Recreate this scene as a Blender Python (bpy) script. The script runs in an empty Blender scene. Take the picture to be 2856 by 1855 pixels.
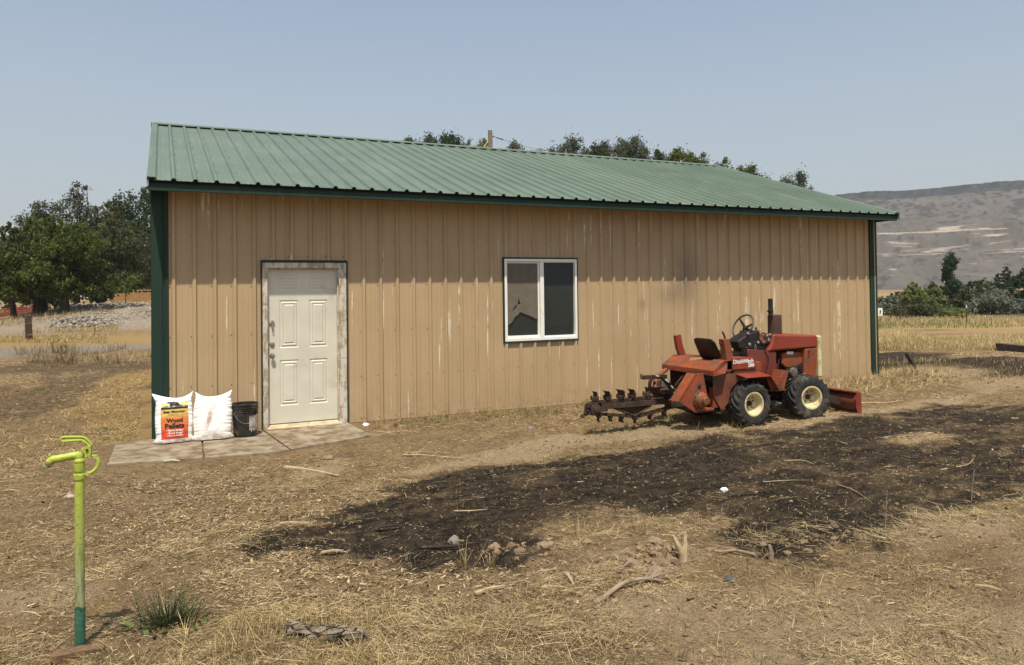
import bpy, math, random
import numpy as np
from mathutils import Vector, Matrix, Euler

S = bpy.context.scene
COL = S.collection
R = math.radians
rnd = random.Random(7)

# ------------------------------------------------------------------ camera, sky, sun, exposure
CAM = Vector((0.1188, -10.1334, 1.7549))
CF = Vector((0.42252, 0.90622, 0.01640))
YAW, PITCH, ROLL, FPX = 0.43630, 0.01640, -0.01250, 2089.2
def cam_axes():
    F = Vector((math.sin(YAW)*math.cos(PITCH), math.cos(YAW)*math.cos(PITCH), math.sin(PITCH)))
    r = Vector((math.cos(YAW), -math.sin(YAW), 0)); u = r.cross(F)
    return F, r*math.cos(ROLL)+u*math.sin(ROLL), -r*math.sin(ROLL)+u*math.cos(ROLL)
CF, CR, CU = cam_axes()
cd = bpy.data.cameras.new('camera'); cam = bpy.data.objects.new('camera', cd); COL.objects.link(cam)
m = Matrix((CR, CU, -CF)).transposed().to_4x4(); m.translation = CAM
cam.matrix_world = m
cd.sensor_width = 36.0; cd.lens = 36.0*FPX/2856.0; cd.shift_y = -150.16/2856.0
cd.clip_start = 0.1; cd.clip_end = 9000
S.camera = cam

SUN_EL, SUN_AZ = 66.0, 200.0      # azimuth clockwise from +Y
w = bpy.data.worlds.new('World'); S.world = w; w.use_nodes = True
nt = w.node_tree; nt.nodes.clear()
sky = nt.nodes.new('ShaderNodeTexSky'); sky.sky_type = 'NISHITA'; sky.sun_disc = False
sky.sun_elevation = R(SUN_EL); sky.sun_rotation = R(SUN_AZ)
sky.altitude = 800; sky.air_density = 1.0; sky.dust_density = 3.0; sky.ozone_density = 1.2
hs = nt.nodes.new('ShaderNodeHueSaturation'); hs.inputs['Saturation'].default_value = 0.95; hs.inputs['Value'].default_value = 1.08
bgn = nt.nodes.new('ShaderNodeBackground'); bgn.inputs['Strength'].default_value = 0.134
out = nt.nodes.new('ShaderNodeOutputWorld')
# smoke in the air: the blue gives way to flat grey, most of all towards the horizon
tc = nt.nodes.new('ShaderNodeTexCoord'); sz = nt.nodes.new('ShaderNodeSeparateXYZ'); mr = nt.nodes.new('ShaderNodeMapRange'); mr.interpolation_type = 'SMOOTHSTEP'
mr.inputs[1].default_value = 0.02; mr.inputs[2].default_value = 0.45; mr.inputs[3].default_value = 0.92; mr.inputs[4].default_value = 0.36
tn = nt.nodes.new('ShaderNodeMix'); tn.data_type = 'RGBA'; tn.inputs[7].default_value = (2.96, 3.30, 3.42, 1)
nt.links.new(tc.outputs['Generated'], sz.inputs[0]); nt.links.new(sz.outputs[2], mr.inputs[0]); nt.links.new(mr.outputs[0], tn.inputs[0])
nt.links.new(sky.outputs[0], hs.inputs['Color']); nt.links.new(hs.outputs[0], tn.inputs[6]); nt.links.new(tn.outputs[2], bgn.inputs['Color']); nt.links.new(bgn.outputs[0], out.inputs[0])

sd = bpy.data.lights.new('sun', 'SUN'); sd.energy = 5.0; sd.angle = R(0.7); sd.color = (1.0, 0.91, 0.76)
sun = bpy.data.objects.new('sun', sd); COL.objects.link(sun)
sdir = Vector((math.sin(R(SUN_AZ))*math.cos(R(SUN_EL)), math.cos(R(SUN_AZ))*math.cos(R(SUN_EL)), math.sin(R(SUN_EL))))
sun.rotation_euler = sdir.to_track_quat('Z', 'Y').to_euler()
sun.location = (0, -20, 30)

S.view_settings.view_transform = 'Standard'; S.view_settings.look = 'None'
S.view_settings.gamma = 1.0; S.view_settings.use_curve_mapping = False
S.view_settings.exposure = 0.24
S.render.engine = 'CYCLES'
S.cycles.use_denoising = True; S.cycles.max_bounces = 6; S.cycles.volume_bounces = 0; S.cycles.transparent_max_bounces = 12

# ------------------------------------------------------------------ helpers
def at(u, v, d):
    """point at depth d (metres along the view axis) that the photo shows at source pixel u, v"""
    return CAM + (CF + CR*((u-1428)/FPX) - CU*((v-777.34)/FPX))*d
def aty(u, v, y):
    q = CF + CR*((u-1428)/FPX) - CU*((v-777.34)/FPX)
    return CAM + q*((y-CAM.y)/q.y)

def smooth(a, b, x):
    t = np.clip((np.asarray(x, float)-a)/(b-a), 0, 1); return t*t*(3-2*t)
def _hash(ix, iy, seed):
    n = (ix.astype(np.int64)*374761393 + iy.astype(np.int64)*668265263 + seed*974711) & 0x7fffffff
    n = ((n ^ (n >> 13))*1274126177) & 0x7fffffff
    return ((n ^ (n >> 16)) & 0xffff)/65535.0
def vnoise(x, y, seed=0):
    x = np.asarray(x, float); y = np.asarray(y, float)
    ix = np.floor(x); iy = np.floor(y); fx = x-ix; fy = y-iy
    fx = fx*fx*fx*(fx*(fx*6-15)+10); fy = fy*fy*fy*(fy*(fy*6-15)+10)
    a = _hash(ix, iy, seed); b = _hash(ix+1, iy, seed); c = _hash(ix, iy+1, seed); d = _hash(ix+1, iy+1, seed)
    return (a*(1-fx)+b*fx)*(1-fy)+(c*(1-fx)+d*fx)*fy - 0.5
def fbm(x, y, o=4, seed=0, g=0.5):
    s = 0; a = 1.0
    for i in range(o):
        s = s + a*vnoise(np.asarray(x)*2**i+i*17.3, np.asarray(y)*2**i-i*9.1, seed+i); a *= g
    return s

def polydist(px, py, poly):
    """signed distance, positive inside"""
    px = np.asarray(px, float); py = np.asarray(py, float)
    d = np.full(px.shape, 1e9); ins = np.zeros(px.shape, bool); n = len(poly)
    for i in range(n):
        ax, ay = poly[i]; bx, by = poly[(i+1) % n]
        ex, ey = bx-ax, by-ay
        t = np.clip(((px-ax)*ex+(py-ay)*ey)/(ex*ex+ey*ey+1e-12), 0, 1)
        d = np.minimum(d, np.hypot(px-ax-t*ex, py-ay-t*ey))
        c = ((ay > py) != (by > py)) & (px < (bx-ax)*(py-ay)/(by-ay+1e-12)+ax)
        ins ^= c
    return np.where(ins, d, -d)

def tag(o, label=None, cat=None, group=None, kind=None):
    if label: o['label'] = label
    if cat: o['category'] = cat
    if group: o['group'] = group
    if kind: o['kind'] = kind
    return o
ORG = {}
def thing(name, loc, label, cat, group=None, rot=(0, 0, 0)):
    o = bpy.data.objects.new(name, None); COL.objects.link(o); o.empty_display_size = 0.2
    o.location = loc; o.rotation_euler = rot
    return tag(o, label, cat, group)
def link(name, me, mat=None, parent=None, loc=None):
    o = bpy.data.objects.new(name, me); COL.objects.link(o)
    if mat is not None: me.materials.append(mat)
    if parent is not None: o.parent = parent
    if loc is not None: o.location = loc
    return o
def np_mesh(name, V, Fq, smoothed=False):
    """V (n,3) array, Fq (m,k) array with k verts per face"""
    V = np.asarray(V, np.float32); Fq = np.asarray(Fq, np.int32)
    me = bpy.data.meshes.new(name); k = Fq.shape[1]
    me.vertices.add(len(V)); me.vertices.foreach_set('co', V.ravel())
    me.loops.add(Fq.size); me.loops.foreach_set('vertex_index', Fq.ravel())
    me.polygons.add(len(Fq)); me.polygons.foreach_set('loop_start', np.arange(0, Fq.size, k, dtype=np.int32))
    me.polygons.foreach_set('loop_total', np.full(len(Fq), k, np.int32))
    me.polygons.foreach_set('use_smooth', np.full(len(Fq), smoothed, bool))
    me.update(calc_edges=True); me.validate(); return me
def vattr(me, name, vals, dom='POINT'):
    a = me.attributes.new(name, 'FLOAT', dom); a.data.foreach_set('value', np.asarray(vals, np.float32))

class MB:
    """collects simple shapes in one mesh (coordinates local to the parent thing)"""
    def __init__(s, org=None): s.v = []; s.f = []; s.org = org
    def add(s, v, f, M=None):
        o = len(s.v)
        s.v += [tuple(M @ Vector(p)) if M is not None else tuple(p) for p in v]
        s.f += [tuple(i+o for i in q) for q in f]; return s
    def box(s, c, d, rot=None):
        x, y, z = d[0]/2, d[1]/2, d[2]/2
        v = [(a, b, e) for a in (-x, x) for b in (-y, y) for e in (-z, z)]
        f = [(0, 1, 3, 2), (4, 6, 7, 5), (0, 4, 5, 1), (2, 3, 7, 6), (0, 2, 6, 4), (1, 5, 7, 3)]
        M = Matrix.Translation(c)
        if rot is not None: M = M @ (rot.to_matrix().to_4x4() if isinstance(rot, Euler) else Euler(rot).to_matrix().to_4x4())
        return s.add(v, f, M)
    def bb(s, a, b):
        return s.box([(p+q)/2 for p, q in zip(a, b)], [abs(q-p) for p, q in zip(a, b)])
    def prism(s, poly, y0, y1, ax='y'):
        """polygon in xz (ax y), yz (ax x) or xy (ax z), extruded between y0 and y1"""
        n = len(poly)
        def P(p, t): return {'y': (p[0], t, p[1]), 'x': (t, p[0], p[1]), 'z': (p[0], p[1], t)}[ax]
        v = [P(p, y0) for p in poly]+[P(p, y1) for p in poly]
        f = [tuple(range(n)), tuple(range(2*n-1, n-1, -1))]+[(i, i+n, (i+1) % n+n, (i+1) % n) for i in range(n)]
        return s.add(v, f)
    def plate(s, q, t):
        """flat polygon (3-D points) given thickness t along its normal"""
        q = [Vector(p) for p in q]; nn = (q[1]-q[0]).cross(q[2]-q[1])
        nn = nn.normalized()*t; n = len(q)
        v = q+[p+nn for p in q]
        f = [tuple(range(n-1, -1, -1)), tuple(range(n, 2*n))]+[(i, (i+1) % n, (i+1) % n+n, i+n) for i in range(n)]
        return s.add([tuple(p) for p in v], f)
    def tube(s, pts, r, n=8, cap=True, closed=False):
        pts = [Vector(p) for p in pts]; m_ = len(pts)
        rr = r if isinstance(r, (list, tuple)) else [r]*m_
        v = []; f = []; up = None
        for i, p in enumerate(pts):
            if closed: t = pts[(i+1) % m_]-pts[i-1]
            else: t = pts[min(i+1, m_-1)]-pts[max(i-1, 0)]
            t.normalize()
            if up is None:
                up = Vector((0, 0, 1)) if abs(t.z) < 0.9 else Vector((1, 0, 0))
            a = t.cross(up)
            if a.length < 1e-4: a = t.cross(Vector((0.3, 1, 0.2)))
            a.normalize(); b = a.cross(t).normalized(); up = b
            for k in range(n):
                g = 2*math.pi*k/n
                v.append(tuple(p+(a*math.cos(g)+b*math.sin(g))*rr[i]))
        for i in range(m_ if closed else m_-1):
            j = (i+1) % m_
            for k in range(n): f.append((i*n+k, i*n+(k+1) % n, j*n+(k+1) % n, j*n+k))
        if cap and not closed: f += [tuple(range(n-1, -1, -1)), tuple(range((m_-1)*n, m_*n))]
        return s.add(v, f)
    def lathe(s, prof, n=24, M=None, cap=True):
        """profile of (radius, height) turned about local z"""
        v = []; f = []
        for r, h in prof:
            for k in range(n):
                a = 2*math.pi*k/n; v.append((r*math.cos(a), r*math.sin(a), h))
        for i in range(len(prof)-1):
            for k in range(n): f.append((i*n+k, i*n+(k+1) % n, (i+1)*n+(k+1) % n, (i+1)*n+k))
        if cap: f += [tuple(range(n-1, -1, -1)), tuple(range((len(prof)-1)*n, len(prof)*n))]
        return s.add(v, f, M)
    def build(s, name, mat, parent=None, loc=None, sm=None, bevel=0, bseg=2):
        if s.org is not None: s.v = [(p[0]-s.org[0], p[1]-s.org[1], p[2]-s.org[2]) for p in s.v]
        me = bpy.data.meshes.new(name); me.from_pydata(s.v, [], s.f); me.update()
        o = link(name, me, mat, parent, loc)
        if sm is not None:
            me.polygons.foreach_set('use_smooth', [True]*len(me.polygons)); me.set_sharp_from_angle(angle=R(sm))
        if bevel:
            b = o.modifiers.new('bevel', 'BEVEL'); b.width = bevel; b.segments = bseg; b.limit_method = 'ANGLE'; b.angle_limit = R(40)
            if sm is None:
                me.polygons.foreach_set('use_smooth', [True]*len(me.polygons)); b.harden_normals = True
        return o

def axis_m(origin, zdir, xdir=None):
    z = Vector(zdir).normalized(); x = Vector(xdir) if xdir else (Vector((1, 0, 0)) if abs(z.x) < 0.9 else Vector((0, 0, 1)))
    y = z.cross(x).normalized(); x = y.cross(z)
    M = Matrix((x, y, z)).transposed().to_4x4(); M.translation = origin; return M

# ------------------------------------------------------------------ materials
class G:
    """thin wrapper round a node tree"""
    def __init__(s, name):
        s.m = bpy.data.materials.new(name); s.m.use_nodes = True; s.t = s.m.node_tree; s.t.nodes.clear()
        s.out = s.n('ShaderNodeOutputMaterial')
    def n(s, t, **k):
        x = s.t.nodes.new(t)
        for a, b in k.items():
            if hasattr(x, a): setattr(x, a, b)
            else: s.set(x, a, b)
        return x
    def set(s, x, a, b):
        i = x.inputs[a.replace('_', ' ')] if isinstance(a, str) else x.inputs[a]
        if hasattr(b, 'is_output') or isinstance(b, bpy.types.NodeSocket): s.t.links.new(b, i)
        else: i.default_value = b
    def coord(s, kind='Object', scale=(1, 1, 1), loc=(0, 0, 0), src=None):
        if src is None: src = s.n('ShaderNodeTexCoord').outputs[kind]
        mp = s.n('ShaderNodeMapping'); s.set(mp, 'Vector', src); mp.inputs['Scale'].default_value = scale; mp.inputs['Location'].default_value = loc
        return mp.outputs[0]
    def noise(s, vec, scale, detail=4, rough=0.55, dist=0.0):
        x = s.n('ShaderNodeTexNoise'); s.set(x, 'Vector', vec); x.inputs['Scale'].default_value = scale
        x.inputs['Detail'].default_value = detail; x.inputs['Roughness'].default_value = rough; x.inputs['Distortion'].default_value = dist
        return x.outputs[0]
    def vor(s, vec, scale, feature='F1'):
        x = s.n('ShaderNodeTexVoronoi', feature=feature); s.set(x, 'Vector', vec); x.inputs['Scale'].default_value = scale
        return x.outputs['Distance']
    def ramp(s, fac, a, b, c0=0.0, c1=1.0):
        x = s.n('ShaderNodeMapRange'); x.interpolation_type = 'SMOOTHSTEP'; s.set(x, 0, fac)
        x.inputs[1].default_value = a; x.inputs[2].default_value = b; x.inputs[3].default_value = c0; x.inputs[4].default_value = c1
        return x.outputs[0]
    def math(s, op, a, b=0.0):
        x = s.n('ShaderNodeMath', operation=op); s.set(x, 0, a); s.set(x, 1, b); return x.outputs[0]
    def mix(s, fac, a, b, mode='MIX'):
        x = s.n('ShaderNodeMix', data_type='RGBA', blend_type=mode); s.set(x, 0, fac)
        for i, c in ((6, a), (7, b)):
            if isinstance(c, (tuple, list)): c = tuple(c)+((1.0,) if len(c) == 3 else ())
            s.set(x, i, c)
        return x.outputs[2]
    def sep(s, vec):
        x = s.n('ShaderNodeSeparateXYZ'); s.set(x, 0, vec); return x.outputs
    def attr(s, name): return s.n('ShaderNodeAttribute', attribute_name=name).outputs['Fac']
    def bump(s, h, strength=0.4, dist=0.01):
        x = s.n('ShaderNodeBump'); s.set(x, 'Height', h); x.inputs['Strength'].default_value = strength; x.inputs['Distance'].default_value = dist
        return x.outputs[0]
    def pbr(s, col, rough=0.6, metal=0.0, normal=None, spec=0.4, **k):
        b = s.n('ShaderNodeBsdfPrincipled')
        s.set(b, 'Base Color', tuple(col)+(1.0,) if isinstance(col, (tuple, list)) else col)
        s.set(b, 'Roughness', rough); s.set(b, 'Metallic', metal); b.inputs['Specular IOR Level'].default_value = spec
        if normal is not None: s.set(b, 'Normal', normal)
        for a, v in k.items(): s.set(b, a, v)
        s.t.links.new(b.outputs[0], s.out.inputs[0]); return s.m

def simple(name, col, rough=0.6, metal=0.0, var=0.2, scale=6, bump=0.15, bscale=40, dirt=None, dirt_amt=0.5, dscale=3, spec=0.4, wear=None, wear_amt=0.3):
    g = G(name); c = g.coord()
    a = tuple(x*(1-var) for x in col); b = tuple(min(1, x*(1+var)) for x in col)
    k = g.mix(g.ramp(g.noise(c, scale, 5), 0.3, 0.7), a, b)
    if dirt: k = g.mix(g.ramp(g.noise(g.coord(loc=(3, 1, 7)), dscale, 7, 0.65), 0.62-dirt_amt*0.25, 0.85-dirt_amt*0.25), k, dirt)
    if wear: k = g.mix(g.ramp(g.noise(g.coord(loc=(9, 4, 2)), dscale*4, 6, 0.7), 0.68-wear_amt*0.2, 0.76-wear_amt*0.2), k, wear)
    return g.pbr(k, rough, metal, g.bump(g.noise(c, bscale, 4), bump, 0.004) if bump else None, spec)
# ------------------------------------------------------------------ ground
BURN = [(0.57,-4.43),(0.88,-4.23),(1.4,-4.07),(1.88,-3.43),(2.49,-3.1),(3.04,-3.2),(3.82,-3.29),(4.9,-3.28),(6.29,-3.06),(7.73,-3.03),(9.29,-2.94),(10.6,-2.78),(11.8,-3.2),(11.2,-4.6),(8.69,-5.45),(7.08,-6.32),(6.56,-6.27),(5.93,-6.22),(5.17,-6.33),(4.57,-6.35),(4.1,-6.36),(3.9,-6.21),(3.83,-5.86),(3.81,-5.51),(3.68,-5.25),(3.29,-4.98),(2.84,-4.82),(2.5,-5.39),(2.24,-5.6),(1.82,-5.51),(1.47,-5.2),(1.12,-4.98),(0.71,-4.63)]
CHIPS = [(-0.37,-1.88),(1.64,-3.13),(1.61,-4.05),(0.8,-4.36),(0.94,-5.02),(0.17,-4.63),(-0.39,-3.85)]
TRACK = [(1.9,-2.89),(4.62,-1.83),(7.24,-1.99),(9.2,-2.45),(14.68,-1.46),(11.97,-2.6),(8.08,-3.1),(4.97,-3.0),(3.43,-3.0),(2.22,-3.15)]
BARE = [(2.9,-6.5),(4.4,-7.0),(6.25,-6.46),(7.5,-8.5),(2.2,-8.5),(1.9,-7.2)]
RBURN = [(15.5,3.9),(19.47,3.66),(18.33,2.27),(19.5,0.6),(17.0,-1.0),(15.03,-1.0),(15.67,0.75),(14.37,0.51),(13.3,0.5),(13.2,2.0)]
LBURN = [(-2.92,8.27),(-2.17,9.67),(-1.17,10.13),(-0.5,10.4),(-1.0,7.6),(-1.4,5.2),(-1.9,2.13),(-3.2,2.5)]
LYEL = [(-1.08,10.07),(-0.16,11.34),(0.2,8.0),(-0.02,0.4),(-0.30,0.22),(-0.8,1.16),(-1.23,2.99)]
MOUNDS = [(8.0,-4.28,0.62,0.26,0.055),(2.35,-0.95,0.3,0.16,0.04),(3.0,-6.0,0.5,0.35,0.07),(1.55,-2.55,0.3,0.2,0.03),(12.9,-0.55,0.7,0.45,0.12),
          (1.75,-2.1,0.25,0.15,0.03),(5.3,-6.55,0.9,0.28,0.06),(7.4,-6.4,1.0,0.3,0.06),(2.6,-6.6,0.5,0.25,0.05),(-0.6,-4.9,0.5,0.3,0.04),(14.9,1.2,1.2,0.4,0.12),(13.9,-0.3,0.8,0.4,0.1),(17.5,1.0,1.5,0.6,0.15)]
def slab_mask(x, y):
    a = smooth(-0.75, -0.4, x)*(1-smooth(2.4, 2.75, x))*smooth(-1.75, -1.5, y)*(1-smooth(-0.05, 0.3, y))
    b = smooth(-0.3, 0.0, x)*(1-smooth(12.6, 12.9, x))*smooth(-0.35, -0.1, y)*(1-smooth(9.3, 9.6, y))
    return np.maximum(a, b)
def hgt(x, y):
    x = np.asarray(x, float); y = np.asarray(y, float)
    flat = slab_mask(x, y)
    near = 1-smooth(14, 40, np.hypot(x-2, y+6))
    h = 0.06*fbm(x*0.33, y*0.33, 3, 11) + near*(0.035*fbm(x*1.6, y*1.6, 3, 5)+0.026*fbm(x*5.5, y*5.5, 3, 21, 0.6)+0.010*fbm(x*15, y*15, 2, 23))
    rough = smooth(-4.2, -5.6, y)*smooth(0.6, 1.6, x)
    h = h + near*rough*0.03*np.maximum(0, fbm(x*4, y*4, 2, 33)+0.05)*2
    for mx, my, sx, sy, a in MOUNDS:
        d2 = ((x-mx)/sx)**2+((y-my)/sy)**2
        h = h + a*np.exp(-d2*1.4)*(1+0.6*fbm(x*7, y*7, 3, 44))
    h = h*(1-flat) - 0.032*(1-flat) - 0.006*flat
    tk = np.exp(-((y+2.75+0.10*(x-5))/0.16)**4)*smooth(3.0, 3.8, x)*(1-smooth(6.2, 6.7, x)) if x.ndim else 0
    h = h + tk*0.012*np.sign(np.sin((x+0.55*np.abs(y+2.75+0.10*(x-5)))*52))
    # land falls away to the right, a bank rises beyond the road on the left
    h = h - 1.45*smooth(18, 70, np.hypot(x, y+10))*smooth(9, 26, x)
    bank = smooth(34, 47, y+0.35*x+1.0)*smooth(-15, -3, x)*(1-smooth(12, 30, x))
    h = h + bank*(1.15+0.45*fbm(x*0.3, y*0.3, 3, 8)+0.12*fbm(x*1.7, y*1.7, 3, 9))
    h = h + 0.15*smooth(16, 30, np.hypot(x, y+10))*fbm(x*0.14, y*0.3, 3, 71)*(1-smooth(200, 600, np.hypot(x, y)))
    return h
def road_mask(x, y):
    c = 18.6-0.10*(x+2.6)
    return 1-smooth(2.3, 2.75, np.abs(y-c)+0.5*fbm(x*0.8, y*0.8, 2, 3))
def masks(x, y):
    x = np.asarray(x, float); y = np.asarray(y, float)
    r = np.hypot(x-0.1, y+10)
    n1 = fbm(x*1.1, y*1.1, 4, 101); n2 = fbm(x*3.3, y*3.3, 4, 102); n3 = fbm(x*0.45, y*0.9, 3, 103); st = fbm(x*0.7, y*2.6, 4, 104)
    n5 = fbm(x*2.2, y*6.5, 4, 107)
    burn = smooth(-0.24, 0.20, polydist(x, y, BURN)+0.36*n1+0.26*n2+0.24*n5)
    burn = burn*(0.66+0.34*smooth(-0.40, 0.10, 0.7*n1+n2*0.6+0.8*n5-0.10*smooth(4, 8, x)))
    burn = burn*(1-0.12*smooth(3.6, 6.5, x))
    # a half burnt island
    burn = burn*(1-0.5*np.exp(-((x-3.1)/0.7)**2-((y+5.0)/0.35)**2))
    burn = burn*(1-0.92*np.exp(-(((x-8.0)/0.62)**2+((y+4.28)/0.24)**2)**2))
    far_b = np.maximum(smooth(-0.5, 0.5, polydist(x, y, RBURN)+1.1*st+0.4*n2)*0.85, smooth(-0.6, 0.5, polydist(x, y, LBURN)+2.2*st+1.2*n5-0.15)*0.50)
    fx = smooth(9, 13, x)*smooth(6, 10, y+0.3*x)
    rband = fx*smooth(0.05, 0.3, fbm(x*0.05, y*0.16, 3, 120))*0.7
    lband = smooth(0.0, 0.28, fbm(x*0.30, y*1.1, 4, 121)+0.35*n5)*(x < 0.5)*smooth(0, 4, y)*(1-smooth(14, 17, y))*0.55
    burn = np.maximum(np.maximum(burn, far_b), np.maximum(rband, lband))
    yel = smooth(0.0, 0.45, n1*0.7+n2*0.7+0.10)*0.45
    yel = np.maximum(yel, smooth(-0.5, 0.4, polydist(x, y, LYEL)+0.8*st)*0.95)
    yel = np.maximum(yel, np.exp(-((y+0.45)/0.45)**2)*smooth(9.8, 11.5, x)*(1-smooth(13.2, 14.2, x)))
    yel = np.maximum(yel, smooth(20, 25, x)*smooth(0.0, 0.25, fbm(x*0.06, y*0.2, 3, 130)+0.08)*0.9)
    yel = np.maximum(yel, smooth(21.0, 21.8, y)*(1-smooth(26.5, 28, y+0.3*n3))*(x < 0)*0.9)
    yel = np.maximum(yel, (1-smooth(1.2, 2.6, np.hypot(x-0.3, y+6.5)))*0.55*smooth(-0.3, 0.3, n2))
    yel = np.maximum(yel, 0.42*smooth(0.3, -0.3, x)*smooth(-1.5, 0.5, y)*(1-smooth(14, 17, y))*smooth(-0.3, 0.3, st+0.1))
    pale = smooth(-0.15, 0.35, polydist(x, y, TRACK)+0.3*n1)
    pale = np.maximum(pale, 0.75*smooth(-0.3, 0.5, polydist(x, y, BARE)+0.6*n1))
    for mx, my, sx, sy, a in MOUNDS: pale = np.maximum(pale, 0.9*np.exp(-(((x-mx)/sx)**2+((y-my)/sy)**2)**1.5))
    pale = np.maximum(pale, 0.7*smooth(9, 14, x)*smooth(0.1, 0.35, fbm(x*0.2, y*0.7, 3, 140)))
    grey = smooth(31, 36, y)*(1-smooth(8, 25, x))*smooth(-14, -5, x)
    road = road_mask(x, y)*(x < 4)
    green = smooth(0.28, 0.5, fbm(x*0.9, y*1.8, 4, 150))*(x < 0.3)*smooth(-1.5, 0.5, y)*(1-smooth(8, 12, y))*0.7
    green = np.maximum(green, smooth(0.22, 0.45, fbm(x*1.3, y*1.3, 3, 151))*np.exp(-((y+0.6)/0.5)**2)*0.5*(x > 2.4))
    green = np.maximum(green, smooth(32, 40, x)*smooth(0.02, 0.3, fbm(x*0.1, y*0.25, 3, 152))*0.6)
    return burn, yel*(1-burn*0.9), pale*(1-burn), grey, road, green*(1-burn)

def ground_material():
    g = G('field_soil'); c = g.coord()
    burn, yel, pale, grey, road, green = [g.attr(k) for k in ('burn', 'yel', 'pale', 'grey', 'road', 'green')]
    nA = g.noise(c, 2.3, 8, 0.62); nB = g.noise(c, 14, 6, 0.65); nC = g.noise(c, 70, 4, 0.6)
    nS = g.noise(g.coord(scale=(1, 2.2, 1)), 38, 5, 0.7, 1.2)
    dirt = g.mix(g.ramp(nA, 0.3, 0.7), (0.200, 0.136, 0.072), (0.352, 0.250, 0.138))
    dirt = g.mix(g.ramp(nB, 0.42, 0.72), dirt, (0.120, 0.078, 0.040))
    dirt = g.mix(g.ramp(nC, 0.44, 0.30), dirt, (0.080, 0.053, 0.028))
    dirt = g.mix(g.ramp(nC, 0.52, 0.72), dirt, (0.380, 0.270, 0.137))
    dirt = g.mix(g.ramp(nS, 0.60, 0.72), dirt, (0.370, 0.270, 0.126))
    straw = g.mix(g.ramp(nS, 0.36, 0.66), (0.220, 0.141, 0.061), (0.430, 0.307, 0.130))
    k = g.mix(g.ramp(g.math('ADD', yel, g.math('MULTIPLY', g.math('SUBTRACT', nB, 0.5), 0.9)), 0.25, 0.8), dirt, straw)
    sand = g.mix(g.ramp(nB, 0.3, 0.7), (0.335, 0.248, 0.150), (0.410, 0.308, 0.190))
    sand = g.mix(g.ramp(nC, 0.60, 0.78), sand, (0.180, 0.121, 0.065))
    k = g.mix(g.ramp(g.math('ADD', pale, g.math('MULTIPLY', g.math('SUBTRACT', nB, 0.5), 1.0)), 0.3, 0.9), k, sand)
    k = g.mix(g.math('MULTIPLY', g.ramp(g.math('ADD', green, g.math('MULTIPLY', g.math('SUBTRACT', nB, 0.5), 1.2)), 0.35, 0.85), 0.75), k, (0.100, 0.107, 0.030))
    nE = g.noise(g.coord(scale=(1, 3.2, 1)), 3.2, 7, 0.7)
    ash = g.mix(g.ramp(g.math('ADD', g.math('MULTIPLY', nB, 0.55), g.math('MULTIPLY', nE, 0.45)), 0.40, 0.62), (0.009, 0.0078, 0.0068), (0.080, 0.058, 0.036))
    ash = g.mix(g.ramp(nS, 0.62, 0.75), ash, (0.16, 0.118, 0.068))
    k = g.mix(g.ramp(g.math('ADD', burn, g.math('ADD', g.math('MULTIPLY', g.math('SUBTRACT', nB, 0.5), 1.5), g.math('MULTIPLY', g.math('SUBTRACT', nC, 0.5), 0.9))), 0.16, 0.84), k, ash)
    gv = g.mix(g.ramp(g.noise(c, 5, 6, 0.7), 0.35, 0.65), (0.20, 0.165, 0.125), (0.37, 0.32, 0.26))
    k = g.mix(grey, k, gv)
    asph = g.mix(g.ramp(nB, 0.3, 0.7), (0.19, 0.175, 0.155), (0.25, 0.23, 0.205))
    k = g.mix(road, k, asph)
    nD = g.noise(g.coord(scale=(1, 1.5, 1)), 190, 3, 0.65)
    k = g.mix(g.math('MULTIPLY', g.math('MULTIPLY', g.ramp(nD, 0.50, 0.36), 0.6), g.math('SUBTRACT', 1.0, g.math('MULTIPLY', road, 0.8))), k, g.mix(0.75, k, (0.02, 0.013, 0.008)))
    k = g.mix(g.math('MULTIPLY', g.math('MULTIPLY', g.ramp(nD, 0.58, 0.70), 0.55), g.math('SUBTRACT', 1.0, g.math('MULTIPLY', burn, 0.85))), k, (0.50, 0.37, 0.20))
    hh = g.math('ADD', g.math('MULTIPLY', nB, 1.0), g.math('ADD', g.math('MULTIPLY', nC, 0.35), g.math('MULTIPLY', nS, 0.5)))
    return g.pbr(k, 0.95, 0, g.bump(hh, 1.0, 0.05), 0.15)

def grid_axis(a, b, step, lo, hi, gr=1.11):
    mid = list(np.arange(a, b, step)); up = []; s = step; v = mid[-1]
    while v < hi: s = min(s*gr, 240); v += s; up.append(v)
    dn = []; s = step; v = mid[0]
    while v > lo: s = min(s*gr, 240); v -= s; dn.append(v)
    return np.array(dn[::-1]+mid+up)
gx = grid_axis(-2.0, 9.3, 0.036, -2350, 2350); gy = grid_axis(-7.8, -1.2, 0.036, -2350, 2350)
GX, GY = np.meshgrid(gx, gy); GZ = hgt(GX, GY)
nx, ny = len(gx), len(gy); idx = np.arange(nx*ny).reshape(ny, nx)
me = np_mesh('ground', np.stack([GX, GY, GZ], -1).reshape(-1, 3), np.stack([idx[:-1, :-1], idx[:-1, 1:], idx[1:, 1:], idx[1:, :-1]], -1).reshape(-1, 4), True)
for k_, v_ in zip(('burn', 'yel', 'pale', 'grey', 'road', 'green'), masks(GX, GY)): vattr(me, k_, v_.ravel())
tag(link('ground', me, ground_material()), 'dry dirt yard littered with straw and a blackened burnt patch', kind='structure')

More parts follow.
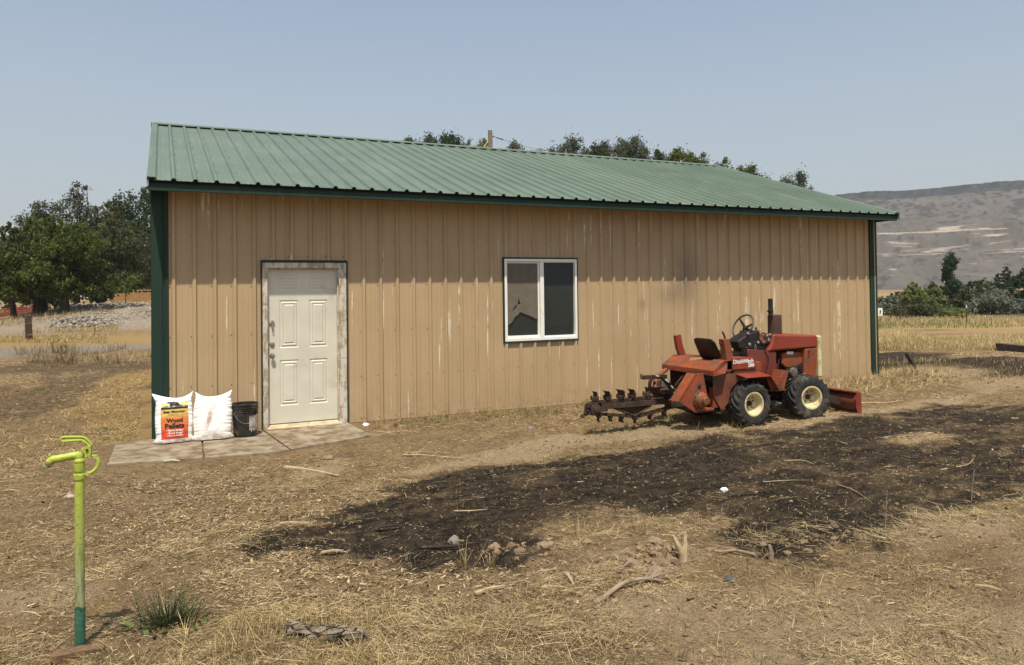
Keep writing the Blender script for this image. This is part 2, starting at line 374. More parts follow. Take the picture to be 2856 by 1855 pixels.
# ------------------------------------------------------------------ far hill (flat-topped mesa with a dark rim)
def hill():
    Fh = Vector((math.sin(R(54)), math.cos(R(54)), 0)); Rh = Vector((math.cos(R(54)), -math.sin(R(54)), 0))
    t = np.arange(-1000, 900, 6.0); w_ = np.concatenate([np.arange(700, 1200, 9.0), np.arange(1200, 1560, 4.5), np.arange(1560, 2000, 40.0)])
    T, Wd = np.meshgrid(t, w_)
    top = (174+0.014*(T-140)+2.0*fbm(T*0.012, T*0, 4, 4))*smooth(-1000, -500, T)
    we = Wd+26*fbm(T*0.006, Wd*0.004, 4, 7)+20*np.abs(fbm(T*0.03, Wd*0.010, 4, 17))+14*np.abs(fbm(T*0.08, Wd*0.02, 3, 18))
    z = 40*smooth(720, 980, we)+24*smooth(985, 1040, we)*(0.5+smooth(-0.2, 0.3, fbm(T*0.006, 0*T, 3, 91)))+ (top-90)*np.clip((we-1060)/400, 0, 1)**1.1 + 24*smooth(1478, 1490, we)
    z = np.minimum(z, top) + 4*fbm(T*0.02, Wd*0.02, 4, 55)*smooth(720, 900, Wd)*(1-smooth(1460, 1490, we))
    z = z*smooth(-1000, -620, T) - 1.5 - 6*(1-smooth(700, 760, Wd))
    X = CAM.x+Fh.x*Wd+Rh.x*T; Y = CAM.y+Fh.y*Wd+Rh.y*T
    n_, m_ = len(t), len(w_); ix = np.arange(n_*m_).reshape(m_, n_)
    me = np_mesh('hill', np.stack([X, Y, z], -1).reshape(-1, 3), np.stack([ix[:-1, :-1], ix[:-1, 1:], ix[1:, 1:], ix[1:, :-1]], -1).reshape(-1, 4), True)
    vattr(me, 'across', T.ravel()); vattr(me, 'deep', Wd.ravel()); vattr(me, 'high', z.ravel()); vattr(me, 'rel', np.clip((z+1.5)/np.maximum(top, 1), 0, 1.05).ravel())
    g = G('sagebrush_slope'); rel = g.attr('rel'); cx = g.n('ShaderNodeCombineXYZ'); g.set(cx, 0, g.attr('across')); g.set(cx, 1, g.math('MULTIPLY', g.attr('deep'), 0.16)); g.set(cx, 2, g.attr('high')); c = cx.outputs[0]
    n0 = g.noise(c, 0.03, 8, 0.65); n1 = g.noise(c, 0.13, 6, 0.65); n2 = g.noise(c, 0.032, 8, 0.76)
    k = g.mix(g.ramp(n0, 0.3, 0.7), (0.080, 0.071, 0.063), (0.118, 0.105, 0.092))
    k = g.mix(g.ramp(n1, 0.50, 0.66), k, (0.048, 0.043, 0.037))
    # pale bluffs in thin broken layers on the lower slope
    nb = g.noise(g.coord(scale=(0.0075, 0.004, 0.085), src=c), 1.0, 8, 0.66, 0.9)
    low = g.math('MULTIPLY', g.ramp(rel, 0.02, 0.09), g.ramp(rel, 0.52, 0.40))
    k = g.mix(g.math('MULTIPLY', g.math('MULTIPLY', g.ramp(nb, 0.530, 0.585), low), g.ramp(n1, 0.30, 0.52, 0.25, 0.9)), k, (0.36, 0.31, 0.25))
    # dark brush patches on the upper slope, and the dark rim of the flat top
    up = g.math('MULTIPLY', g.ramp(rel, 0.38, 0.62), g.ramp(rel, 0.62, 0.88, 0.75, 1.0))
    k = g.mix(g.math('MULTIPLY', g.ramp(g.math('ADD', n2, g.math('MULTIPLY', g.math('SUBTRACT', n1, 0.5), 0.35)), 0.515, 0.555), g.math('MULTIPLY', up, 0.8)), k, (0.018, 0.020, 0.025))
    rim = g.ramp(g.math('ADD', rel, g.math('MULTIPLY', g.math('SUBTRACT', n1, 0.5), 0.08)), 0.872, 0.890)
    k = g.mix(g.math('MULTIPLY', rim, 0.92), k, g.mix(g.ramp(n1, 0.42, 0.62), (0.010, 0.012, 0.016), (0.040, 0.041, 0.044)))
    tag(link('hill', me, g.pbr(k, 0.95, 0, None, 0.1)), 'long flat-topped desert hill with a dark rim and pale bluffs', kind='structure')
hill()
def haze():
    b = MB(); b.bb((-2680, -2680, -13), (2680, 2680, 196))
    o = b.build('haze', None); tag(o, 'pale smoky haze filling the air', kind='stuff')
    g = G('smoke_haze'); v = g.n('ShaderNodeVolumePrincipled')
    v.inputs['Color'].default_value = (0.83, 0.87, 0.91, 1); v.inputs['Density'].default_value = HAZE; v.inputs['Anisotropy'].default_value = 0.1
    g.t.links.new(v.outputs[0], g.out.inputs['Volume']); o.data.materials.append(g.m)
HAZE = 0.00018
haze()
# ------------------------------------------------------------------ shed
RIB = 0.2365
L_, EZ, EY, RY, RZ = 12.59, 3.10, -0.498, 4.632, 4.809
DX0, DX1, DZ0, DZ1 = 1.347, 2.261, 0.056, 2.088
WX0, WX1, WZ0, WZ1 = 4.708, 5.939, 1.005, 2.2325
DOOR_O = (1.262, 2.382, -0.05, 2.175); WIN_O = (4.72, 5.927, 1.017, 2.22)

def siding_material():
    g = G('tan_steel_siding'); c = g.coord(); z = g.sep(g.coord())
    rr = g.n('ShaderNodeObjectInfo').outputs['Random']
    k = g.mix(g.ramp(g.noise(c, 1.4, 5), 0.3, 0.7), (0.400, 0.292, 0.166), (0.440, 0.324, 0.190))
    k = g.mix(g.math('MULTIPLY', rr, 0.12), k, (0.34, 0.245, 0.13))
    # pale drip streaks running down from the eave and from the girts
    st = g.noise(g.coord(scale=(1, 0.02, 0.03), loc=(3.1, 0, 0.4)), 17, 3, 0.45)
    brk = g.noise(g.coord(scale=(1, 0.1, 0.32), loc=(0, 0, 2)), 11, 5, 0.7)
    k = g.mix(g.math('MULTIPLY', g.ramp(st, 0.628, 0.668), g.ramp(brk, 0.43, 0.58, 0.06, 0.80)), k, (0.74, 0.68, 0.54))
    st2 = g.noise(g.coord(scale=(1, 0.02, 0.02), loc=(8.1, 0, 0.1)), 9, 4, 0.5)
    k = g.mix(g.math('MULTIPLY', g.ramp(st2, 0.54, 0.72), 0.30), k, (0.26, 0.165, 0.085))
    # fly specks and mud flecks
    sp = g.vor(g.coord(scale=(1, 0.2, 0.7)), 16)
    k = g.mix(g.math('MULTIPLY', g.ramp(sp, 0.10, 0.05), g.ramp(g.noise(c, 1.2, 3), 0.52, 0.66)), k, (0.10, 0.065, 0.035))
    low = g.math('MULTIPLY', g.ramp(z[2], 0.45, 0.0), g.ramp(g.noise(c, 7, 6, 0.7), 0.42, 0.7))
    k = g.mix(g.math('MULTIPLY', low, 0.65), k, (0.27, 0.19, 0.115))
    # soot blown from the exhaust, a smudge above the trencher
    def blob(x, zz, sx, sz):
        a = g.math('POWER', g.math('MULTIPLY', g.math('SUBTRACT', z[0], x), 1/sx), 2.0)
        b = g.math('POWER', g.math('MULTIPLY', g.math('SUBTRACT', z[2], zz), 1/sz), 2.0)
        return g.math('POWER', 2.718, g.math('MULTIPLY', g.math('ADD', a, b), -1.0))
    sb = g.math('ADD', g.math('MULTIPLY', blob(8.05, 1.95, 0.26, 0.45), 0.50), g.math('ADD', g.math('MULTIPLY', blob(7.7, 1.66, 0.30, 0.16), 0.30), g.math('MULTIPLY', blob(7.16, 1.52, 0.07, 0.10), 0.36)))
    k = g.mix(g.math('MULTIPLY', sb, g.ramp(g.noise(c, 4, 4), 0.2, 0.6, 0.5, 1.0)), k, (0.085, 0.07, 0.055))
    return g.pbr(k, 0.52, 0, g.bump(g.noise(c, 7, 3), 0.06, 0.004), 0.35)
def green_material(name, col, rough=0.42, spec=0.4):
    g = G(name); c = g.coord()
    rr = g.n('ShaderNodeObjectInfo').outputs['Random']
    a = tuple(x*0.90 for x in col); b = tuple(x*1.08 for x in col)
    k = g.mix(g.ramp(g.noise(c, 1.1, 5), 0.3, 0.7), a, b)
    k = g.mix(g.math('MULTIPLY', rr, 0.10 if spec > 0.3 else 0.02), k, (0.30, 0.34, 0.26))
    k = g.mix(g.math('MULTIPLY', g.ramp(g.noise(g.coord(scale=(1, 0.06, 0.06)), 15, 4), 0.52, 0.75), 0.22 if spec > 0.3 else 0.04), k, (0.30, 0.33, 0.25))
    return g.pbr(k, rough, 0, None, spec)
M_SIDE = siding_material(); M_ROOF = green_material('faded_green_roof_steel', (0.104, 0.147, 0.110)); M_TRIM = green_material('dark_green_trim', (0.017, 0.038, 0.028), 0.55, 0.15)
M_SCREW = simple('screw_steel', (0.085, 0.066, 0.046), 0.5, 0.6, 0.1, bump=0)
def weathered_paint():
    g = G('peeling_white_paint'); c = g.coord(scale=(1, 1, 0.35))
    k = g.mix(g.ramp(g.noise(c, 16, 7, 0.7), 0.44, 0.60), (0.56, 0.52, 0.44), (0.33, 0.255, 0.175))
    k = g.mix(g.ramp(g.noise(g.coord(scale=(1, 1, 0.12), loc=(4, 2, 9)), 40, 5, 0.7), 0.58, 0.72), k, (0.20, 0.14, 0.09))
    return g.pbr(k, 0.75, 0, g.bump(g.noise(c, 40, 5), 0.5, 0.004), 0.25)
M_WPAINT = weathered_paint()
M_WOODY = simple('yellowed_sill_wood', (0.43, 0.36, 0.235), 0.75, 0, 0.2, 12, 0.3, 60, dirt=(0.14, 0.09, 0.05), dirt_amt=0.4, dscale=9)
M_WHITE = simple('white_vinyl', (0.78, 0.77, 0.72), 0.4, 0, 0.04, 5, 0, dirt=(0.5, 0.45, 0.36), dirt_amt=0.2, dscale=8)
M_DOOR = simple('off_white_door_paint', (0.59, 0.57, 0.475), 0.42, 0, 0.05, 3, 0.08, 120, dirt=(0.46, 0.41, 0.30), dirt_amt=0.25, dscale=2.5)
M_CHROME = simple('tarnished_steel', (0.42, 0.39, 0.33), 0.35, 0.9, 0.2, 30, 0)
M_INNER = simple('shed_inside', (0.10, 0.09, 0.075), 0.9, 0, 0.1, 2, 0)

shed = thing('metal_shed', (L_/2, 4.6, 0), 'long tan metal shed with a ribbed green roof', 'shed')
shed.location = (0, 0, 0)

def profile_pts(x0, x1, h):
    """breakpoints (x, height) of the ribbed sheet between x0 and x1"""
    pts = []
    for k in range(-1, 56):
        c = 0.004+k*RIB
        pts += [(c-0.033, 0), (c-0.014, h), (c+0.014, h), (c+0.033, 0)]
        for q in (0.085, 0.152): pts += [(c+q-0.011, 0), (c+q-0.004, h*0.09), (c+q+0.004, h*0.09), (c+q+0.011, 0)]
    xs = np.array([p[0] for p in pts]); hs_ = np.array([p[1] for p in pts])
    keep = [(x, hh) for x, hh in pts if x0+1e-4 < x < x1-1e-4]
    return [(x0, float(np.interp(x0, xs, hs_)))]+keep+[(x1, float(np.interp(x1, xs, hs_)))]
def wall_panel(x0, x1, off):
    b = MB(); ops = (DOOR_O, WIN_O); cuts = [e for o in ops for e in o[:2]]
    pr = profile_pts(x0, x1, 0.030); xs = np.array([p[0] for p in pr]); hh = np.array([p[1] for p in pr])
    allx = sorted(set([p[0] for p in pr]+[c for c in cuts if x0 < c < x1]))
    for a, c in zip(allx[:-1], allx[1:]):
        mid = (a+c)/2; zs = [(0.0, 3.24)]
        for o in ops:
            if o[0] < mid < o[1]: zs = [z for z in ((0.0, o[2]), (o[3], 3.24)) if z[1] > z[0]]
        ya, yc = -np.interp(a, xs, hh)-off, -np.interp(c, xs, hh)-off
        for z0, z1 in zs: b.add([(a, ya, z0), (c, yc, z0), (c, yc, z1), (a, ya, z1)], [(0, 1, 2, 3)])
    return b
k0 = 0; n = 0; edges = [0.10]
while True:
    k0 += 4; e = 0.004+k0*RIB-0.034
    if e > L_-0.2: break
    edges.append(e)
edges.append(L_-0.05)
for i, (a, c) in enumerate(zip(edges[:-1], edges[1:])):
    o = wall_panel(a, c+0.004 if i < len(edges)-2 else c, 0.0012*(i % 2)).build('wall_panel', M_SIDE, shed)
    if i == 8: o['label'] = 'wall panel smudged with dark soot'
# other walls, floor
b = MB(); b.bb((0.02, 0.02, -0.02), (0.05, 9.24, 3.2)); b.add([(0.03, 0.02, 3.2), (0.03, 9.24, 3.2), (0.03, RY, RZ-0.06)], [(0, 1, 2)]); b.build('end_wall', M_SIDE, shed)
b = MB(); b.bb((L_-0.05, 0.02, -0.02), (L_-0.02, 9.24, 3.2)); b.add([(L_-0.03, 0.02, 3.2), (L_-0.03, 9.24, 3.2), (L_-0.03, RY, RZ-0.06)], [(0, 1, 2)]); b.build('end_wall', M_SIDE, shed)
b = MB(); b.bb((0.02, 9.24, -0.02), (L_-0.02, 9.27, 3.2)); b.build('back_wall', M_SIDE, shed)
b = MB(); b.bb((0.06, 0.06, -0.03), (L_-0.06, 9.2, 0.012)); b.build('floor', M_INNER, shed)
b = MB(); b.bb((3.6, 3.2, 0.02), (7.8, 3.25, 3.0)); b.build('inner_partition', M_INNER, shed)
b = MB(); b.bb((0.1, 0.004, -0.05), (1.24, 0.02, 0.012)); b.build('base_trim', M_TRIM, shed); b = MB(); b.bb((2.40, 0.004, -0.05), (L_-0.06, 0.02, 0.004)); b.build('base_trim', M_TRIM, shed)
# corner trims: folded angle with a raised rib at its inner edge
def corner(x0, x1, xin):
    b = MB(); s = 1 if xin > x0 else -1
    pr = [(x0, 0.0), (x0, -0.028), (x0+s*0.118, -0.028), (x0+s*0.128, -0.018), (x0+s*0.150, -0.018), (x0+s*0.158, -0.032), (x0+s*0.182, -0.032), (x0+s*0.19, -0.004), (x0+s*0.02, -0.002)]
    if s < 0: pr = pr[::-1]
    b.prism(pr, -0.05, 3.13, 'z'); return b
corner(-0.006, 0.19, 0.2).build('corner_trim', M_TRIM, shed); corner(L_+0.006, 0, 0).build('corner_trim', M_TRIM, shed)
for x_ in (-0.012, L_-0.004): b = MB(); b.bb((x_, -0.01, -0.05), (x_+0.016, 0.15, 3.1)); b.build('corner_flange', M_TRIM, shed)
# screws
b = MB()
for z_ in (0.052, 0.616, 1.236, 1.857, 2.479):
    for k in range(1, 54):
        x = 0.004+k*RIB-0.042+rnd.uniform(-0.004, 0.004)
        if any(o[0]-0.03 < x < o[1]+0.03 and z_ < o[3]+0.02 and z_ > o[2] for o in (DOOR_O, WIN_O)) or x > L_-0.1: continue
        b.lathe([(0.0070, 0), (0.0070, 0.002), (0.0040, 0.003), (0.0035, 0.006)], 6, axis_m((x, -0.001, z_+rnd.uniform(-.006, .006)), (0, -1, 0)))
for x in np.arange(4.73, 5.95, RIB): b.lathe([(0.0085, 0), (0.004, 0.008)], 6, axis_m((x, -0.001, 2.29), (0, -1, 0)))
for x in np.arange(1.38, 2.35, RIB): b.lathe([(0.0085, 0), (0.004, 0.008)], 6, axis_m((x, -0.001, 2.245), (0, -1, 0)))
tag(b.build('screw', M_SCREW, shed), kind='stuff')

# ---- roof
SL = (RZ-EZ)/(RY-EY); NRM = Vector((0, -SL, 1)).normalized()
def roof_panel(x0, x1, off, y0=EY, y1=RY-0.02, back=False):
    b = MB(); pr = profile_pts(x0, x1, 0.030)
    def P(x, y, h):
        z = EZ+SL*(y-EY)+h*NRM.z+off
        yy = y+h*NRM.y
        return (x, 2*RY-yy if back else yy, z)
    v = []; f = []
    for x, h in pr: v += [P(x, y0, h), P(x, y1, h)]
    for i in range(len(pr)-1): f.append((2*i, 2*i+2, 2*i+3, 2*i+1))
    o_ = len(v)
    for x, h in pr: v += [P(x, y0, h-0.003), P(x, y0+0.02, h-0.003)]
    for i in range(len(pr)-1): f.append((2*i, o_+2*i, o_+2*i+2, 2*i+2))
    b.add(v, f); return b
redges = [-0.035]+[0.004+k*RIB-0.034 for k in range(4, 53, 4)]+[L_+0.04]
for i, (a, c) in enumerate(zip(redges[:-1], redges[1:])):
    roof_panel(a, c+(0.004 if i < len(redges)-2 else 0), 0.0012*(i % 2)).build('roof_panel', M_ROOF, shed)
roof_panel(-0.035, L_+0.04, 0, back=True).build('back_roof_slope', M_ROOF, shed)
v = []; pr_ = profile_pts(-0.03, L_+0.035, 0.030)
for x_, h_ in pr_: v += [(x_, EY+0.022, EZ-0.03), (x_, EY+0.022, EZ+0.004+h_)]
MB().add(v, [(2*i, 2*i+2, 2*i+3, 2*i+1) for i in range(len(pr_)-1)]).build('rib_end_shade', simple('rib_shade_black', (0.006, 0.006, 0.006), 0.95, 0, 0, 5, 0), shed)  # added near-black strip: paints the shade inside the open rib ends
# ridge cap: two flanges with hemmed edges
cw = 0.17; cz = RZ+0.042
def capflange(s):
    y1 = RY+s*cw; z1 = cz-cw*SL
    return [(RY, cz), (y1, z1), (y1, z1-0.012), (RY, cz-0.012)]
b = MB(); b.prism(capflange(-1)[::-1], -0.06, L_+0.07, 'x'); b.build('ridge_cap', M_ROOF, shed, sm=20)
b = MB(); b.prism(capflange(1), -0.06, L_+0.07, 'x'); b.build('ridge_cap', M_ROOF, shed, sm=20)
# rake trims lying over the roof edge
for xs_, s in ((-0.045, 1), (L_+0.05, -1)):
    b = MB(); q = []
    for y in (EY-0.004, RY):
        z = EZ+SL*(y-EY)
        q.append([(xs_, y, z-0.09), (xs_, y, z+0.036), (xs_+s*0.085, y, z+0.036), (xs_+s*0.105, y, z+0.006)])
    v = q[0]+q[1]; b.add(v, [(0, 4, 5, 1), (1, 5, 6, 2), (2, 6, 7, 3)])
    v2 = [(p[0]+s*0.003, p[1], p[2]-0.003) for p in v]; b.add(v2, [(0, 1, 5, 4), (1, 2, 6, 5), (2, 3, 7, 6), (0, 4, 0, 4)][:3])
    b.build('rake_trim', M_ROOF, shed)
b = MB(); b.bb((-0.03, -0.462, 2.985), (L_+0.035, -0.448, 3.098)); b.bb((-0.03, -0.448, 2.985), (L_+0.035, -0.415, 2.992)); b.build('fascia', M_TRIM, shed)
for i in range(2): b = MB(); b.bb(((-0.03, L_+0.02)[i], -0.448, 2.993), ((-0.015, L_+0.035)[i], 0.0, 3.11)); b.build('eave_end_trim', M_TRIM, shed)
b = MB()
for k in range(0, 54):
    for q in range(9):
        y = EY+0.05+q*0.62; x = 0.004+k*RIB+0.048
        if y > RY-0.2 or x > L_: continue
        b.lathe([(0.009, 0), (0.005, 0.008)], 5, axis_m((x, y, EZ+SL*(y-EY)), NRM))
tag(b.build('roof_screw', M_SCREW, shed), kind='stuff')

# ---- door, frame and sill
b = MB(); b.bb((DOOR_O[0], -0.032, -0.03), (DOOR_O[0]+0.018, 0.02, 2.19)); b.bb((DOOR_O[1]-0.018, -0.032, -0.03), (DOOR_O[1], 0.02, 2.19)); b.bb((DOOR_O[0]+0.0185, -0.034, 2.165), (DOOR_O[1]-0.0185, 0.02, 2.195))
b.build('door_surround_trim', M_TRIM, shed)
for x0, x1, ln in ((DOOR_O[0]+0.019, DX0-0.003, (0.0, 0.47, 1.02, 1.62, 2.09)), (DX1+0.003, DOOR_O[1]-0.019, (0.0, 0.22, 0.55, 0.88, 1.3, 1.75, 2.09))):
    for z0, z1 in zip(ln[:-1], ln[1:]):
        b = MB(); b.bb((x0, -0.026-rnd.uniform(0, .004), z0+0.002), (x1, 0.05, z1-0.001)); b.build('jamb_board', M_WPAINT, shed, bevel=0.003)
b = MB(); b.bb((DOOR_O[0]+0.019, -0.026, 2.092), (DOOR_O[1]-0.019, 0.05, 2.163)); b.build('head_board', M_WPAINT, shed, bevel=0.003)
b = MB(); b.bb((DX0-0.003, 0.012, DZ0), (DX0+0.012, 0.056, DZ1)); b.bb((DX1-0.012, 0.012, DZ0), (DX1+0.003, 0.056, DZ1)); b.bb((DX0+0.0125, 0.012, DZ1-0.014), (DX1-0.0125, 0.056, DZ1)); b.build('door_stop', M_WPAINT, shed)
b = MB(); b.prism([(-0.075, -0.03), (-0.075, 0.018), (0.06, 0.052), (0.06, -0.03)], DX0-0.02, DX1+0.03, 'x'); b.build('door_sill', M_WOODY, shed, bevel=0.004)
b = MB(); b.bb((DX0, 0.058, DZ0-0.008), (DX1, 0.0615, DZ0+0.006)); b.build('door_sweep', M_SCREW, shed)
def door():
    """steel slab with six embossed panels: each a groove, a raised bead and a bevelled field"""
    y = 0.062; b = MB(); Wd = DX1-DX0; Hd = DZ1-DZ0
    xa = [0.148, 0.400, 0.514, 0.766]
    cols = [(0.155, 0.400), (0.535, 0.78)]
    rows = [(0.235, 0.83), (0.99, 1.615), (1.745, 1.905)]
    xs = sorted(set([0, Wd]+[e for c in cols for e in c])); zs = sorted(set([0, Hd]+[e for r_ in rows for e in r_]))
    for xa_, xb_ in zip(xs[:-1], xs[1:]):
        for za, zb in zip(zs[:-1], zs[1:]):
            if (xa_, xb_) in cols and (za, zb) in rows:
                ring = [(0, 0.0), (0.010, 0.007), (0.022, 0.007), (0.034, -0.001), (0.044, -0.001), (0.052, 0.005), (0.056, 0.005), (0.072, -0.003)]
                pv = []; 
                for ins, dep in ring:
                    pv += [(DX0+xa_+ins, y+dep, DZ0+za+ins), (DX0+xb_-ins, y+dep, DZ0+za+ins), (DX0+xb_-ins, y+dep, DZ0+zb-ins), (DX0+xa_+ins, y+dep, DZ0+zb-ins)]
                f = []
                for i in range(len(ring)-1):
                    for k in range(4): f.append((4*i+k, 4*i+(k+1) % 4, 4*i+4+(k+1) % 4, 4*i+4+k))
                e = 4*(len(ring)-1); f.append((e, e+1, e+2, e+3)); b.add(pv, f)
            else:
                b.add([(DX0+xa_, y, DZ0+za), (DX0+xb_, y, DZ0+za), (DX0+xb_, y, DZ0+zb), (DX0+xa_, y, DZ0+zb)], [(0, 1, 2, 3)])
    b.add([(DX0, y, DZ0), (DX1, y, DZ0), (DX1, y, DZ1), (DX0, y, DZ1), (DX0, y+0.045, DZ0), (DX1, y+0.045, DZ0), (DX1, y+0.045, DZ1), (DX0, y+0.045, DZ1)], [(0, 4, 5, 1), (1, 5, 6, 2), (2, 6, 7, 3), (3, 7, 4, 0), (4, 7, 6, 5)])
    return b.build('door', M_DOOR, shed)
dr = door()
kx = DX0+0.062
M = axis_m((kx, 0.062, 0.952), (0, -1, 0)); MB().lathe([(0.033, 0), (0.033, 0.006), (0.014, 0.012), (0.012, 0.03), (0.026, 0.036), (0.029, 0.05), (0.024, 0.062), (0.006, 0.066)], 20, M).build('door_knob', M_CHROME, dr, sm=40)
M = axis_m((kx, 0.062, 1.098), (0, -1, 0)); MB().lathe([(0.033, 0), (0.033, 0.004), (0.026, 0.016), (0.013, 0.018), (0.012, 0.022), (0.004, 0.0225)], 20, M).build('deadbolt', M_CHROME, dr, sm=40)
b = MB(); b.bb((kx-0.05, 0.046, 1.36), (kx+0.03, 0.061, 1.385)); b.bb((kx-0.012, 0.03, 1.335), (kx+0.016, 0.06, 1.41)); b.tube([(kx-0.005, 0.03, 1.34), (kx-0.005, 0.02, 1.32), (kx+0.005, 0.02, 1.30), (kx+0.012, 0.03, 1.33)], 0.005, 6); b.build('hasp', M_CHROME, dr, bevel=0.002)

# ---- window: frame, two lights, torn insect screen over the left one
b = MB()
for a_, c_ in (((WX0-0.022, -0.032, WZ0-0.024), (WX0-0.001, 0.01, WZ1+0.024)), ((WX1+0.001, -0.032, WZ0-0.024), (WX1+0.018, 0.01, WZ1+0.024)), ((WX0-0.0005, -0.034, WZ1+0.001), (WX1+0.0005, 0.01, WZ1+0.024)), ((WX0-0.0005, -0.034, WZ0-0.026), (WX1+0.0005, 0.01, WZ0-0.001))): b.bb(a_, c_)
b.build('window_surround_trim', M_TRIM, shed)
b = MB(); fw = 0.036
for a_, c_ in (((WX0, -0.036, WZ0), (WX0+fw, 0.05, WZ1)), ((WX1-fw, -0.036, WZ0), (WX1, 0.05, WZ1)), ((WX0+fw, -0.0355, WZ1-fw), (WX1-fw, 0.05, WZ1)), ((WX0+fw, -0.0355, WZ0), (WX1-fw, 0.05, WZ0+fw+0.008)),
              ((5.300, -0.034, WZ0+fw+0.008), (5.362, 0.05, WZ1-fw))): b.bb(a_, c_)
win = b.build('window', M_WHITE, shed, bevel=0.003)
for a_, c_ in (((5.362, -0.012, WZ1-fw-0.016), (WX1-fw, 0.04, WZ1-fw)), ((5.362, -0.012, WZ0+fw+0.008), (WX1-fw, 0.04, WZ0+fw+0.028))): b = MB(); b.bb(a_, c_); b.build('glazing_bead', M_WHITE, win)
b = MB(); xa, xb, za, zb = WX0+fw+0.002, 5.298, WZ0+fw+0.010, WZ1-fw-0.002
for a_, c_ in (((xa, 0.0, za), (xa+0.02, 0.045, zb)), ((xb-0.024, 0.0, za), (xb, 0.045, zb)), ((xa+0.02, 0.001, zb-0.026), (xb-0.024, 0.045, zb)), ((xa+0.02, 0.001, za), (xb-0.024, 0.045, za+0.034))): b.bb(a_, c_)
b.build('sliding_sash', M_WHITE, win, bevel=0.002)
def glass():
    g = G('dusty_window_glass')
    b_ = g.n('ShaderNodeBsdfPrincipled'); b_.inputs['Base Color'].default_value = (0.05, 0.06, 0.06, 1); b_.inputs['Roughness'].default_value = 0.05
    tr = g.n('ShaderNodeBsdfTransparent'); tr.inputs[0].default_value = (0.5, 0.55, 0.55, 1)
    mx = g.n('ShaderNodeMixShader'); g.set(mx, 0, g.ramp(g.noise(g.coord(), 60, 4, 0.7), 0.3, 0.8, 0.45, 0.62))
    g.t.links.new(tr.outputs[0], mx.inputs[1]); g.t.links.new(b_.outputs[0], mx.inputs[2]); g.t.links.new(mx.outputs[0], g.out.inputs[0]); return g.m
M_GLASS = glass()
MB().bb((xa+0.018, 0.026, za+0.03), (xb-0.02, 0.031, zb-0.022)).build('glass_pane', M_GLASS, win)
MB().bb((5.360, 0.022, WZ0+fw+0.02), (WX1-fw+0.004, 0.027, WZ1-fw-0.01)).build('glass_pane', M_GLASS, win)
# the insect screen is ripped: outline traced round the tear, plus a small hole higher up
def screen():
    x0, x1, z0, z1 = xa+0.02, xb-0.024, za+0.034, zb-0.026; w_, h_ = x1-x0, z1-z0
    edge = [(0, .165), (.05, .155), (.075, .165), (.15, .19), (.25, .265), (.33, .285), (.37, .295), (.375, .315), (.42, .325), (.62, .288), (.80, .255), (.93, .222), (1, .225)]
    hole = [(.365, .53), (.39, .475), (.44, .445), (.37, .43), (.33, .435), (.30, .405), (.25, .375), (.17, .345), (.155, .352), (.21, .375), (.235, .405), (.31, .425), (.345, .46)]
    P = lambda p: (x0+p[0]*w_, 0.006, z0+p[1]*h_)
    import bmesh
    bm = bmesh.new()
    outl = [P(p) for p in edge]+[P((1, 1)), P((0, 1))]
    vs = [bm.verts.new(p) for p in outl]; hs_ = [bm.verts.new(P(p)) for p in hole]
    es = [bm.edges.new((vs[i], vs[(i+1) % len(vs)])) for i in range(len(vs))]+[bm.edges.new((hs_[i], hs_[(i+1) % len(hs_)])) for i in range(len(hs_))]
    bmesh.ops.triangle_fill(bm, use_beauty=True, use_dissolve=False, edges=es)
    me = bpy.data.meshes.new('insect_screen'); bm.to_mesh(me); bm.free()
    g = G('grey_insect_screen')
    d = g.n('ShaderNodeBsdfDiffuse'); g.set(d, 0, g.mix(g.ramp(g.noise(g.coord(), 9, 5), 0.3, 0.7), (0.165, 0.145, 0.115), (0.20, 0.178, 0.145)))
    tr = g.n('ShaderNodeBsdfTransparent'); mx = g.n('ShaderNodeMixShader'); mx.inputs[0].default_value = 0.80
    g.t.links.new(tr.outputs[0], mx.inputs[1]); g.t.links.new(d.outputs[0], mx.inputs[2]); g.t.links.new(mx.outputs[0], g.out.inputs[0])
    tag(link('insect_screen', me, g.m, win), 'torn grey insect screen with a ragged hole')
screen()

# ---- concrete walk of three slabs in front of the door
M_CONC = simple('worn_concrete', (0.275, 0.232, 0.170), 0.9, 0, 0.14, 3, 0.35, 50, dirt=(0.15, 0.106, 0.062), dirt_amt=0.9, dscale=5, spec=0.2)
walk = bpy.data.objects.new('walkway', None); COL.objects.link(walk); tag(walk, 'short concrete walk of three slabs along the shed wall', kind='structure')
for q in ([(-0.41, -1.28), (0.502, -1.42), (0.542, -0.04), (-0.39, -0.04)], [(0.516, -1.43), (1.40, -1.50), (1.265, -0.045), (0.556, -0.045)], [(1.415, -1.45), (2.30, -1.13), (2.42, -1.06), (2.37, -0.05), (1.28, -0.05)]):
    b = MB(); ring = []
    for i in range(len(q)):
        a, c = Vector(q[i]), Vector(q[(i+1) % len(q)])
        for t in range(8):
            p = a.lerp(c, t/8)
            ring.append((p.x+rnd.uniform(-.006, .006), p.y+rnd.uniform(-.008, .008)))
    b.prism(ring, -0.12, 0.018, 'z'); b.build('slab', M_CONC, walk, bevel=0.012)
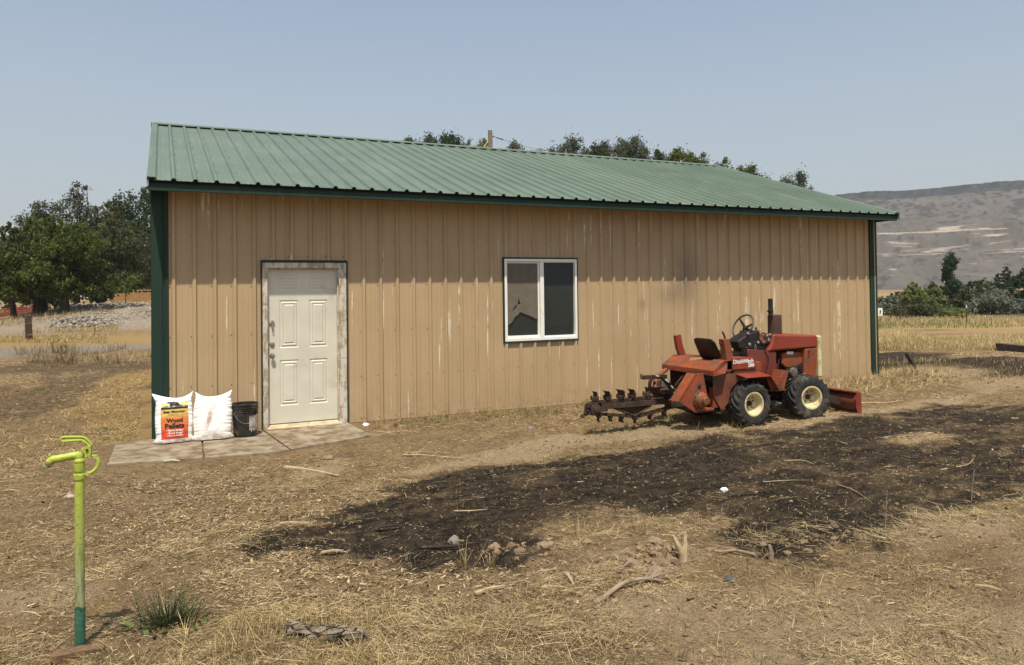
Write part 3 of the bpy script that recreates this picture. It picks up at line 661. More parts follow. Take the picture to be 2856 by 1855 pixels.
# ------------------------------------------------------------------ trencher
TO = Vector((7.2, -2.15, 0.0)); YN, YF, YC = -2.75, -1.55, -2.15
def q(cx, cy, Y):
    p = aty(1580+cx/2.7674, 800+cy/2.7674, Y); return (p.x, p.y, p.z)
def qx(cx, cy, Y): p = q(cx, cy, Y); return (p[0], p[2])
M_RED = simple('faded_red_paint', (0.220, 0.036, 0.017), 0.5, 0, 0.14, 3.5, 0.08, 60, dirt=(0.11, 0.062, 0.040), dirt_amt=0.55, dscale=5, wear=(0.33, 0.13, 0.085), wear_amt=0.3)
M_ORANGE = simple('sun_bleached_orange_paint', (0.265, 0.058, 0.020), 0.6, 0, 0.15, 4, 0.10, 60, dirt=(0.12, 0.066, 0.038), dirt_amt=0.75, dscale=6, wear=(0.060, 0.030, 0.020), wear_amt=0.5)
M_RUST = simple('rusty_steel', (0.048, 0.030, 0.021), 0.85, 0.2, 0.35, 12, 0.5, 70, dirt=(0.13, 0.085, 0.052), dirt_amt=0.35, dscale=12, wear=(0.16, 0.06, 0.025), wear_amt=0.4)
M_DARK = simple('greasy_black_metal', (0.022, 0.020, 0.019), 0.5, 0.3, 0.3, 10, 0.2, 50, dirt=(0.10, 0.075, 0.055), dirt_amt=0.4, dscale=8)
M_GREY = simple('dull_grey_metal', (0.18, 0.165, 0.145), 0.55, 0.5, 0.25, 12, 0.1, dirt=(0.08, 0.055, 0.04), dirt_amt=0.5, dscale=9)
M_CREAM = simple('cream_paint', (0.60, 0.52, 0.30), 0.5, 0, 0.08, 4, 0.05, dirt=(0.30, 0.20, 0.10), dirt_amt=0.6, dscale=9, wear=(0.25, 0.13, 0.06), wear_amt=0.15)
M_TYRE = simple('dusty_tyre_rubber', (0.034, 0.033, 0.032), 0.85, 0, 0.25, 8, 0.3, 60, dirt=(0.125, 0.105, 0.08), dirt_amt=0.55, dscale=6, spec=0.25)
M_SEAT = simple('black_vinyl', (0.009, 0.009, 0.010), 0.45, 0, 0.2, 6, 0.1)
M_DECAL = simple('white_decal', (0.80, 0.79, 0.75), 0.5, 0, 0.03, 5, 0)
M_MUFF = simple('brown_rusted_muffler', (0.060, 0.030, 0.021), 0.8, 0.1, 0.2, 9, 0.2, 60)

tr = thing('ride_on_trencher', TO, 'rusty red four-wheel ride-on trencher parked against the tan shed wall', 'trencher')
def T(): return MB(TO)

def text_mesh(body, size, bold=0.0, extrude=0.0, shear=0.0, space=1.0):
    c = bpy.data.curves.new('lettering', 'FONT'); c.body = body; c.size = size; c.offset = bold; c.extrude = extrude; c.shear = shear; c.space_character = space; c.resolution_u = 3
    o = bpy.data.objects.new('lettering', c); COL.objects.link(o)
    dg = bpy.context.evaluated_depsgraph_get(); dg.update()
    me = bpy.data.meshes.new_from_object(o.evaluated_get(dg)); bpy.data.objects.remove(o); bpy.data.curves.remove(c); return me
def lettering(body, size, M, mat, parent, org=None, name='lettering', width=None, fn=None, **k):
    """text laid in the plane given by M (x right, y up), scaled to a width; fn maps each point when given"""
    me = text_mesh(body, size, **k)
    if fn:
        import bmesh
        bm = bmesh.new(); bm.from_mesh(me)
        for _ in range(3):
            le = [e for e in bm.edges if e.calc_length() > 0.10*size]
            if le: bmesh.ops.subdivide_edges(bm, edges=le, cuts=1)
            bmesh.ops.triangulate(bm, faces=bm.faces[:])
        bm.to_mesh(me); bm.free()
    co = np.zeros(len(me.vertices)*3, np.float32); me.vertices.foreach_get('co', co); co = co.reshape(-1, 3)
    x0, x1 = co[:, 0].min(), co[:, 0].max(); y0 = co[:, 1].min()
    co[:, 0] -= x0
    if width: co[:, :2] *= (width/(x1-x0), 1) if k.get('squeeze') else width/(x1-x0)
    for v, c in zip(me.vertices, co):
        p = fn(c[0], c[1]) if fn else M @ Vector(c)
        if org is not None: p = Vector(p)-Vector(org)
        v.co = p
    me.update(); return link(name, me, mat, parent)

def wheel(c, R_, wd, side, yaw=0.0, name='wheel'):
    """tyre with chevron lugs (axis along y, outer face towards side) and a dished cream rim as sub-part"""
    M = Matrix.Translation(Vector(c)-TO) @ Matrix.Rotation(yaw, 4, 'Z') @ (Matrix.Rotation(R(90), 4, 'X') if side < 0 else Matrix.Rotation(R(-90), 4, 'X'))
    h = wd/2; rr = 0.148
    prof = [(rr-0.004, -h*0.70), (rr+0.012, -h*0.84), (rr+0.05, -h*0.97), (R_-0.055, -h), (R_-0.028, -h*0.90), (R_-0.018, -h*0.55), (R_-0.014, 0), (R_-0.018, h*0.55), (R_-0.028, h*0.90), (R_-0.055, h), (rr+0.05, h*0.97), (rr+0.030, h*0.955), (rr+0.024, h*0.90), (rr+0.012, h*0.87), (rr-0.004, h*0.72)]
    b = MB(); b.lathe(prof, 48, M, cap=False)
    nl = 19
    for k in range(nl):
        for s in (-1, 1):
            a0 = 2*math.pi*(k+(0.25 if s < 0 else -0.25))/nl
            def pt(t, wdt, hh):
                """t from the tread centre 0 to the shoulder 1"""
                z = s*h*(0.03+0.93*t); a = a0+0.42*(t**0.9)+wdt
                r = (R_+0.002 if t < 0.8 else R_-0.016)-hh
                return (r*math.cos(a), r*math.sin(a), z)
            ts = [0.0, 0.35, 0.72, 0.98]; v = []
            for t in ts:
                w0 = 0.052*(0.8+0.35*t)
                v += [pt(t, -w0, 0.026), pt(t, -w0*0.72, 0), pt(t, w0*0.72, 0), pt(t, w0, 0.026)]
            f = []
            for i in range(3):
                for j in range(3): f.append((4*i+j, 4*i+j+1, 4*i+5+j, 4*i+4+j))
            f += [(0, 3, 2, 1), (12, 13, 14, 15)]
            # shoulder block running down the sidewall
            o_ = len(v); w0 = 0.052*1.15
            for hh, zz in ((0.05, 1.0), (0.085, 1.012)):
                a = a0+0.42+0.02
                r = R_-hh
                for wdt in (-w0*0.8, w0*0.8): v.append((r*math.cos(a+wdt), r*math.sin(a+wdt), s*h*zz))
            f += [(12, 13, o_), (13, 14, o_+1, o_), (14, 15, o_+1), (o_, o_+1, o_+3, o_+2)]
            b.add(v, f, M)
    o = b.build(name, M_TYRE, tr, sm=32)
    b = MB(); b.lathe([(rr+0.012, h*0.86), (rr+0.006, h*0.90), (rr-0.012, h*0.88), (rr-0.018, h*0.70), (rr-0.030, h*0.28), (rr-0.040, h*0.18), (0.085, h*0.12), (0.060, h*0.16), (0.050, h*0.16), (0.0005, h*0.16)], 40, M, cap=False)
    b.lathe([(rr-0.004, -h*0.7), (rr-0.018, h*0.3)], 40, M, cap=False)
    rim = b.build('rim', M_CREAM, o, sm=35)
    b = MB()
    for k in range(5):
        a = 2*math.pi*k/5+0.4
        b.lathe([(0.011, 0), (0.011, 0.011), (0.006, 0.016)], 6, M @ Matrix.Translation((0.066*math.cos(a), 0.066*math.sin(a), h*0.13)))
    for k in range(4):
        a = 2*math.pi*k/4+0.9
        b.lathe([(0.013, 0), (0.012, 0.002)], 8, M @ Matrix.Translation((0.105*math.cos(a), 0.105*math.sin(a), h*0.155)))
    b.lathe([(0.036, 0), (0.036, 0.02), (0.028, 0.03), (0.0005, 0.032)], 16, M @ Matrix.Translation((0, 0, h*0.14)))
    tag(b.build('lug_nut', M_RUST, o, sm=35), kind='stuff')
    return o
ZR = 0.268
wheel((6.965, YN+0.135, ZR), 0.292, 0.27, -1); wheel((6.965, YF-0.135, ZR), 0.292, 0.27, 1)
wheel((8.005, YN+0.150, ZR+0.008), 0.298, 0.27, -1, R(-11)); wheel((8.005, YF-0.150, ZR+0.008), 0.298, 0.27, 1, R(-11))

# chassis and driveline between the wheels
b = T(); b.bb((6.45, -2.42, 0.36), (8.35, -2.34, 0.47)); b.build('chassis_rail', M_DARK, tr, bevel=0.004)
b = T(); b.bb((6.45, -1.96, 0.36), (8.35, -1.88, 0.47)); b.build('chassis_rail', M_DARK, tr, bevel=0.004)
b = T(); b.tube([(6.965, -2.52, ZR), (6.965, -1.78, ZR)], 0.05, 12); b.lathe([(0.03, -0.12), (0.11, -0.06), (0.12, 0.0), (0.11, 0.06), (0.03, 0.12)], 16, axis_m((6.965, -2.2, ZR), (0, 1, 0))); b.build('rear_axle', M_DARK, tr, sm=40)
b = T(); b.tube([(8.005, -2.50, ZR), (8.005, -1.80, ZR)], 0.05, 12); b.lathe([(0.03, -0.12), (0.10, -0.06), (0.11, 0.0), (0.10, 0.06), (0.03, 0.12)], 16, axis_m((8.005, -2.1, ZR), (0, 1, 0))); b.build('front_axle', M_DARK, tr, sm=40)
b = T(); b.tube([q(1560, 895, -2.30), q(1600, 900, -2.30)], 0.04, 12); b.tube([q(1600, 902, -2.30), q(1705, 912, -2.30)], [0.052, 0.058], 14); b.tube([q(1590, 880, -2.32), q(1650, 905, -2.36), q(1690, 875, -2.36)], 0.014, 8); b.build('drive_shaft', M_GREY, tr, sm=40)

# engine bay
YH0, YH1 = -2.44, -1.86
hood = T(); pts = [qx(1557, 500, YH0), qx(1585, 440, YH0), qx(1600, 368, YH0), qx(1938, 373, YH0), qx(1942, 468, YH0)]
hood.prism(pts, YH0, YH1); hood = hood.build('hood', M_RED, tr, bevel=0.028, bseg=4)
b = T(); pts = [qx(1845, 480, YH0-.004), qx(1942, 470, YH0-.004), qx(1934, 700, YH0-.004), qx(1838, 700, YH0-.004)]; b.prism(pts, YH0+0.006, YH1-0.006); b.build('radiator_shroud', M_ORANGE, tr, bevel=0.012)
b = T(); x0, z0 = qx(1943, 400, YH0-.01); zb = qx(1934, 700, YH0)[1]; zt = qx(1938, 371, YH0)[1]; b.bb((x0+0.003, YH0-0.012, zb), (x0+0.072, YH1+0.012, zt-0.012)); b.build('grille_surround', M_CREAM, tr, bevel=0.022, bseg=3)
b = T()
for k in range(10): b.bb((x0+0.070, YH0+0.05, zb+0.06+k*0.045), (x0+0.079, YH1-0.05, zb+0.075+k*0.045))
tag(b.build('grille_bar', M_DARK, tr), kind='stuff')
b = T(); b.lathe([(0.014, 0), (0.012, 0.008)], 8, axis_m(q(1872, 497, YH0-.002), (0, -1, 0))); b.tube([q(1872, 497, YH0-.012), q(1876, 545, YH0-.012)], 0.004, 6); b.build('hood_latch', M_DARK, tr)
# orange engine shroud (fuel tank shape) and the engine block below
b = T(); pts = [qx(1668, 520, -2.38), qx(1690, 505, -2.38), qx(1820, 503, -2.38), qx(1832, 520, -2.38), qx(1834, 640, -2.38), qx(1810, 690, -2.38), qx(1795, 640, -2.38), qx(1690, 622, -2.38), qx(1665, 595, -2.38)]
es = T(); es.prism(pts, -2.38, -1.95); es = es.build('engine_shroud', M_ORANGE, tr, bevel=0.02, bseg=3)
b = T(); b.plate([q(1700, 500, -2.385), q(1750, 499, -2.385), q(1752, 520, -2.385), q(1702, 522, -2.385)], 0.002); b.build('sticker', M_DECAL, es)
b = T(); b.bb((7.55, -2.30, 0.47), (8.2, -1.95, 0.86)); b.build('engine_block', M_DARK, tr, bevel=0.02)
for (cx, cy, rr, ln) in ((1715, 655, 0.068, 0.10), (1780, 625, 0.075, 0.07)):
    b = T(); b.lathe([(rr*0.6, 0), (rr, 0.01), (rr, ln), (rr*0.75, ln+0.012), (0.02, ln+0.014)], 20, axis_m(q(cx, cy, -2.32), (0, -1, 0)))
    for k in range(8):
        a = 2*math.pi*k/8; c = Vector(q(cx, cy, -2.32))+Vector((rr*.8*math.cos(a), -ln-0.012, rr*.8*math.sin(a))); b.lathe([(0.008, 0), (0.006, 0.008)], 6, axis_m(c, (0, -1, 0)))
    b.build('alternator' if cy == 655 else 'flywheel_housing', M_GREY if cy == 655 else M_DARK, tr, sm=35)
b = T(); b.tube([q(1755, 620, -2.42), q(1790, 605, -2.43), q(1815, 630, -2.43), q(1800, 665, -2.43), q(1755, 660, -2.42)], 0.009, 7); b.tube([q(1690, 600, -2.35), q(1650, 560, -2.36), q(1645, 520, -2.3)], 0.014, 8); b.tube([q(1655, 595, -2.32), q(1700, 640, -2.38), q(1760, 600, -2.4)], 0.008, 7); b.tube([q(1700, 700, -2.36), q(1740, 690, -2.42), q(1800, 690, -2.42)], 0.010, 7)
b.build('hose', M_DARK, tr, sm=50)
b = T(); b.tube([q(1715, 718, -2.45), q(1845, 668, -2.47)], 0.010, 8); b.build('steering_link', M_GREY, tr)
# muffler on the hood
b = T(); mx, mz = qx(1608, 356, YC); _, mt = qx(1608, 216, YC); rm = 0.094
b.lathe([(rm*0.9, mz-0.05), (rm, mz-0.04), (rm, mt-0.012), (rm*0.96, mt-0.004), (rm*0.9, mt), (0.03, mt+0.002)], 32, Matrix.Translation((mx, YC, 0)), cap=True); muf = b.build('muffler', M_MUFF, tr, sm=35)
b = T(); p0 = q(1577, 214, YC-.05); p1 = q(1573, 92, YC-.05); b.tube([p0, (p0[0]-.001, p0[1], p0[2]+.05), p1], [0.036, 0.033, 0.033], 16, cap=True); b.build('exhaust_pipe', M_DARK, muf, sm=40)
b = T(); c = q(1574, 187, YC-.05); b.lathe([(0.040, -0.012), (0.040, 0.012)], 16, Matrix.Translation(c)); b.tube([(c[0]-.03, c[1]-.02, c[2]), (c[0]-.075, c[1]-.02, c[2]+.002)], 0.009, 6); b.build('exhaust_clamp', M_DARK, muf)

# dash, pedestal and steering
b = T(); b.prism([qx(1395, 480, -2.42), qx(1620, 500, -2.42), qx(1620, 595, -2.42), qx(1640, 600, -2.42), qx(1630, 720, -2.42), qx(1500, 720, -2.42), qx(1500, 590, -2.42), qx(1405, 560, -2.42)], -2.42, -2.14); b.build('pedestal', simple('deep_red_paint', (0.15, 0.030, 0.018), 0.55, 0, 0.2, 4, 0.1, dirt=(0.08, 0.05, 0.035), dirt_amt=0.5), tr, bevel=0.01)
b = T(); b.prism([qx(1325, 425, -2.38), qx(1360, 395, -2.38), qx(1420, 360, -2.38), qx(1500, 337, -2.38), qx(1520, 400, -2.38), qx(1555, 440, -2.38), qx(1558, 498, -2.38), qx(1400, 478, -2.38), qx(1335, 478, -2.38)], -2.38, -2.16); dash = b.build('dashboard', M_DARK, tr, bevel=0.012)
b = T(); b.prism([qx(1495, 345, -2.41), qx(1520, 350, -2.41), qx(1600, 366, -2.41), qx(1590, 425, -2.41), qx(1560, 440, -2.41), qx(1520, 440, -2.41), qx(1497, 420, -2.41)], -2.41, -2.0); b.build('cowl', simple('scuffed_red_black_cowl', (0.17, 0.035, 0.025), 0.5, 0, 0.3, 6, 0.1, dirt=(0.018, 0.015, 0.014), dirt_amt=1.0, dscale=7, wear=(0.40, 0.36, 0.27), wear_amt=0.8), tr, bevel=0.015)
b = T(); 
for (cx, cy) in ((1400, 360), (1412, 445), (1478, 430)): b.lathe([(0.020, 0), (0.020, 0.012), (0.014, 0.014)], 12, axis_m(q(cx, cy, -2.385), (-0.2, -1, 0.2)))
tag(b.build('gauge', M_CHROME, dash), kind='stuff')
b = T(); p = q(1458, 440, -2.40); b.tube([p, (p[0]-.01, p[1], p[2]-.04), (p[0]-.01, p[1], p[2]-.07), (p[0]+.012, p[1], p[2]-.075), (p[0]+.012, p[1], p[2]-.03), p], 0.005, 6); b.build('padlock_shackle', M_CHROME, dash)
b = T(); b.tube([q(1478, 370, -2.25), q(1460, 312, -2.25)], [0.011, 0.017], 8); b.build('throttle_lever', M_GREY, dash, sm=50)
wc = Vector(q(1362, 306, -2.15)); wn = Vector((-0.88, -0.02, 0.47)).normalized(); Mw = axis_m(wc, wn, (0, 1, 0)); RW = 0.176
b = T(); b.tube([Mw @ Vector((RW*math.cos(a), RW*math.sin(a), 0)) for a in np.linspace(0, 2*math.pi, 40, endpoint=False)], 0.0125, 10, closed=True); sw = b.build('steering_wheel', simple('worn_grey_plastic', (0.055, 0.050, 0.043), 0.45, 0, 0.3, 9, 0.1), tr, sm=60)
b = T()
hubc = Mw @ Vector((0, 0, -0.045))
for a in (R(78), R(198), R(318)):
    e = Mw @ Vector((RW*math.cos(a), RW*math.sin(a), 0)); dd = (e-hubc); sd_ = dd.cross(wn).normalized()
    b.add([hubc-sd_*.022, hubc+sd_*.022, e+sd_*.010, e-sd_*.010, hubc-sd_*.022-wn*.008, hubc+sd_*.022-wn*.008, e+sd_*.010-wn*.008, e-sd_*.010-wn*.008], [(0, 1, 2, 3), (7, 6, 5, 4), (0, 4, 5, 1), (1, 5, 6, 2), (2, 6, 7, 3), (3, 7, 4, 0)])
b.lathe([(0.034, -0.06), (0.034, -0.03), (0.02, -0.022), (0.0005, -0.02)], 16, Mw); b.build('wheel_spokes', M_DARK, sw, sm=40)
b = T(); b.tube([hubc, hubc-wn*0.30], [0.022, 0.028], 12); b.build('steering_column', M_DARK, tr, sm=40)
b = T(); p = q(1366, 512, -2.2); b.tube([q(1366, 545, -2.2), p], 0.008, 6); b.lathe([(0.003, -0.018), (0.016, -0.01), (0.018, 0), (0.014, 0.012), (0.002, 0.016)], 10, Matrix.Translation(p)); b.build('gear_lever', M_DARK, tr, sm=50)
b = T(); b.tube([q(1350, 545, -2.2), q(1338, 480, -2.2)], 0.005, 5); b.tube([q(1350, 545, -2.2), q(1358, 480, -2.2)], 0.005, 5); b.build('control_linkage', M_GREY, tr)

# seat console with lettering, seat and side guards
b = T(); b.prism([qx(1283, 552, -2.62), qx(1300, 546, -2.62), qx(1450, 546, -2.62), qx(1458, 556, -2.62), qx(1470, 628, -2.62), qx(1283, 644, -2.62)], -2.62, -2.2); cons = b.build('side_console', M_RED, tr, bevel=0.010)
def on_plane(cx, cy, Y, cx1, cy1):
    o = Vector(q(cx, cy, Y)); e = Vector(q(cx1, cy1, Y)); x = (e-o).normalized(); y = Vector((0, -1, 0)).cross(x); y = x.cross(Vector((0, -1, 0))) if y.z < 0 else y
    m_ = Matrix((x, y, x.cross(y))).transposed().to_4x4(); m_.translation = o; return m_, (e-o).length
m_, wdt = on_plane(1288, 595, -2.6225, 1443, 583); lettering('DitchWitch', 0.1, m_, M_DECAL, cons, TO, width=wdt, bold=0.0025, space=0.97)
m_, wdt = on_plane(1402, 617, -2.6225, 1450, 613); lettering('2300', 0.06, m_, M_DECAL, cons, TO, width=wdt, bold=0.0025, space=0.9)
b = T(); b.bb((q(1460, 590, -2.55)[0], -2.55, 0.66), (q(1505, 590, -2.55)[0], -2.2, q(1460, 582, -2.55)[2])); b.build('console_bracket', M_ORANGE, tr, bevel=0.006)
def guard(side_pts, y0, y1, name='seat_guard'):
    """bent channel: web plus two flanges following the side outline (left edge points, right edge points)"""
    b = T(); n = len(side_pts)
    front = [r for l, r in side_pts]; back = [l for l, r in side_pts]
    poly = back+front[::-1]
    b.prism(poly, y0, y0+0.012); b.prism(poly, y1-0.012, y1)
    v = []; f = []
    for i, (x, z) in enumerate(front): v += [(x, y0+0.012, z), (x, y1-0.012, z), (x-0.008, y0+0.012, z), (x-0.008, y1-0.012, z)]
    for i in range(n-1): f += [(4*i, 4*i+1, 4*i+5, 4*i+4), (4*i+2, 4*i+6, 4*i+7, 4*i+3)]
    b.add(v, f); return b.build(name, M_ORANGE if y0 < -2.3 else M_RED, tr)
yg = -2.60
b = T(); poly = [qx(x, y, yg) for x, y in ((1212, 406), (1258, 402), (1273, 455), (1283, 510), (1285, 570), (1281, 640), (1240, 644), (1236, 560), (1228, 490))]
b.prism(poly, yg, yg+0.10); g1 = b.build('seat_guard', M_ORANGE, tr, bevel=0.006)
yg = -1.76
b = T(); poly = [qx(x, y, yg) for x, y in ((834, 376), (886, 368), (892, 415), (905, 470), (924, 526), (866, 530), (848, 470), (838, 415))]
b.prism(poly, yg, yg+0.03)
b.prism([qx(x, y, yg-.02) for x, y in ((834, 376), (848, 373), (854, 430), (864, 480), (884, 530), (866, 530), (848, 470), (838, 415))], yg-0.05, yg-0.001); b.build('seat_guard', M_RED, tr, bevel=0.004)
b = T(); b.tube([q(1226, 405, -2.52), q(1215, 370, -2.52), q(1202, 345, -2.52)], [0.012, 0.013, 0.010], 8); b.build('control_lever', M_RUST, tr, sm=50)
b = T(); b.tube([q(1215, 437, -2.56), q(1180, 436, -2.56)], 0.012, 8); b.build('hitch_pin', M_RUST, tr)
def cushion(c4, t, mat, name):
    """rounded slab on four corner points (3-D), thickness along the normal"""
    c = [Vector(p) for p in c4]; nn = (c[1]-c[0]).cross(c[3]-c[0]).normalized(); n = 10; b = T(); v = []; f = []
    def P(s, t_): return c[0].lerp(c[1], s).lerp(c[3].lerp(c[2], s), t_)
    for side in (0, 1):
        for i in range(n+1):
            for j in range(n+1):
                a, d_ = (i/n)*2-1, (j/n)*2-1
                k = (abs(a)**6+abs(d_)**6)**(1/6); m_ = max(abs(a), abs(d_)); sc = (m_/k if k > 1e-6 else 1)
                e = max(0.0, 1-max(abs(a), abs(d_))**6)
                v.append(tuple(P((a*sc+1)/2, (d_*sc+1)/2)+nn*(t*0.5*(1 if side else -1)*(0.25+0.75*e**0.5))))
        o_ = side*(n+1)**2
        for i in range(n):
            for j in range(n):
                k_ = [o_+i*(n+1)+j, o_+(i+1)*(n+1)+j, o_+(i+1)*(n+1)+j+1, o_+i*(n+1)+j+1]; f.append(tuple(k_ if side else k_[::-1]))
    rim = [i*(n+1) for i in range(n+1)]+[n*(n+1)+j for j in range(1, n+1)]+[i*(n+1)+n for i in range(n-1, -1, -1)]+[j for j in range(n-1, 0, -1)]; N = (n+1)**2
    for i in range(len(rim)): a_, b_ = rim[i], rim[(i+1) % len(rim)]; f.append((a_, b_, b_+N, a_+N))
    b.add(v, f); return b.build(name, mat, tr, sm=60)
cushion([(6.615, -2.385, 1.092), (6.635, -1.94, 1.092), (6.76, -1.97, 0.795), (6.75, -2.40, 0.815)], 0.06, M_SEAT, 'backrest')
cushion([(6.74, -2.39, 0.85), (6.74, -1.93, 0.85), (7.12, -1.93, 0.885), (7.12, -2.39, 0.885)], 0.07, M_SEAT, 'seat')
# rear deck
XD = 6.33; D0, D1 = -2.72, -1.655
b = T(); b.bb((XD-0.006, D0, 0.662), (XD+0.012, D1, 0.716)); dk = b.build('deck_lip', M_ORANGE, tr, bevel=0.003)
b = T()
for k in range(6): b.lathe([(0.008, 0), (0.006, 0.007)], 6, axis_m((XD-0.006, D0+0.08+k*0.18, 0.69), (-1, 0, 0)))
tag(b.build('deck_bolt', M_RUST, dk), kind='stuff')
XT, ZT = 6.515, 0.842
def slope(y0, y1, e0=0.0, e1=0.0): return [(XD, y0, 0.718), (XT, y0+e0, ZT), (XT, y1-e1, ZT), (XD, y1, 0.718)]
b = T(); b.plate([(XD, D0, 0.718), (XD, D1, 0.718), (XT, D1-0.02, ZT), (XT, -2.03, ZT), (XD+0.115, -2.10, 0.795), (XD+0.085, -2.46, 0.776), (XT, -2.52, ZT), (XT, D0+0.02, ZT)][::-1], 0.008); b.build('rear_deck', M_ORANGE, tr)
b = T(); b.plate([(XD+0.125, -2.45, 0.772), (XD+0.125, -2.06, 0.790), (6.72, -2.04, 0.80), (6.72, -2.45, 0.80)][::-1], 0.006); b.build('deck_step', M_ORANGE, tr)
for y0, y1, xe in ((D0+0.03, -2.52, 6.60), (-2.03, D1-0.02, 6.78)):
    b = T(); b.bb((XT+0.002, y0, ZT-0.008), (xe, y1, ZT+0.002)); b.build('deck_top', M_RED, tr, bevel=0.003)
b = T(); e2 = qx(1228, 640, D0); b.plate([(XD, D0, 0.664), (e2[0], D0, 0.690), (e2[0]+0.02, D0+0.05, 0.71), (6.60, D0+0.05, ZT-0.01), (XT, D0+0.02, ZT), (XD, D0, 0.716)], -0.008); b.build('deck_side', M_ORANGE, tr)
b = T(); b.prism([(XD+0.01, 0.664), (6.74, 0.664), (6.74, ZT-0.01), (XT+0.01, ZT-0.01), (XD+0.012, 0.716)], D1-0.010, D1-0.002); b.build('deck_side', M_ORANGE, tr)
b = T(); b.bb((6.50, -2.60, 0.69), (6.74, -2.50, 0.83)); b.build('deck_bracket', M_ORANGE, tr, bevel=0.004)
b = T(); e = XD+0.105; b.plate([(e-0.03, -1.72, 0.762), (e-0.03, -1.84, 0.762), (e+0.025, -1.84, 0.80), (e+0.025, -1.72, 0.80)], 0.004); b.build('warning_label', M_DECAL, tr)
# body sides and fenders
for y, yy in ((-2.60, -2.5), (-1.72, -1.8)):
    b = T(); b.prism([(6.42, 0.40), (6.42, 0.66), (6.75, 0.66), (6.76, 0.70), (7.16, 0.70), (7.18, 0.60), (7.0, 0.60), (6.82, 0.56), (6.70, 0.46), (6.66, 0.30), (6.55, 0.20)], y, y+0.012); b.build('body_side', simple('rust_streaked_red', (0.155, 0.048, 0.026), 0.65, 0, 0.25, 5, 0.15, dirt=(0.09, 0.055, 0.035), dirt_amt=0.6), tr)
b = T(); b.bb((6.52, -2.58, 0.55), (6.8, -1.90, 0.655)); b.build('hydraulic_tank', M_DARK, tr, bevel=0.01)
for s, y0, y1 in ((1, -2.78, -2.42), (-1, -1.88, -1.52)):
    b = T(); yo, yi = (y0, y1) if s > 0 else (y1, y0)
    b.plate([(6.80, yo, 0.612), (7.21, yo, 0.612), (7.22, yi, 0.675), (6.78, yi, 0.675)], 0.008 if s > 0 else -0.008); b.build('fender', M_RED, tr)
    b = T(); b.plate([(7.21, yo, 0.610), (7.36, yo, 0.42), (7.36, yi, 0.42), (7.22, yi, 0.673)], 0.008 if s > 0 else -0.008); b.build('fender_drop', M_ORANGE, tr)
# foot platform tray on each side
for y0, y1, s in ((-2.70, -2.42, 1), (-1.86, -1.58, -1)):
    b = T(); X0, X1 = 7.27, 7.53
    b.bb((X0, y0, 0.405), (X1, y1, 0.42)); ft = b.build('foot_platform', M_ORANGE, tr)
    yo = y0 if s > 0 else y1-0.01
    b = T(); b.prism([(7.20, 0.60), (7.29, 0.405), (7.50, 0.415), (7.585, 0.645), (7.50, 0.66), (7.44, 0.57)], yo, yo+0.01); b.build('side_plate', M_ORANGE, ft)
    b = T(); b.plate([(7.51, y0+0.012, 0.42), (7.51, y1, 0.42), (7.60, y1, 0.66), (7.60, y0+0.012, 0.66)], 0.008); b.build('toe_plate', M_ORANGE, ft)
    if s > 0:
        b = T()
        for i in range(7):
            for j in range(5):
                x = 7.27+i*0.034+j*0.006+rnd.uniform(-.006, .006); z = 0.435+j*0.032+rnd.uniform(-.006, .006)
                if z < 0.66-1.8*(7.36-x if x < 7.36 else 0)-0.05: b.lathe([(0.0065, 0), (0.005, 0.003)], 6, axis_m((x, yo-0.0005, z), (0, -1, 0)))
        tag(b.build('grip_hole', M_DARK, ft), kind='stuff')
# trencher drive: tapered gearcase plates, hub with its bolts, support post
for y, nm in ((-2.66, 'gearcase_plate'), (-2.50, 'gearcase_plate')):
    b = T(); b.prism([qx(x, c, y) for x, c in ((1000, 672), (1056, 668), (1066, 720), (1090, 850), (1075, 930), (1003, 976), (868, 888))], y, y+0.02); b.build(nm, M_ORANGE, tr, bevel=0.004)
b = T(); b.plate([q(1000, 672, -2.66), q(868, 888, -2.66), (q(868, 888, -2.66)[0]+.0, -2.48, q(868, 888, -2.66)[2]), (q(1000, 672, -2.66)[0], -2.48, q(1000, 672, -2.66)[2])], 0.012); b.build('gearcase_edge', M_ORANGE, tr)
hc = q(1032, 872, -2.665); Mh = axis_m(hc, (0, -1, 0))
b = T(); b.lathe([(0.112, 0.0), (0.112, 0.018), (0.098, 0.022), (0.094, 0.045), (0.075, 0.075), (0.052, 0.085), (0.050, 0.125), (0.044, 0.132), (0.0005, 0.133)], 32, Mh); hub = b.build('gear_hub', M_ORANGE, tr, sm=30)
b = T()
for k in range(12):
    a = 2*math.pi*k/12; b.lathe([(0.010, 0), (0.010, 0.009), (0.005, 0.012)], 6, Mh @ Matrix.Translation((0.103*math.cos(a), 0.103*math.sin(a), 0.018)))
tag(b.build('hub_bolt', M_RUST, hub), kind='stuff')
b = T(); b.lathe([(0.024, 0), (0.024, 0.003)], 14, axis_m(q(1027, 772, -2.664), (0, -1, 0))); b.build('inspection_hole', M_DARK, tr)
b = T(); b.bb((q(1130, 800, -2.58)[0], -2.58, 0.24), (q(1175, 800, -2.58)[0], -2.50, 0.50)); b.bb((6.16, -2.60, 0.215), (6.43, -2.44, 0.245)); b.build('support_post', M_ORANGE, tr, bevel=0.005)
b = T(); b.bb((6.30, -2.46, 0.16), (6.66, -1.95, 0.50)); b.build('drive_housing', M_DARK, tr, bevel=0.02)
b = T(); b.bb((6.2, -1.82, 0.36), (6.36, -1.70, 0.52)); b.build('hydraulic_motor', M_GREY, tr, bevel=0.02)

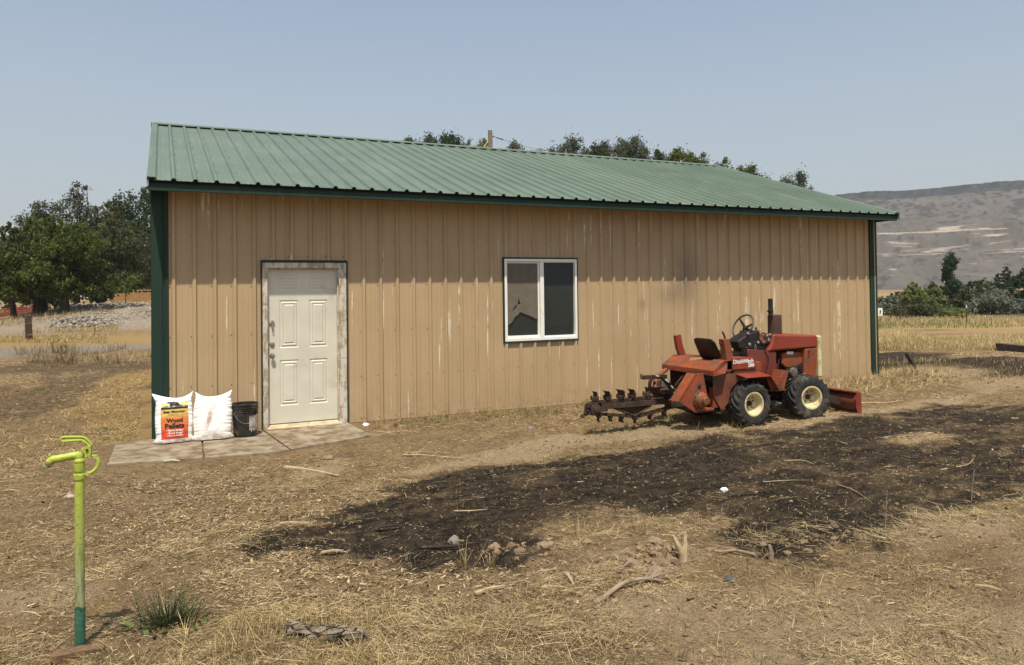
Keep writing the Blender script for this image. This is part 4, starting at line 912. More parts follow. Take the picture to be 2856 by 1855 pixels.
# digging boom: bar, chain loop with links, cup teeth, nose roller, gusset
YB = -2.14
def qb(cx, cy): p = q(cx, cy, YB-0.05); return Vector((p[0], YB, p[2]))
p0, p1 = qb(275, 927), qb(835, 880)
d_ = (p1-p0).normalized(); up = Vector((-d_.z, 0, d_.x))
b = T(); hh = 0.034
b.add([p0+up*hh+Vector((0, -.05, 0)), p1+up*hh+Vector((0, -.05, 0)), p1-up*hh+Vector((0, -.05, 0)), p0-up*hh+Vector((0, -.05, 0)), p0+up*hh+Vector((0, .05, 0)), p1+up*hh+Vector((0, .05, 0)), p1-up*hh+Vector((0, .05, 0)), p0-up*hh+Vector((0, .05, 0))], [(3, 2, 1, 0), (4, 5, 6, 7), (0, 1, 5, 4), (2, 3, 7, 6), (1, 2, 6, 5), (3, 0, 4, 7)])
boom = b.build('boom', M_RUST, tr, bevel=0.004)
b = T(); b.bb((6.05, YB-0.07, 0.22), (6.3, YB+0.07, 0.40)); b.build('boom_mount', M_RUST, boom, bevel=0.008)
b = T(); c = qb(232, 950); b.lathe([(0.062, -0.045), (0.074, -0.04), (0.074, -0.02), (0.055, -0.015), (0.055, 0.015), (0.074, 0.02), (0.074, 0.04), (0.062, 0.045)], 18, axis_m(c, (0, 1, 0))); b.lathe([(0.035, 0.045), (0.035, 0.07), (0.02, 0.075)], 12, axis_m(c, (0, -1, 0))); b.bb((c.x-0.01, YB-0.055, c.z-0.03), (c.x+0.16, YB+0.055, c.z+0.03)); b.build('nose_roller', M_RUST, boom, sm=30)
b = T(); v3 = [qb(382, 940), qb(660, 915), qb(575, 985), qb(535, 1003), qb(500, 990)]; b.prism([(p.x, p.z) for p in v3], YB-0.012, YB+0.012)
e0, e1, e2 = qb(382, 940), qb(535, 1000), qb(660, 918)
for a_, c_ in ((e0, e1), (e1, e2)): b.tube([a_+Vector((0, -.03, 0)), c_+Vector((0, -.03, 0))], 0.012, 6); b.tube([a_+Vector((0, .03, 0)), c_+Vector((0, .03, 0))], 0.012, 6)
b.build('boom_gusset', M_RUST, boom)
loop = [qb(x, y) for x, y in ((830, 842), (700, 850), (560, 866), (420, 880), (300, 890), (225, 895), (180, 915), (165, 950), (190, 985), (245, 985), (330, 990), (430, 996), (500, 1000), (535, 1012), (580, 998), (680, 972), (780, 945), (850, 925))]
tot = [0]
for a_, c_ in zip(loop[:-1], loop[1:]): tot.append(tot[-1]+(c_-a_).length)
def along(s):
    for i in range(len(loop)-1):
        if s <= tot[i+1] or i == len(loop)-2:
            t = (s-tot[i])/(tot[i+1]-tot[i]); d = (loop[i+1]-loop[i]).normalized(); return loop[i].lerp(loop[i+1], t), d
s = 0.0; k = 0
while s < tot[-1]-0.03:
    pa, da = along(s); pb, db = along(s+0.043); dd = (pb-pa).normalized(); nn = Vector((dd.z, 0, -dd.x)); mid = (pa+pb)/2
    ang = math.atan2(-dd.z, dd.x); b = T()
    for yy in ((-0.030, 0.030) if k % 2 else (-0.018, 0.018)): b.box((mid.x, YB+yy, mid.z), (0.060, 0.010, 0.034), (0, ang, 0))
    b.lathe([(0.011, -0.042), (0.011, 0.042)], 7, axis_m(pa, (0, 1, 0)))
    b.build('chain_link', M_RUST, boom); s += 0.050; k += 1
def tooth(cx, cy, ang, kind):
    """bracket on the chain carrying a bent cup blade"""
    c = qb(cx, cy); M = Matrix.Translation(c) @ Matrix.Rotation(ang, 4, 'Y') @ Matrix.Scale(0.68 if abs(ang) > 1 else 1.0, 4); b = T()
    b.box((0, 0, 0), (0.07, 0.085, 0.03)); b.box((0.03, -0.035, 0.02), (0.022, 0.012, 0.04)); b.box((-0.03, 0.03, 0.02), (0.022, 0.012, 0.04))
    n = 6; w0 = 0.075 if kind else 0.055; v = []; f = []
    for i in range(n+1):
        t = i/n; x = -0.01+0.03*math.sin(t*2.0)-0.035*t*t; z = 0.012+0.085*t
        for j in range(4):
            y = (j/3-0.5)*2*w0*(0.7+0.3*t)*(1 if kind < 2 else (0.5+0.5*abs(j-1.5))); cv = -0.016*(1-abs(j-1.5)/1.5)
            v.append((x+cv, y, z))
    N = len(v); v += [(p[0]+0.008, p[1], p[2]) for p in v]
    for i in range(n):
        for j in range(3): a_ = i*4+j; f += [(a_, a_+1, a_+5, a_+4), (N+a_+4, N+a_+5, N+a_+1, N+a_)]
    for i in range(n): f += [(i*4, i*4+4, N+i*4+4, N+i*4), (i*4+3, N+i*4+3, N+i*4+7, i*4+7)]
    f += [(n*4+j, n*4+j+1, N+n*4+j+1, N+n*4+j) for j in range(3)]
    b.add(v, f)
    b.v = [tuple(M @ Vector(p)) for p in b.v]
    b.build('digging_tooth', M_RUST, boom)
for cx, cy, a_, k in ((232, 872, 0.1, 0), (332, 862, -0.15, 1), (433, 856, 0.05, 2), (522, 848, -0.1, 1), (635, 838, 0.2, 0), (715, 826, -0.3, 2), (165, 985, R(-120), 1), (265, 1005, R(185), 0), (355, 1010, R(170), 1), (440, 1012, R(180), 2), (545, 1022, R(175), 0), (665, 990, R(190), 1), (770, 965, R(170), 2)): tooth(cx, cy, a_, k)
# restraint bar and hoops above the boom
b = T(); a_, c_ = Vector(q(590, 700, -2.12)), Vector(q(770, 692, -2.12)); b.box((a_+c_)/2, ((c_-a_).length, 0.05, 0.052), (0, math.atan2(-(c_.z-a_.z), c_.x-a_.x), 0)); b.tube([a_+Vector((-.005, 0, -.02)), a_+Vector((-.03, 0, -.01)), a_+Vector((-.035, 0, .035)), a_+Vector((-.012, 0, .045))], 0.010, 7); b.build('restraint_bar', M_RUST, tr, bevel=0.003)
def strap(pts, wd, th, y0, mat, name, bevel=0):
    b = T(); v = []; f = []; n = len(pts)
    for i, p in enumerate(pts):
        d = (pts[min(i+1, n-1)]-pts[max(i-1, 0)]).normalized(); nn = Vector((-d.z, 0, d.x))
        for sy in (-wd/2, wd/2):
            for sn in (-th/2, th/2): v.append(tuple(p+nn*sn+Vector((0, sy, 0))))
    for i in range(n-1):
        a_ = 4*i; f += [(a_, a_+4, a_+5, a_+1), (a_+2, a_+3, a_+7, a_+6), (a_, a_+2, a_+6, a_+4), (a_+1, a_+5, a_+7, a_+3)]
    f += [(0, 1, 3, 2), (4*n-4, 4*n-2, 4*n-1, 4*n-3)]; b.add(v, f); return b.build(name, mat, tr)
def curve(pts, n=14):
    out_ = []; P = [Vector(p) for p in pts]; P = [P[0]*2-P[1]]+P+[P[-1]*2-P[-2]]
    for i in range(1, len(P)-2):
        for j in range(n//(len(P)-3)+1):
            t = j/(n//(len(P)-3)+1); a, b_, c, d = P[i-1:i+3]
            out_.append(0.5*((2*b_)+(c-a)*t+(2*a-5*b_+4*c-d)*t*t+(3*b_-a-3*c+d)*t**3))
    return out_+[P[-2]]
def stripes():
    g = G('black_white_striped_strap'); z = g.sep(g.coord()); w_ = g.math('SINE', g.math('MULTIPLY', g.math('ADD', z[2], g.math('MULTIPLY', g.noise(g.coord(), 18, 3), 0.03)), 75.0))
    return g.pbr(g.mix(g.ramp(w_, -0.1, 0.15), (0.018, 0.017, 0.016), (0.62, 0.60, 0.56)), 0.4, 0, None, 0.5)
strap(curve([q(700, 688, -2.30), q(745, 708, -2.30), q(790, 750, -2.30), q(818, 800, -2.30), q(828, 850, -2.30), q(805, 880, -2.30)], 20), 0.07, 0.012, 0, stripes(), 'striped_hoop')
strap(curve([q(700, 692, -2.29), q(740, 715, -2.29), q(782, 757, -2.29), q(808, 805, -2.29), q(818, 850, -2.29), q(798, 880, -2.29)], 20), 0.062, 0.012, 0, M_RUST, 'hoop_liner')
strap(curve([q(690, 700, -2.0), q(655, 715, -2.0), q(642, 760, -2.0), q(655, 810, -2.0), q(690, 840, -2.0)], 16), 0.06, 0.014, 0, M_RUST, 'boom_hoop')
b = T(); b.tube(curve([q(770, 640, -1.75), q(722, 680, -1.85), q(685, 735, -1.95), q(690, 790, -2.0), q(730, 822, -2.05)], 16), 0.030, 10); b.build('lift_arm', M_ORANGE, tr, sm=50)
b = T(); b.lathe([(0.05, -0.05), (0.06, 0.0), (0.05, 0.05)], 12, axis_m(q(715, 800, -2.0), (0, 1, 0))); b.build('pivot_collar', M_RUST, tr, sm=40)
b = T(); b.bb((5.92, -2.24, 0.40), (6.15, -1.95, 0.46)); b.build('chain_guard', M_RUST, tr, bevel=0.006)
# backfill blade on the nose: curved plate with end ribs and push arms
b = T(); pr = [(8.87-0.075*math.sin(math.pi*t), 0.005+0.285*t) for t in np.linspace(0, 1, 9)]
b.prism(pr+[(x+0.012, z) for x, z in pr[::-1]], -2.74, -1.52); blade = b.build('backfill_blade', simple('rust_red_blade', (0.155, 0.045, 0.028), 0.6, 0.1, 0.25, 5, 0.1, dirt=(0.10, 0.06, 0.04), dirt_amt=0.6), tr, sm=40)
for y in (-2.74, -1.534):
    b = T(); b.prism([(8.885, 0.0), (8.875, 0.29), (8.80, 0.285), (8.775, 0.20), (8.78, 0.09), (8.81, 0.005)], y-0.003, y+0.012); b.build('blade_end', M_RED, blade)
b = T(); b.bb((8.79, -2.70, 0.282), (8.88, -1.55, 0.300)); b.build('blade_lip', M_RED, blade)
for y in (-2.46, -1.86):
    b = T(); b.prism([(8.2, 0.30), (8.2, 0.38), (8.62, 0.24), (8.80, 0.20), (8.80, 0.08), (8.6, 0.14)], y, y+0.03); b.build('push_arm', M_RUST, blade)

# loose hoses, cables, levers and packed dirt round the machine
b = T(); b.tube(curve([(6.36, -2.40, 0.66), (6.30, -2.38, 0.52), (6.38, -2.36, 0.40), (6.55, -2.34, 0.36)], 16), 0.013, 7); b.tube(curve([(6.40, -2.10, 0.66), (6.24, -2.08, 0.50), (6.22, -2.06, 0.42)], 12), 0.013, 7); b.tube(curve([(6.42, -2.2, 0.66), (6.30, -2.2, 0.55), (6.32, -2.3, 0.40), (6.18, -2.3, 0.36)], 14), 0.011, 7); b.build('hydraulic_hose', M_DARK, tr, sm=60)
b = T(); b.tube(curve([q(1405, 470, -2.4), q(1395, 520, -2.43), q(1420, 580, -2.43), q(1480, 600, -2.43)], 14), 0.006, 6); b.tube(curve([q(1530, 490, -2.43), q(1560, 560, -2.44), q(1540, 640, -2.44)], 12), 0.006, 6); b.tube(curve([q(1640, 560, -2.43), q(1630, 640, -2.44), q(1680, 690, -2.44)], 12), 0.008, 6); b.build('control_cable', M_DARK, tr, sm=60)
for i, (x, y, h_) in enumerate(((6.98, -2.52, 0.12), (7.03, -2.50, 0.14), (7.09, -2.48, 0.10))):
    b = T(); b.tube([(x, y, 0.83), (x-0.01, y, 0.86+h_)], 0.006, 6); b.lathe([(0.002, -0.016), (0.014, -0.006), (0.014, 0.006), (0.002, 0.016)], 8, axis_m((x-0.01, y, 0.87+h_), (0, 0, 1))); b.build('valve_lever', M_DARK, tr, sm=50)
# ------------------------------------------------------------------ sacks, bucket, hydrant
def sack(name, label, loc, W_, H_, seed, rotz, lean, ears, mat, skew=0.0):
    root = thing(name, loc, label, 'sack', 'white sacks beside the door', rot=(lean, 0, rotz))
    def outline(t):
        pinch = 0.04*math.exp(-((t-0.03)/0.05)**2)
        w = W_/2*(0.93+0.10*math.sin(math.pi*min(1, t*1.1))-0.05*smooth(0.72, 0.88, t))+pinch
        return float(w)
    def P(s_, t, off=0.0, side=1):
        w = outline(t)
        top = smooth(0.74, 1.0, t)
        x = s_*w + skew*W_*t
        z = H_*t
        # neck gathers into two ears at the top corners
        z -= top*H_*0.115*(1-abs(s_)**2.4)*(1+ears[2]*s_)
        if s_ < 0: x -= top*ears[0]*abs(s_)**2
        else: x += top*ears[1]*abs(s_)**2
        body = max(0.0, 1-abs(s_)**3.0)**0.55*max(0.0, 1-(abs(t-0.44)/0.56)**3.2)**0.6
        th = 0.085*body*(1.12-0.25*t)+0.010
        n = 0.016*float(fbm(s_*2.2+seed, t*3.0, 3, seed))+0.010*float(1-abs(vnoise(s_*3.1+t*4.0+seed, t*2.2-s_*1.5, seed+5))*2)*float(smooth(0.55, 0.8, t))
        edge = abs(s_)**2
        n += (0.010*edge**2+0.0008)*float(vnoise(s_*1.4+seed, t*42.0+abs(s_)*1.5, seed+3))*2*(1-0.6*top)
        n += 0.022*float(top)*float(vnoise(s_*7+seed, t*5, seed+9))
        return Vector((x, -side*(th+n*side)-off*side, z))
    ns, nt_ = 44, 64; b = MB(); v = []; f = []
    for side in (1, -1):
        o_ = len(v)
        for j in range(nt_+1):
            for i in range(ns+1): v.append(tuple(P(-1+2*i/ns, j/nt_, 0, side)))
        for j in range(nt_):
            for i in range(ns):
                k = (o_+j*(ns+1)+i, o_+j*(ns+1)+i+1, o_+(j+1)*(ns+1)+i+1, o_+(j+1)*(ns+1)+i); f.append(k if side > 0 else k[::-1])
    N = (ns+1)*(nt_+1); ring = [i for i in range(ns+1)]+[j*(ns+1)+ns for j in range(1, nt_+1)]+[nt_*(ns+1)+i for i in range(ns-1, -1, -1)]+[j*(ns+1) for j in range(nt_-1, 0, -1)]
    for i in range(len(ring)): a, c = ring[i], ring[(i+1) % len(ring)]; f.append((a, a+N, c+N, c))
    b.add(v, f); bag = b.build('bag', mat, root, sm=60)
    return root, bag, P
def sack_mat(stain):
    g = G('white_woven_sack' + ('_soiled' if stain else '')); c = g.coord(); z = g.sep(g.coord())
    k = g.mix(g.ramp(g.noise(c, 7, 5), 0.3, 0.7), (0.78, 0.77, 0.74), (0.86, 0.85, 0.82))
    k = g.mix(g.math('MULTIPLY', g.ramp(z[2], 0.13, 0.0), g.ramp(g.noise(c, 14, 6, 0.7), 0.38, 0.62)), k, (0.42, 0.35, 0.28))
    if stain:
        d = g.math('ADD', g.math('POWER', g.math('MULTIPLY', g.math('ADD', g.math('ADD', z[0], g.math('MULTIPLY', z[2], -0.25)), 0.10), 22.0), 2.0), g.math('POWER', g.math('MULTIPLY', g.math('SUBTRACT', z[2], 0.25), 7.0), 2.0))
        sp = g.math('ADD', g.math('POWER', 2.718, g.math('MULTIPLY', d, -1.0)), g.math('MULTIPLY', g.math('SUBTRACT', g.noise(c, 60, 6, 0.7), 0.5), 2.2))
        k = g.mix(g.math('MULTIPLY', g.ramp(sp, 0.55, 0.95), 0.85), k, (0.20, 0.14, 0.09))
        k = g.mix(g.math('MULTIPLY', g.ramp(g.math('ADD', g.math('POWER', 2.718, g.math('MULTIPLY', d, -0.4)), g.noise(c, 9, 4)), 0.95, 1.4), 0.3), k, (0.62, 0.40, 0.34))
    return g.pbr(k, 0.45, 0, g.bump(g.noise(g.coord(scale=(1, 1, 2.6)), 45, 4, 0.6), 0.35, 0.006), 0.4)
c1 = Vector((0.235, -0.40, 0.02))
sk, bag, P1 = sack('pellet_sack', 'white sack of wood pellets with an orange printed front, nearer the shed corner', c1, 0.40, 0.585, 3, R(2), R(-8), (0.060, 0.035, 0.30), sack_mat(False), 0.0)
def label_mat():
    g = G('printed_orange_front'); z = g.sep(g.coord()); t = g.math('MULTIPLY', z[2], 1/0.585)
    wv = g.math('ADD', t, g.math('MULTIPLY', g.math('SUBTRACT', g.noise(g.coord(scale=(1, 1, 3)), 12, 4), 0.5), 0.06))
    k = g.mix(g.ramp(wv, 0.18, 0.40), (0.60, 0.060, 0.022), (0.66, 0.19, 0.055)); k = g.mix(g.ramp(wv, 0.40, 0.62), k, (0.66, 0.43, 0.12))
    wave = g.math('SINE', g.math('MULTIPLY', g.math('ADD', wv, g.math('MULTIPLY', g.noise(g.coord(), 5, 3), 0.25)), 150))
    k = g.mix(g.math('MULTIPLY', g.ramp(wave, 0.55, 0.95), g.ramp(t, 0.6, 0.45, 0.0, 0.55)), k, (0.20, 0.035, 0.012))
    return g.pbr(k, 0.4, 0, None, 0.4)
def patch(Pf, s0, s1, t0, t1, off, name, mat, parent, n=(24, 36), fn=None):
    v = []; f = []
    for j in range(n[1]+1):
        for i in range(n[0]+1):
            v.append(tuple(Pf(s0+(s1-s0)*i/n[0], t0+(t1-t0)*j/n[1], off)))
    for j in range(n[1]):
        for i in range(n[0]): a = j*(n[0]+1)+i; f.append((a, a+1, a+n[0]+2, a+n[0]+1))
    return MB().add(v, f).build(name, mat, parent, sm=60)
front = patch(P1, -0.72, 0.74, 0.075, 0.66, 0.0015, 'printed_front', label_mat(), bag)
M_INK = simple('dark_print', (0.022, 0.018, 0.015), 0.5, 0, 0.1, 8, 0); M_INKG = simple('grey_print', (0.16, 0.155, 0.14), 0.5, 0, 0.3, 25, 0); M_GREEN_INK = simple('green_script_print', (0.42, 0.42, 0.10), 0.5, 0, 0.1, 8, 0)
M_YINK = simple('yellow_print', (0.72, 0.68, 0.20), 0.5, 0, 0.1, 6, 0); M_WINK = simple('white_print', (0.85, 0.82, 0.74), 0.5, 0, 0.02, 6, 0)
patch(P1, -0.72, 0.74, 0.66, 0.70, 0.0016, 'printed_band', M_INK, bag, (24, 4))
patch(P1, -0.72, -0.30, 0.705, 0.80, 0.0014, 'yellow_corner', M_YINK, bag, (8, 8)); patch(P1, 0.36, 0.74, 0.705, 0.82, 0.0014, 'yellow_corner', M_YINK, bag, (8, 8))
def shape(pts, off, name, mat):
    """flat printed shape given in sack coordinates, triangulated as a fan of thin strips and wrapped on the bag"""
    import bmesh
    bm = bmesh.new(); vs = [bm.verts.new((x, y, 0)) for x, y in pts]; es = [bm.edges.new((vs[i], vs[(i+1) % len(vs)])) for i in range(len(vs))]
    bmesh.ops.triangle_fill(bm, use_beauty=True, edges=es); bmesh.ops.subdivide_edges(bm, edges=bm.edges[:], cuts=2, use_grid_fill=True)
    me = bpy.data.meshes.new(name); bm.to_mesh(me); bm.free()
    for vv in me.vertices: vv.co = P1(vv.co.x, vv.co.y, off)
    me.update(); return link(name, me, mat, bag)
shape([(-0.72, 0.70), (-0.5, 0.735), (-0.2, 0.725), (0.1, 0.75), (0.45, 0.73), (0.74, 0.715), (0.74, 0.698), (-0.72, 0.698)], 0.0022, 'printed_hills', M_INKG)
shape([(-0.40, 0.835), (-0.33, 0.845), (-0.28, 0.85), (-0.15, 0.862), (0.02, 0.868), (0.14, 0.855), (0.22, 0.82), (0.26, 0.77), (0.33, 0.73), (0.20, 0.722), (0.08, 0.735), (-0.06, 0.735), (-0.14, 0.715), (-0.26, 0.722), (-0.25, 0.77), (-0.33, 0.785), (-0.41, 0.80)], 0.0030, 'printed_bear', M_INK)
def wrap(t0, tx, wd, size, body, mat, nm, **k):
    me_fn = lambda x, y: P1(-wd/2+x+0.01+tx, t0+y*1.0/0.585*0.2*1.0, 0.0036)
    return lettering(body, size, None, mat, bag, None, nm, width=wd, fn=lambda x, y: P1(tx-wd/2+x, t0+y*0.2/0.585, 0.0036), **k)
wrap(0.588, 0.0, 1.16, 0.3, 'Bear Mountain', M_INK, 'brand_lettering', bold=0.012)
wrap(0.525, 0.02, 0.86, 0.3, 'Premium', M_GREEN_INK, 'script_lettering', shear=0.4, bold=0.004)
wrap(0.400, 0.0, 0.86, 0.3, 'Wood', M_INK, 'product_lettering', bold=0.014); wrap(0.285, 0.0, 1.02, 0.3, 'Pellets', M_INK, 'product_lettering', bold=0.014)
for t0_, s_ in ((0.225, '• Burns hotter'), (0.175, '• Burns longer'), (0.125, '• Burns cleaner')): wrap(t0_, 0.02, 0.84+0.02*len(s_)*0.2, 0.3, s_, M_WINK, 'small_lettering', bold=0.008)
sk2, bag2, P2 = sack('plain_sack', 'plain white sack with a brown stain, between the printed sack and the bucket', Vector((0.655, -0.43, 0.02)), 0.43, 0.575, 11, R(-3), R(-9), (0.010, 0.020, -0.15), sack_mat(True), 0.02)

bk = thing('bucket', (1.03, -0.36, 0.018), 'black plastic bucket with a torn white label beside the door frame', 'bucket')
M_BKT = simple('dusty_black_plastic', (0.020, 0.019, 0.018), 0.42, 0, 0.3, 10, 0.1, dirt=(0.115, 0.092, 0.062), dirt_amt=0.65, dscale=9)
def rb(z): return 0.134+0.020*z/0.4
prof = [(0.128, 0.0), (0.134, 0.006), (0.136, 0.012)]+[(rb(z), z) for z in (0.05, 0.12, 0.2, 0.27, 0.302)]+[(rb(.302)+.008, 0.304), (rb(.302)+.008, 0.309), (rb(.31), 0.312), (rb(.325), 0.327), (rb(.325)+.009, 0.329), (rb(.325)+.009, 0.335), (rb(.33), 0.338), (rb(.35), 0.350), (rb(.35)+.009, 0.352), (rb(.35)+.009, 0.358), (rb(.36), 0.361), (rb(.38), 0.382), (rb(.38)+.008, 0.385), (rb(.38)+.009, 0.396), (rb(.38)+.004, 0.400), (rb(.38)-.004, 0.398), (rb(.3)-.006, 0.30), (rb(.02)-.006, 0.02), (0.001, 0.015)]
MB().lathe(prof, 40, None, cap=True).build('pail', M_BKT, bk, sm=30)
v = []; f = []; na, nz = 14, 10
for j in range(nz+1):
    for i in range(na+1):
        a = R(-76+58*i/na); z = 0.075+0.175*j/nz+0.012*(i/na); tear = 0.02*math.sin(i*1.7)*(j == 0)+0.012*math.sin(i*2.3+1)*(j == nz)
        r = rb(z)+0.0015; v.append((r*math.cos(a), r*math.sin(a), z+tear))
for j in range(nz):
    for i in range(na):
        if (i, j) in ((13, 4), (12, 4), (13, 5)): continue
        a = j*(na+1)+i; f.append((a, a+1, a+na+2, a+na+1))
lab = MB().add(v, f).build('paper_label', simple('weathered_paper', (0.50, 0.48, 0.42), 0.8, 0, 0.15, 14, 0.2, dirt=(0.20, 0.16, 0.11), dirt_amt=0.5, dscale=14), bk)
b = MB()
for k, z in enumerate((0.098, 0.108, 0.118, 0.150, 0.205, 0.222, 0.236)):
    for i in range(9 if z < 0.12 else 6):
        if rnd.random() < 0.25: continue
        a0 = R(-68+(4.6 if z < .12 else 6.5)*i+rnd.uniform(0, 2)); a1 = a0+R(rnd.uniform(2, 4)); r = rb(z)+0.0026; h_ = 0.003 if z < 0.12 else 0.007
        b.add([(r*math.cos(a0), r*math.sin(a0), z), (r*math.cos(a1), r*math.sin(a1), z), (r*math.cos(a1), r*math.sin(a1), z+h_), (r*math.cos(a0), r*math.sin(a0), z+h_)], [(0, 1, 2, 3)])
tag(b.build('faded_print', M_INKG, lab), kind='stuff')
b = MB(); b.tube([(0.163*math.cos(R(-145+110*t))*(1+0.02*math.sin(math.pi*t)), 0.163*math.sin(R(-145+110*t)), 0.285-0.115*math.sin(math.pi*t)) for t in np.linspace(0, 1, 20)], 0.0028, 6); b.build('wire_handle', M_CHROME, bk, sm=50)
for a in (-145, -35):
    b = MB(); b.box((0.157*math.cos(R(a)), 0.157*math.sin(R(a)), 0.287), (0.035, 0.02, 0.03), (0, 0, R(a+90))); b.build('handle_lug', M_BKT, bk, bevel=0.004)

# hydrant: standpipe, wrapped foot, cast head with spout and lever
HX, HY = -0.269, -5.738
hz = float(hgt(HX, HY))
hy = thing('yard_hydrant', (HX, HY, hz), 'lime green yard hydrant with a lever handle standing in the straw', 'hydrant', rot=(0, R(0.0), R(-4.7)))
KS = 0.0001885
def h2(x, y, d=0.0): return Vector(((x-950)*KS, d, 0.792+(1540-y)*KS-hz))
def lime(z_fade):
    g = G('lime_enamel' + ('_fading' if z_fade else '')); c = g.coord(); z = g.sep(g.coord())
    k = g.mix(g.ramp(g.noise(c, 14, 5), 0.3, 0.7), (0.34, 0.40, 0.055), (0.42, 0.48, 0.080))
    if z_fade: k = g.mix(g.ramp(g.math('ADD', z[2], g.math('MULTIPLY', g.noise(g.coord(scale=(1, 1, 0.2)), 22, 5), 0.25)), 0.95, 0.40), k, g.mix(g.ramp(g.noise(g.coord(scale=(1, 1, 0.15)), 45, 5, 0.7), 0.4, 0.65), (0.33, 0.35, 0.18), (0.15, 0.175, 0.075)))
    k = g.mix(g.math('MULTIPLY', g.ramp(g.noise(c, 55, 6, 0.7), 0.56, 0.66), 0.8), k, (0.16, 0.15, 0.045))
    return g.pbr(k, 0.45, 0, g.bump(g.noise(c, 110, 3), 0.1, 0.001), 0.4)
M_LIME = lime(False)
b = MB(); b.tube([(0, 0, -0.05), (0, 0, 0.3), (0, 0, 0.60), h2(950, 1340)], 0.0228, 20); b.build('standpipe', lime(True), hy, sm=50)
g = G('green_wrap_tape'); zz = g.sep(g.coord()); wv = g.math('SINE', g.math('MULTIPLY', g.math('ADD', zz[2], g.math('MULTIPLY', zz[0], 0.35)), 240))
b = MB(); b.lathe([(0.0245, -0.05), (0.0245, 0.215), (0.0238, 0.222), (0.023, 0.222)], 20); b.add([(0.010, -0.0245, 0.205), (-0.024, -0.012, 0.20), (-0.012, -0.026, 0.235), (0.012, -0.028, 0.228)], [(0, 1, 2, 3)])
b.build('foot_wrap', g.pbr(g.mix(g.ramp(wv, -0.2, 0.6), g.mix(g.ramp(g.noise(g.coord(), 30, 5), 0.4, 0.65), (0.025, 0.10, 0.068), (0.07, 0.14, 0.085)), (0.030, 0.115, 0.080)), 0.4, 0, g.bump(wv, 0.15, 0.001), 0.4), hy, sm=40)
b = MB(); zc0, zc1 = h2(0, 1350).z, h2(0, 1200).z; b.lathe([(0.023, zc0-0.003), (0.0275, zc0), (0.0285, zc0+0.004), (0.0285, zc1-0.004), (0.0265, zc1)], 12); b.build('packing_nut', M_LIME, hy, sm=20)
b = MB(); b.lathe([(0.0205, zc1-0.002), (0.0205, h2(0, 1145).z), (0.0245, h2(0, 1135).z), (0.0255, h2(0, 1100).z), (0.0255, h2(0, 915).z), (0.0225, h2(0, 905).z), (0.0225, h2(0, 895).z), (0.0268, h2(0, 885).z), (0.0275, h2(0, 850).z), (0.0255, h2(0, 830).z), (0.021, h2(0, 790).z), (0.0215, h2(0, 760).z), (0.0225, h2(0, 690).z), (0.018, h2(0, 640).z), (0.001, h2(0, 620).z)], 24)
head = b.build('head', M_LIME, hy, sm=35)
b = MB()
path = [h2(960, 705), h2(860, 715), h2(700, 730), h2(520, 752), h2(400, 765), h2(320, 775), h2(270, 815), h2(238, 860)]
b.tube(curve([(p.x, p.y, p.z) for p in path], 24), [0.020+0.0*i for i in range(len(curve([(p.x, p.y, p.z) for p in path], 24)))], 16)
sp = b.build('spout', M_LIME, hy, sm=50)
b = MB(); n0 = h2(245, 850); nd = (h2(200, 945)-n0).normalized(); Mn = axis_m(n0, nd, (0, 1, 0)); b.lathe([(0.0225, -0.006), (0.0225, 0.004), (0.014, 0.006), (0.0145, 0.010), (0.0155, 0.012), (0.0145, 0.014), (0.0155, 0.017), (0.0145, 0.019), (0.0150, 0.022), (0.011, 0.023), (0.010, 0.005)], 20, Mn); b.build('hose_thread', simple('worn_brass_thread', (0.30, 0.31, 0.13), 0.4, 0.5, 0.2, 30, 0), sp, sm=30)
b = MB(); b.box(h2(255, 650), (0.010, 0.018, 0.012)); b.build('spout_lug', M_LIME, sp, bevel=0.003)
md = Matrix((Vector((0.985, 0, 0.14)).normalized(), Vector((-0.14, 0, 0.985)).normalized(), Vector((0, -1, 0)))).transposed().to_4x4(); md.translation = h2(525, 782, -0.0195)
lettering('Simmons', 0.02, md, simple('raised_letter_edge', (0.30, 0.34, 0.05), 0.5, 0, 0.1, 8, 0), sp, None, 'raised_lettering', width=0.060, shear=0.45, extrude=0.0015, bold=0.0004)
# yoke and lever
b = MB(); yk = [(985, 560), (1090, 490), (1130, 465), (1235, 470), (1245, 560), (1240, 690), (1225, 760), (1150, 790), (1080, 760), (1075, 680), (1020, 610)]
for d in (-0.016, 0.008): b.prism([(h2(x, y).x, h2(x, y).z) for x, y in yk], d, d+0.008)
yoke = b.build('yoke', M_LIME, hy, bevel=0.002)
for (x, y, r_) in ((1145, 575, 0.0065), (1175, 720, 0.0075)):
    b = MB(); b.lathe([(r_, -0.022), (r_, 0.020)], 10, axis_m(h2(x, y), (0, 1, 0))); b.build('pivot_pin', M_RUST if y < 600 else M_LIME, yoke, sm=30)
b = MB(); outer = [(1185, 480), (1110, 400), (1000, 310), (860, 308), (700, 310), (590, 315), (535, 300), (515, 255), (545, 212), (620, 200), (800, 210), (950, 225), (1065, 245), (1110, 285), (1180, 370), (1240, 460)]
cen = [(1140, 430), (1060, 340), (1020, 290), (850, 265), (700, 258), (600, 258)]
rim_ = [(h2(x, y).x, 0, h2(x, y).z) for x, y in outer]
b.tube(rim_, 0.0062, 8, closed=True)
b.prism([(h2(x, y).x, h2(x, y).z) for x, y in outer], -0.0022, 0.0022); b.build('lever', M_LIME, hy, sm=40)
b = MB(); ar = [(1250, 740), (1330, 785), (1385, 850), (1405, 950), (1385, 1050), (1320, 1140), (1230, 1200), (1140, 1225)]
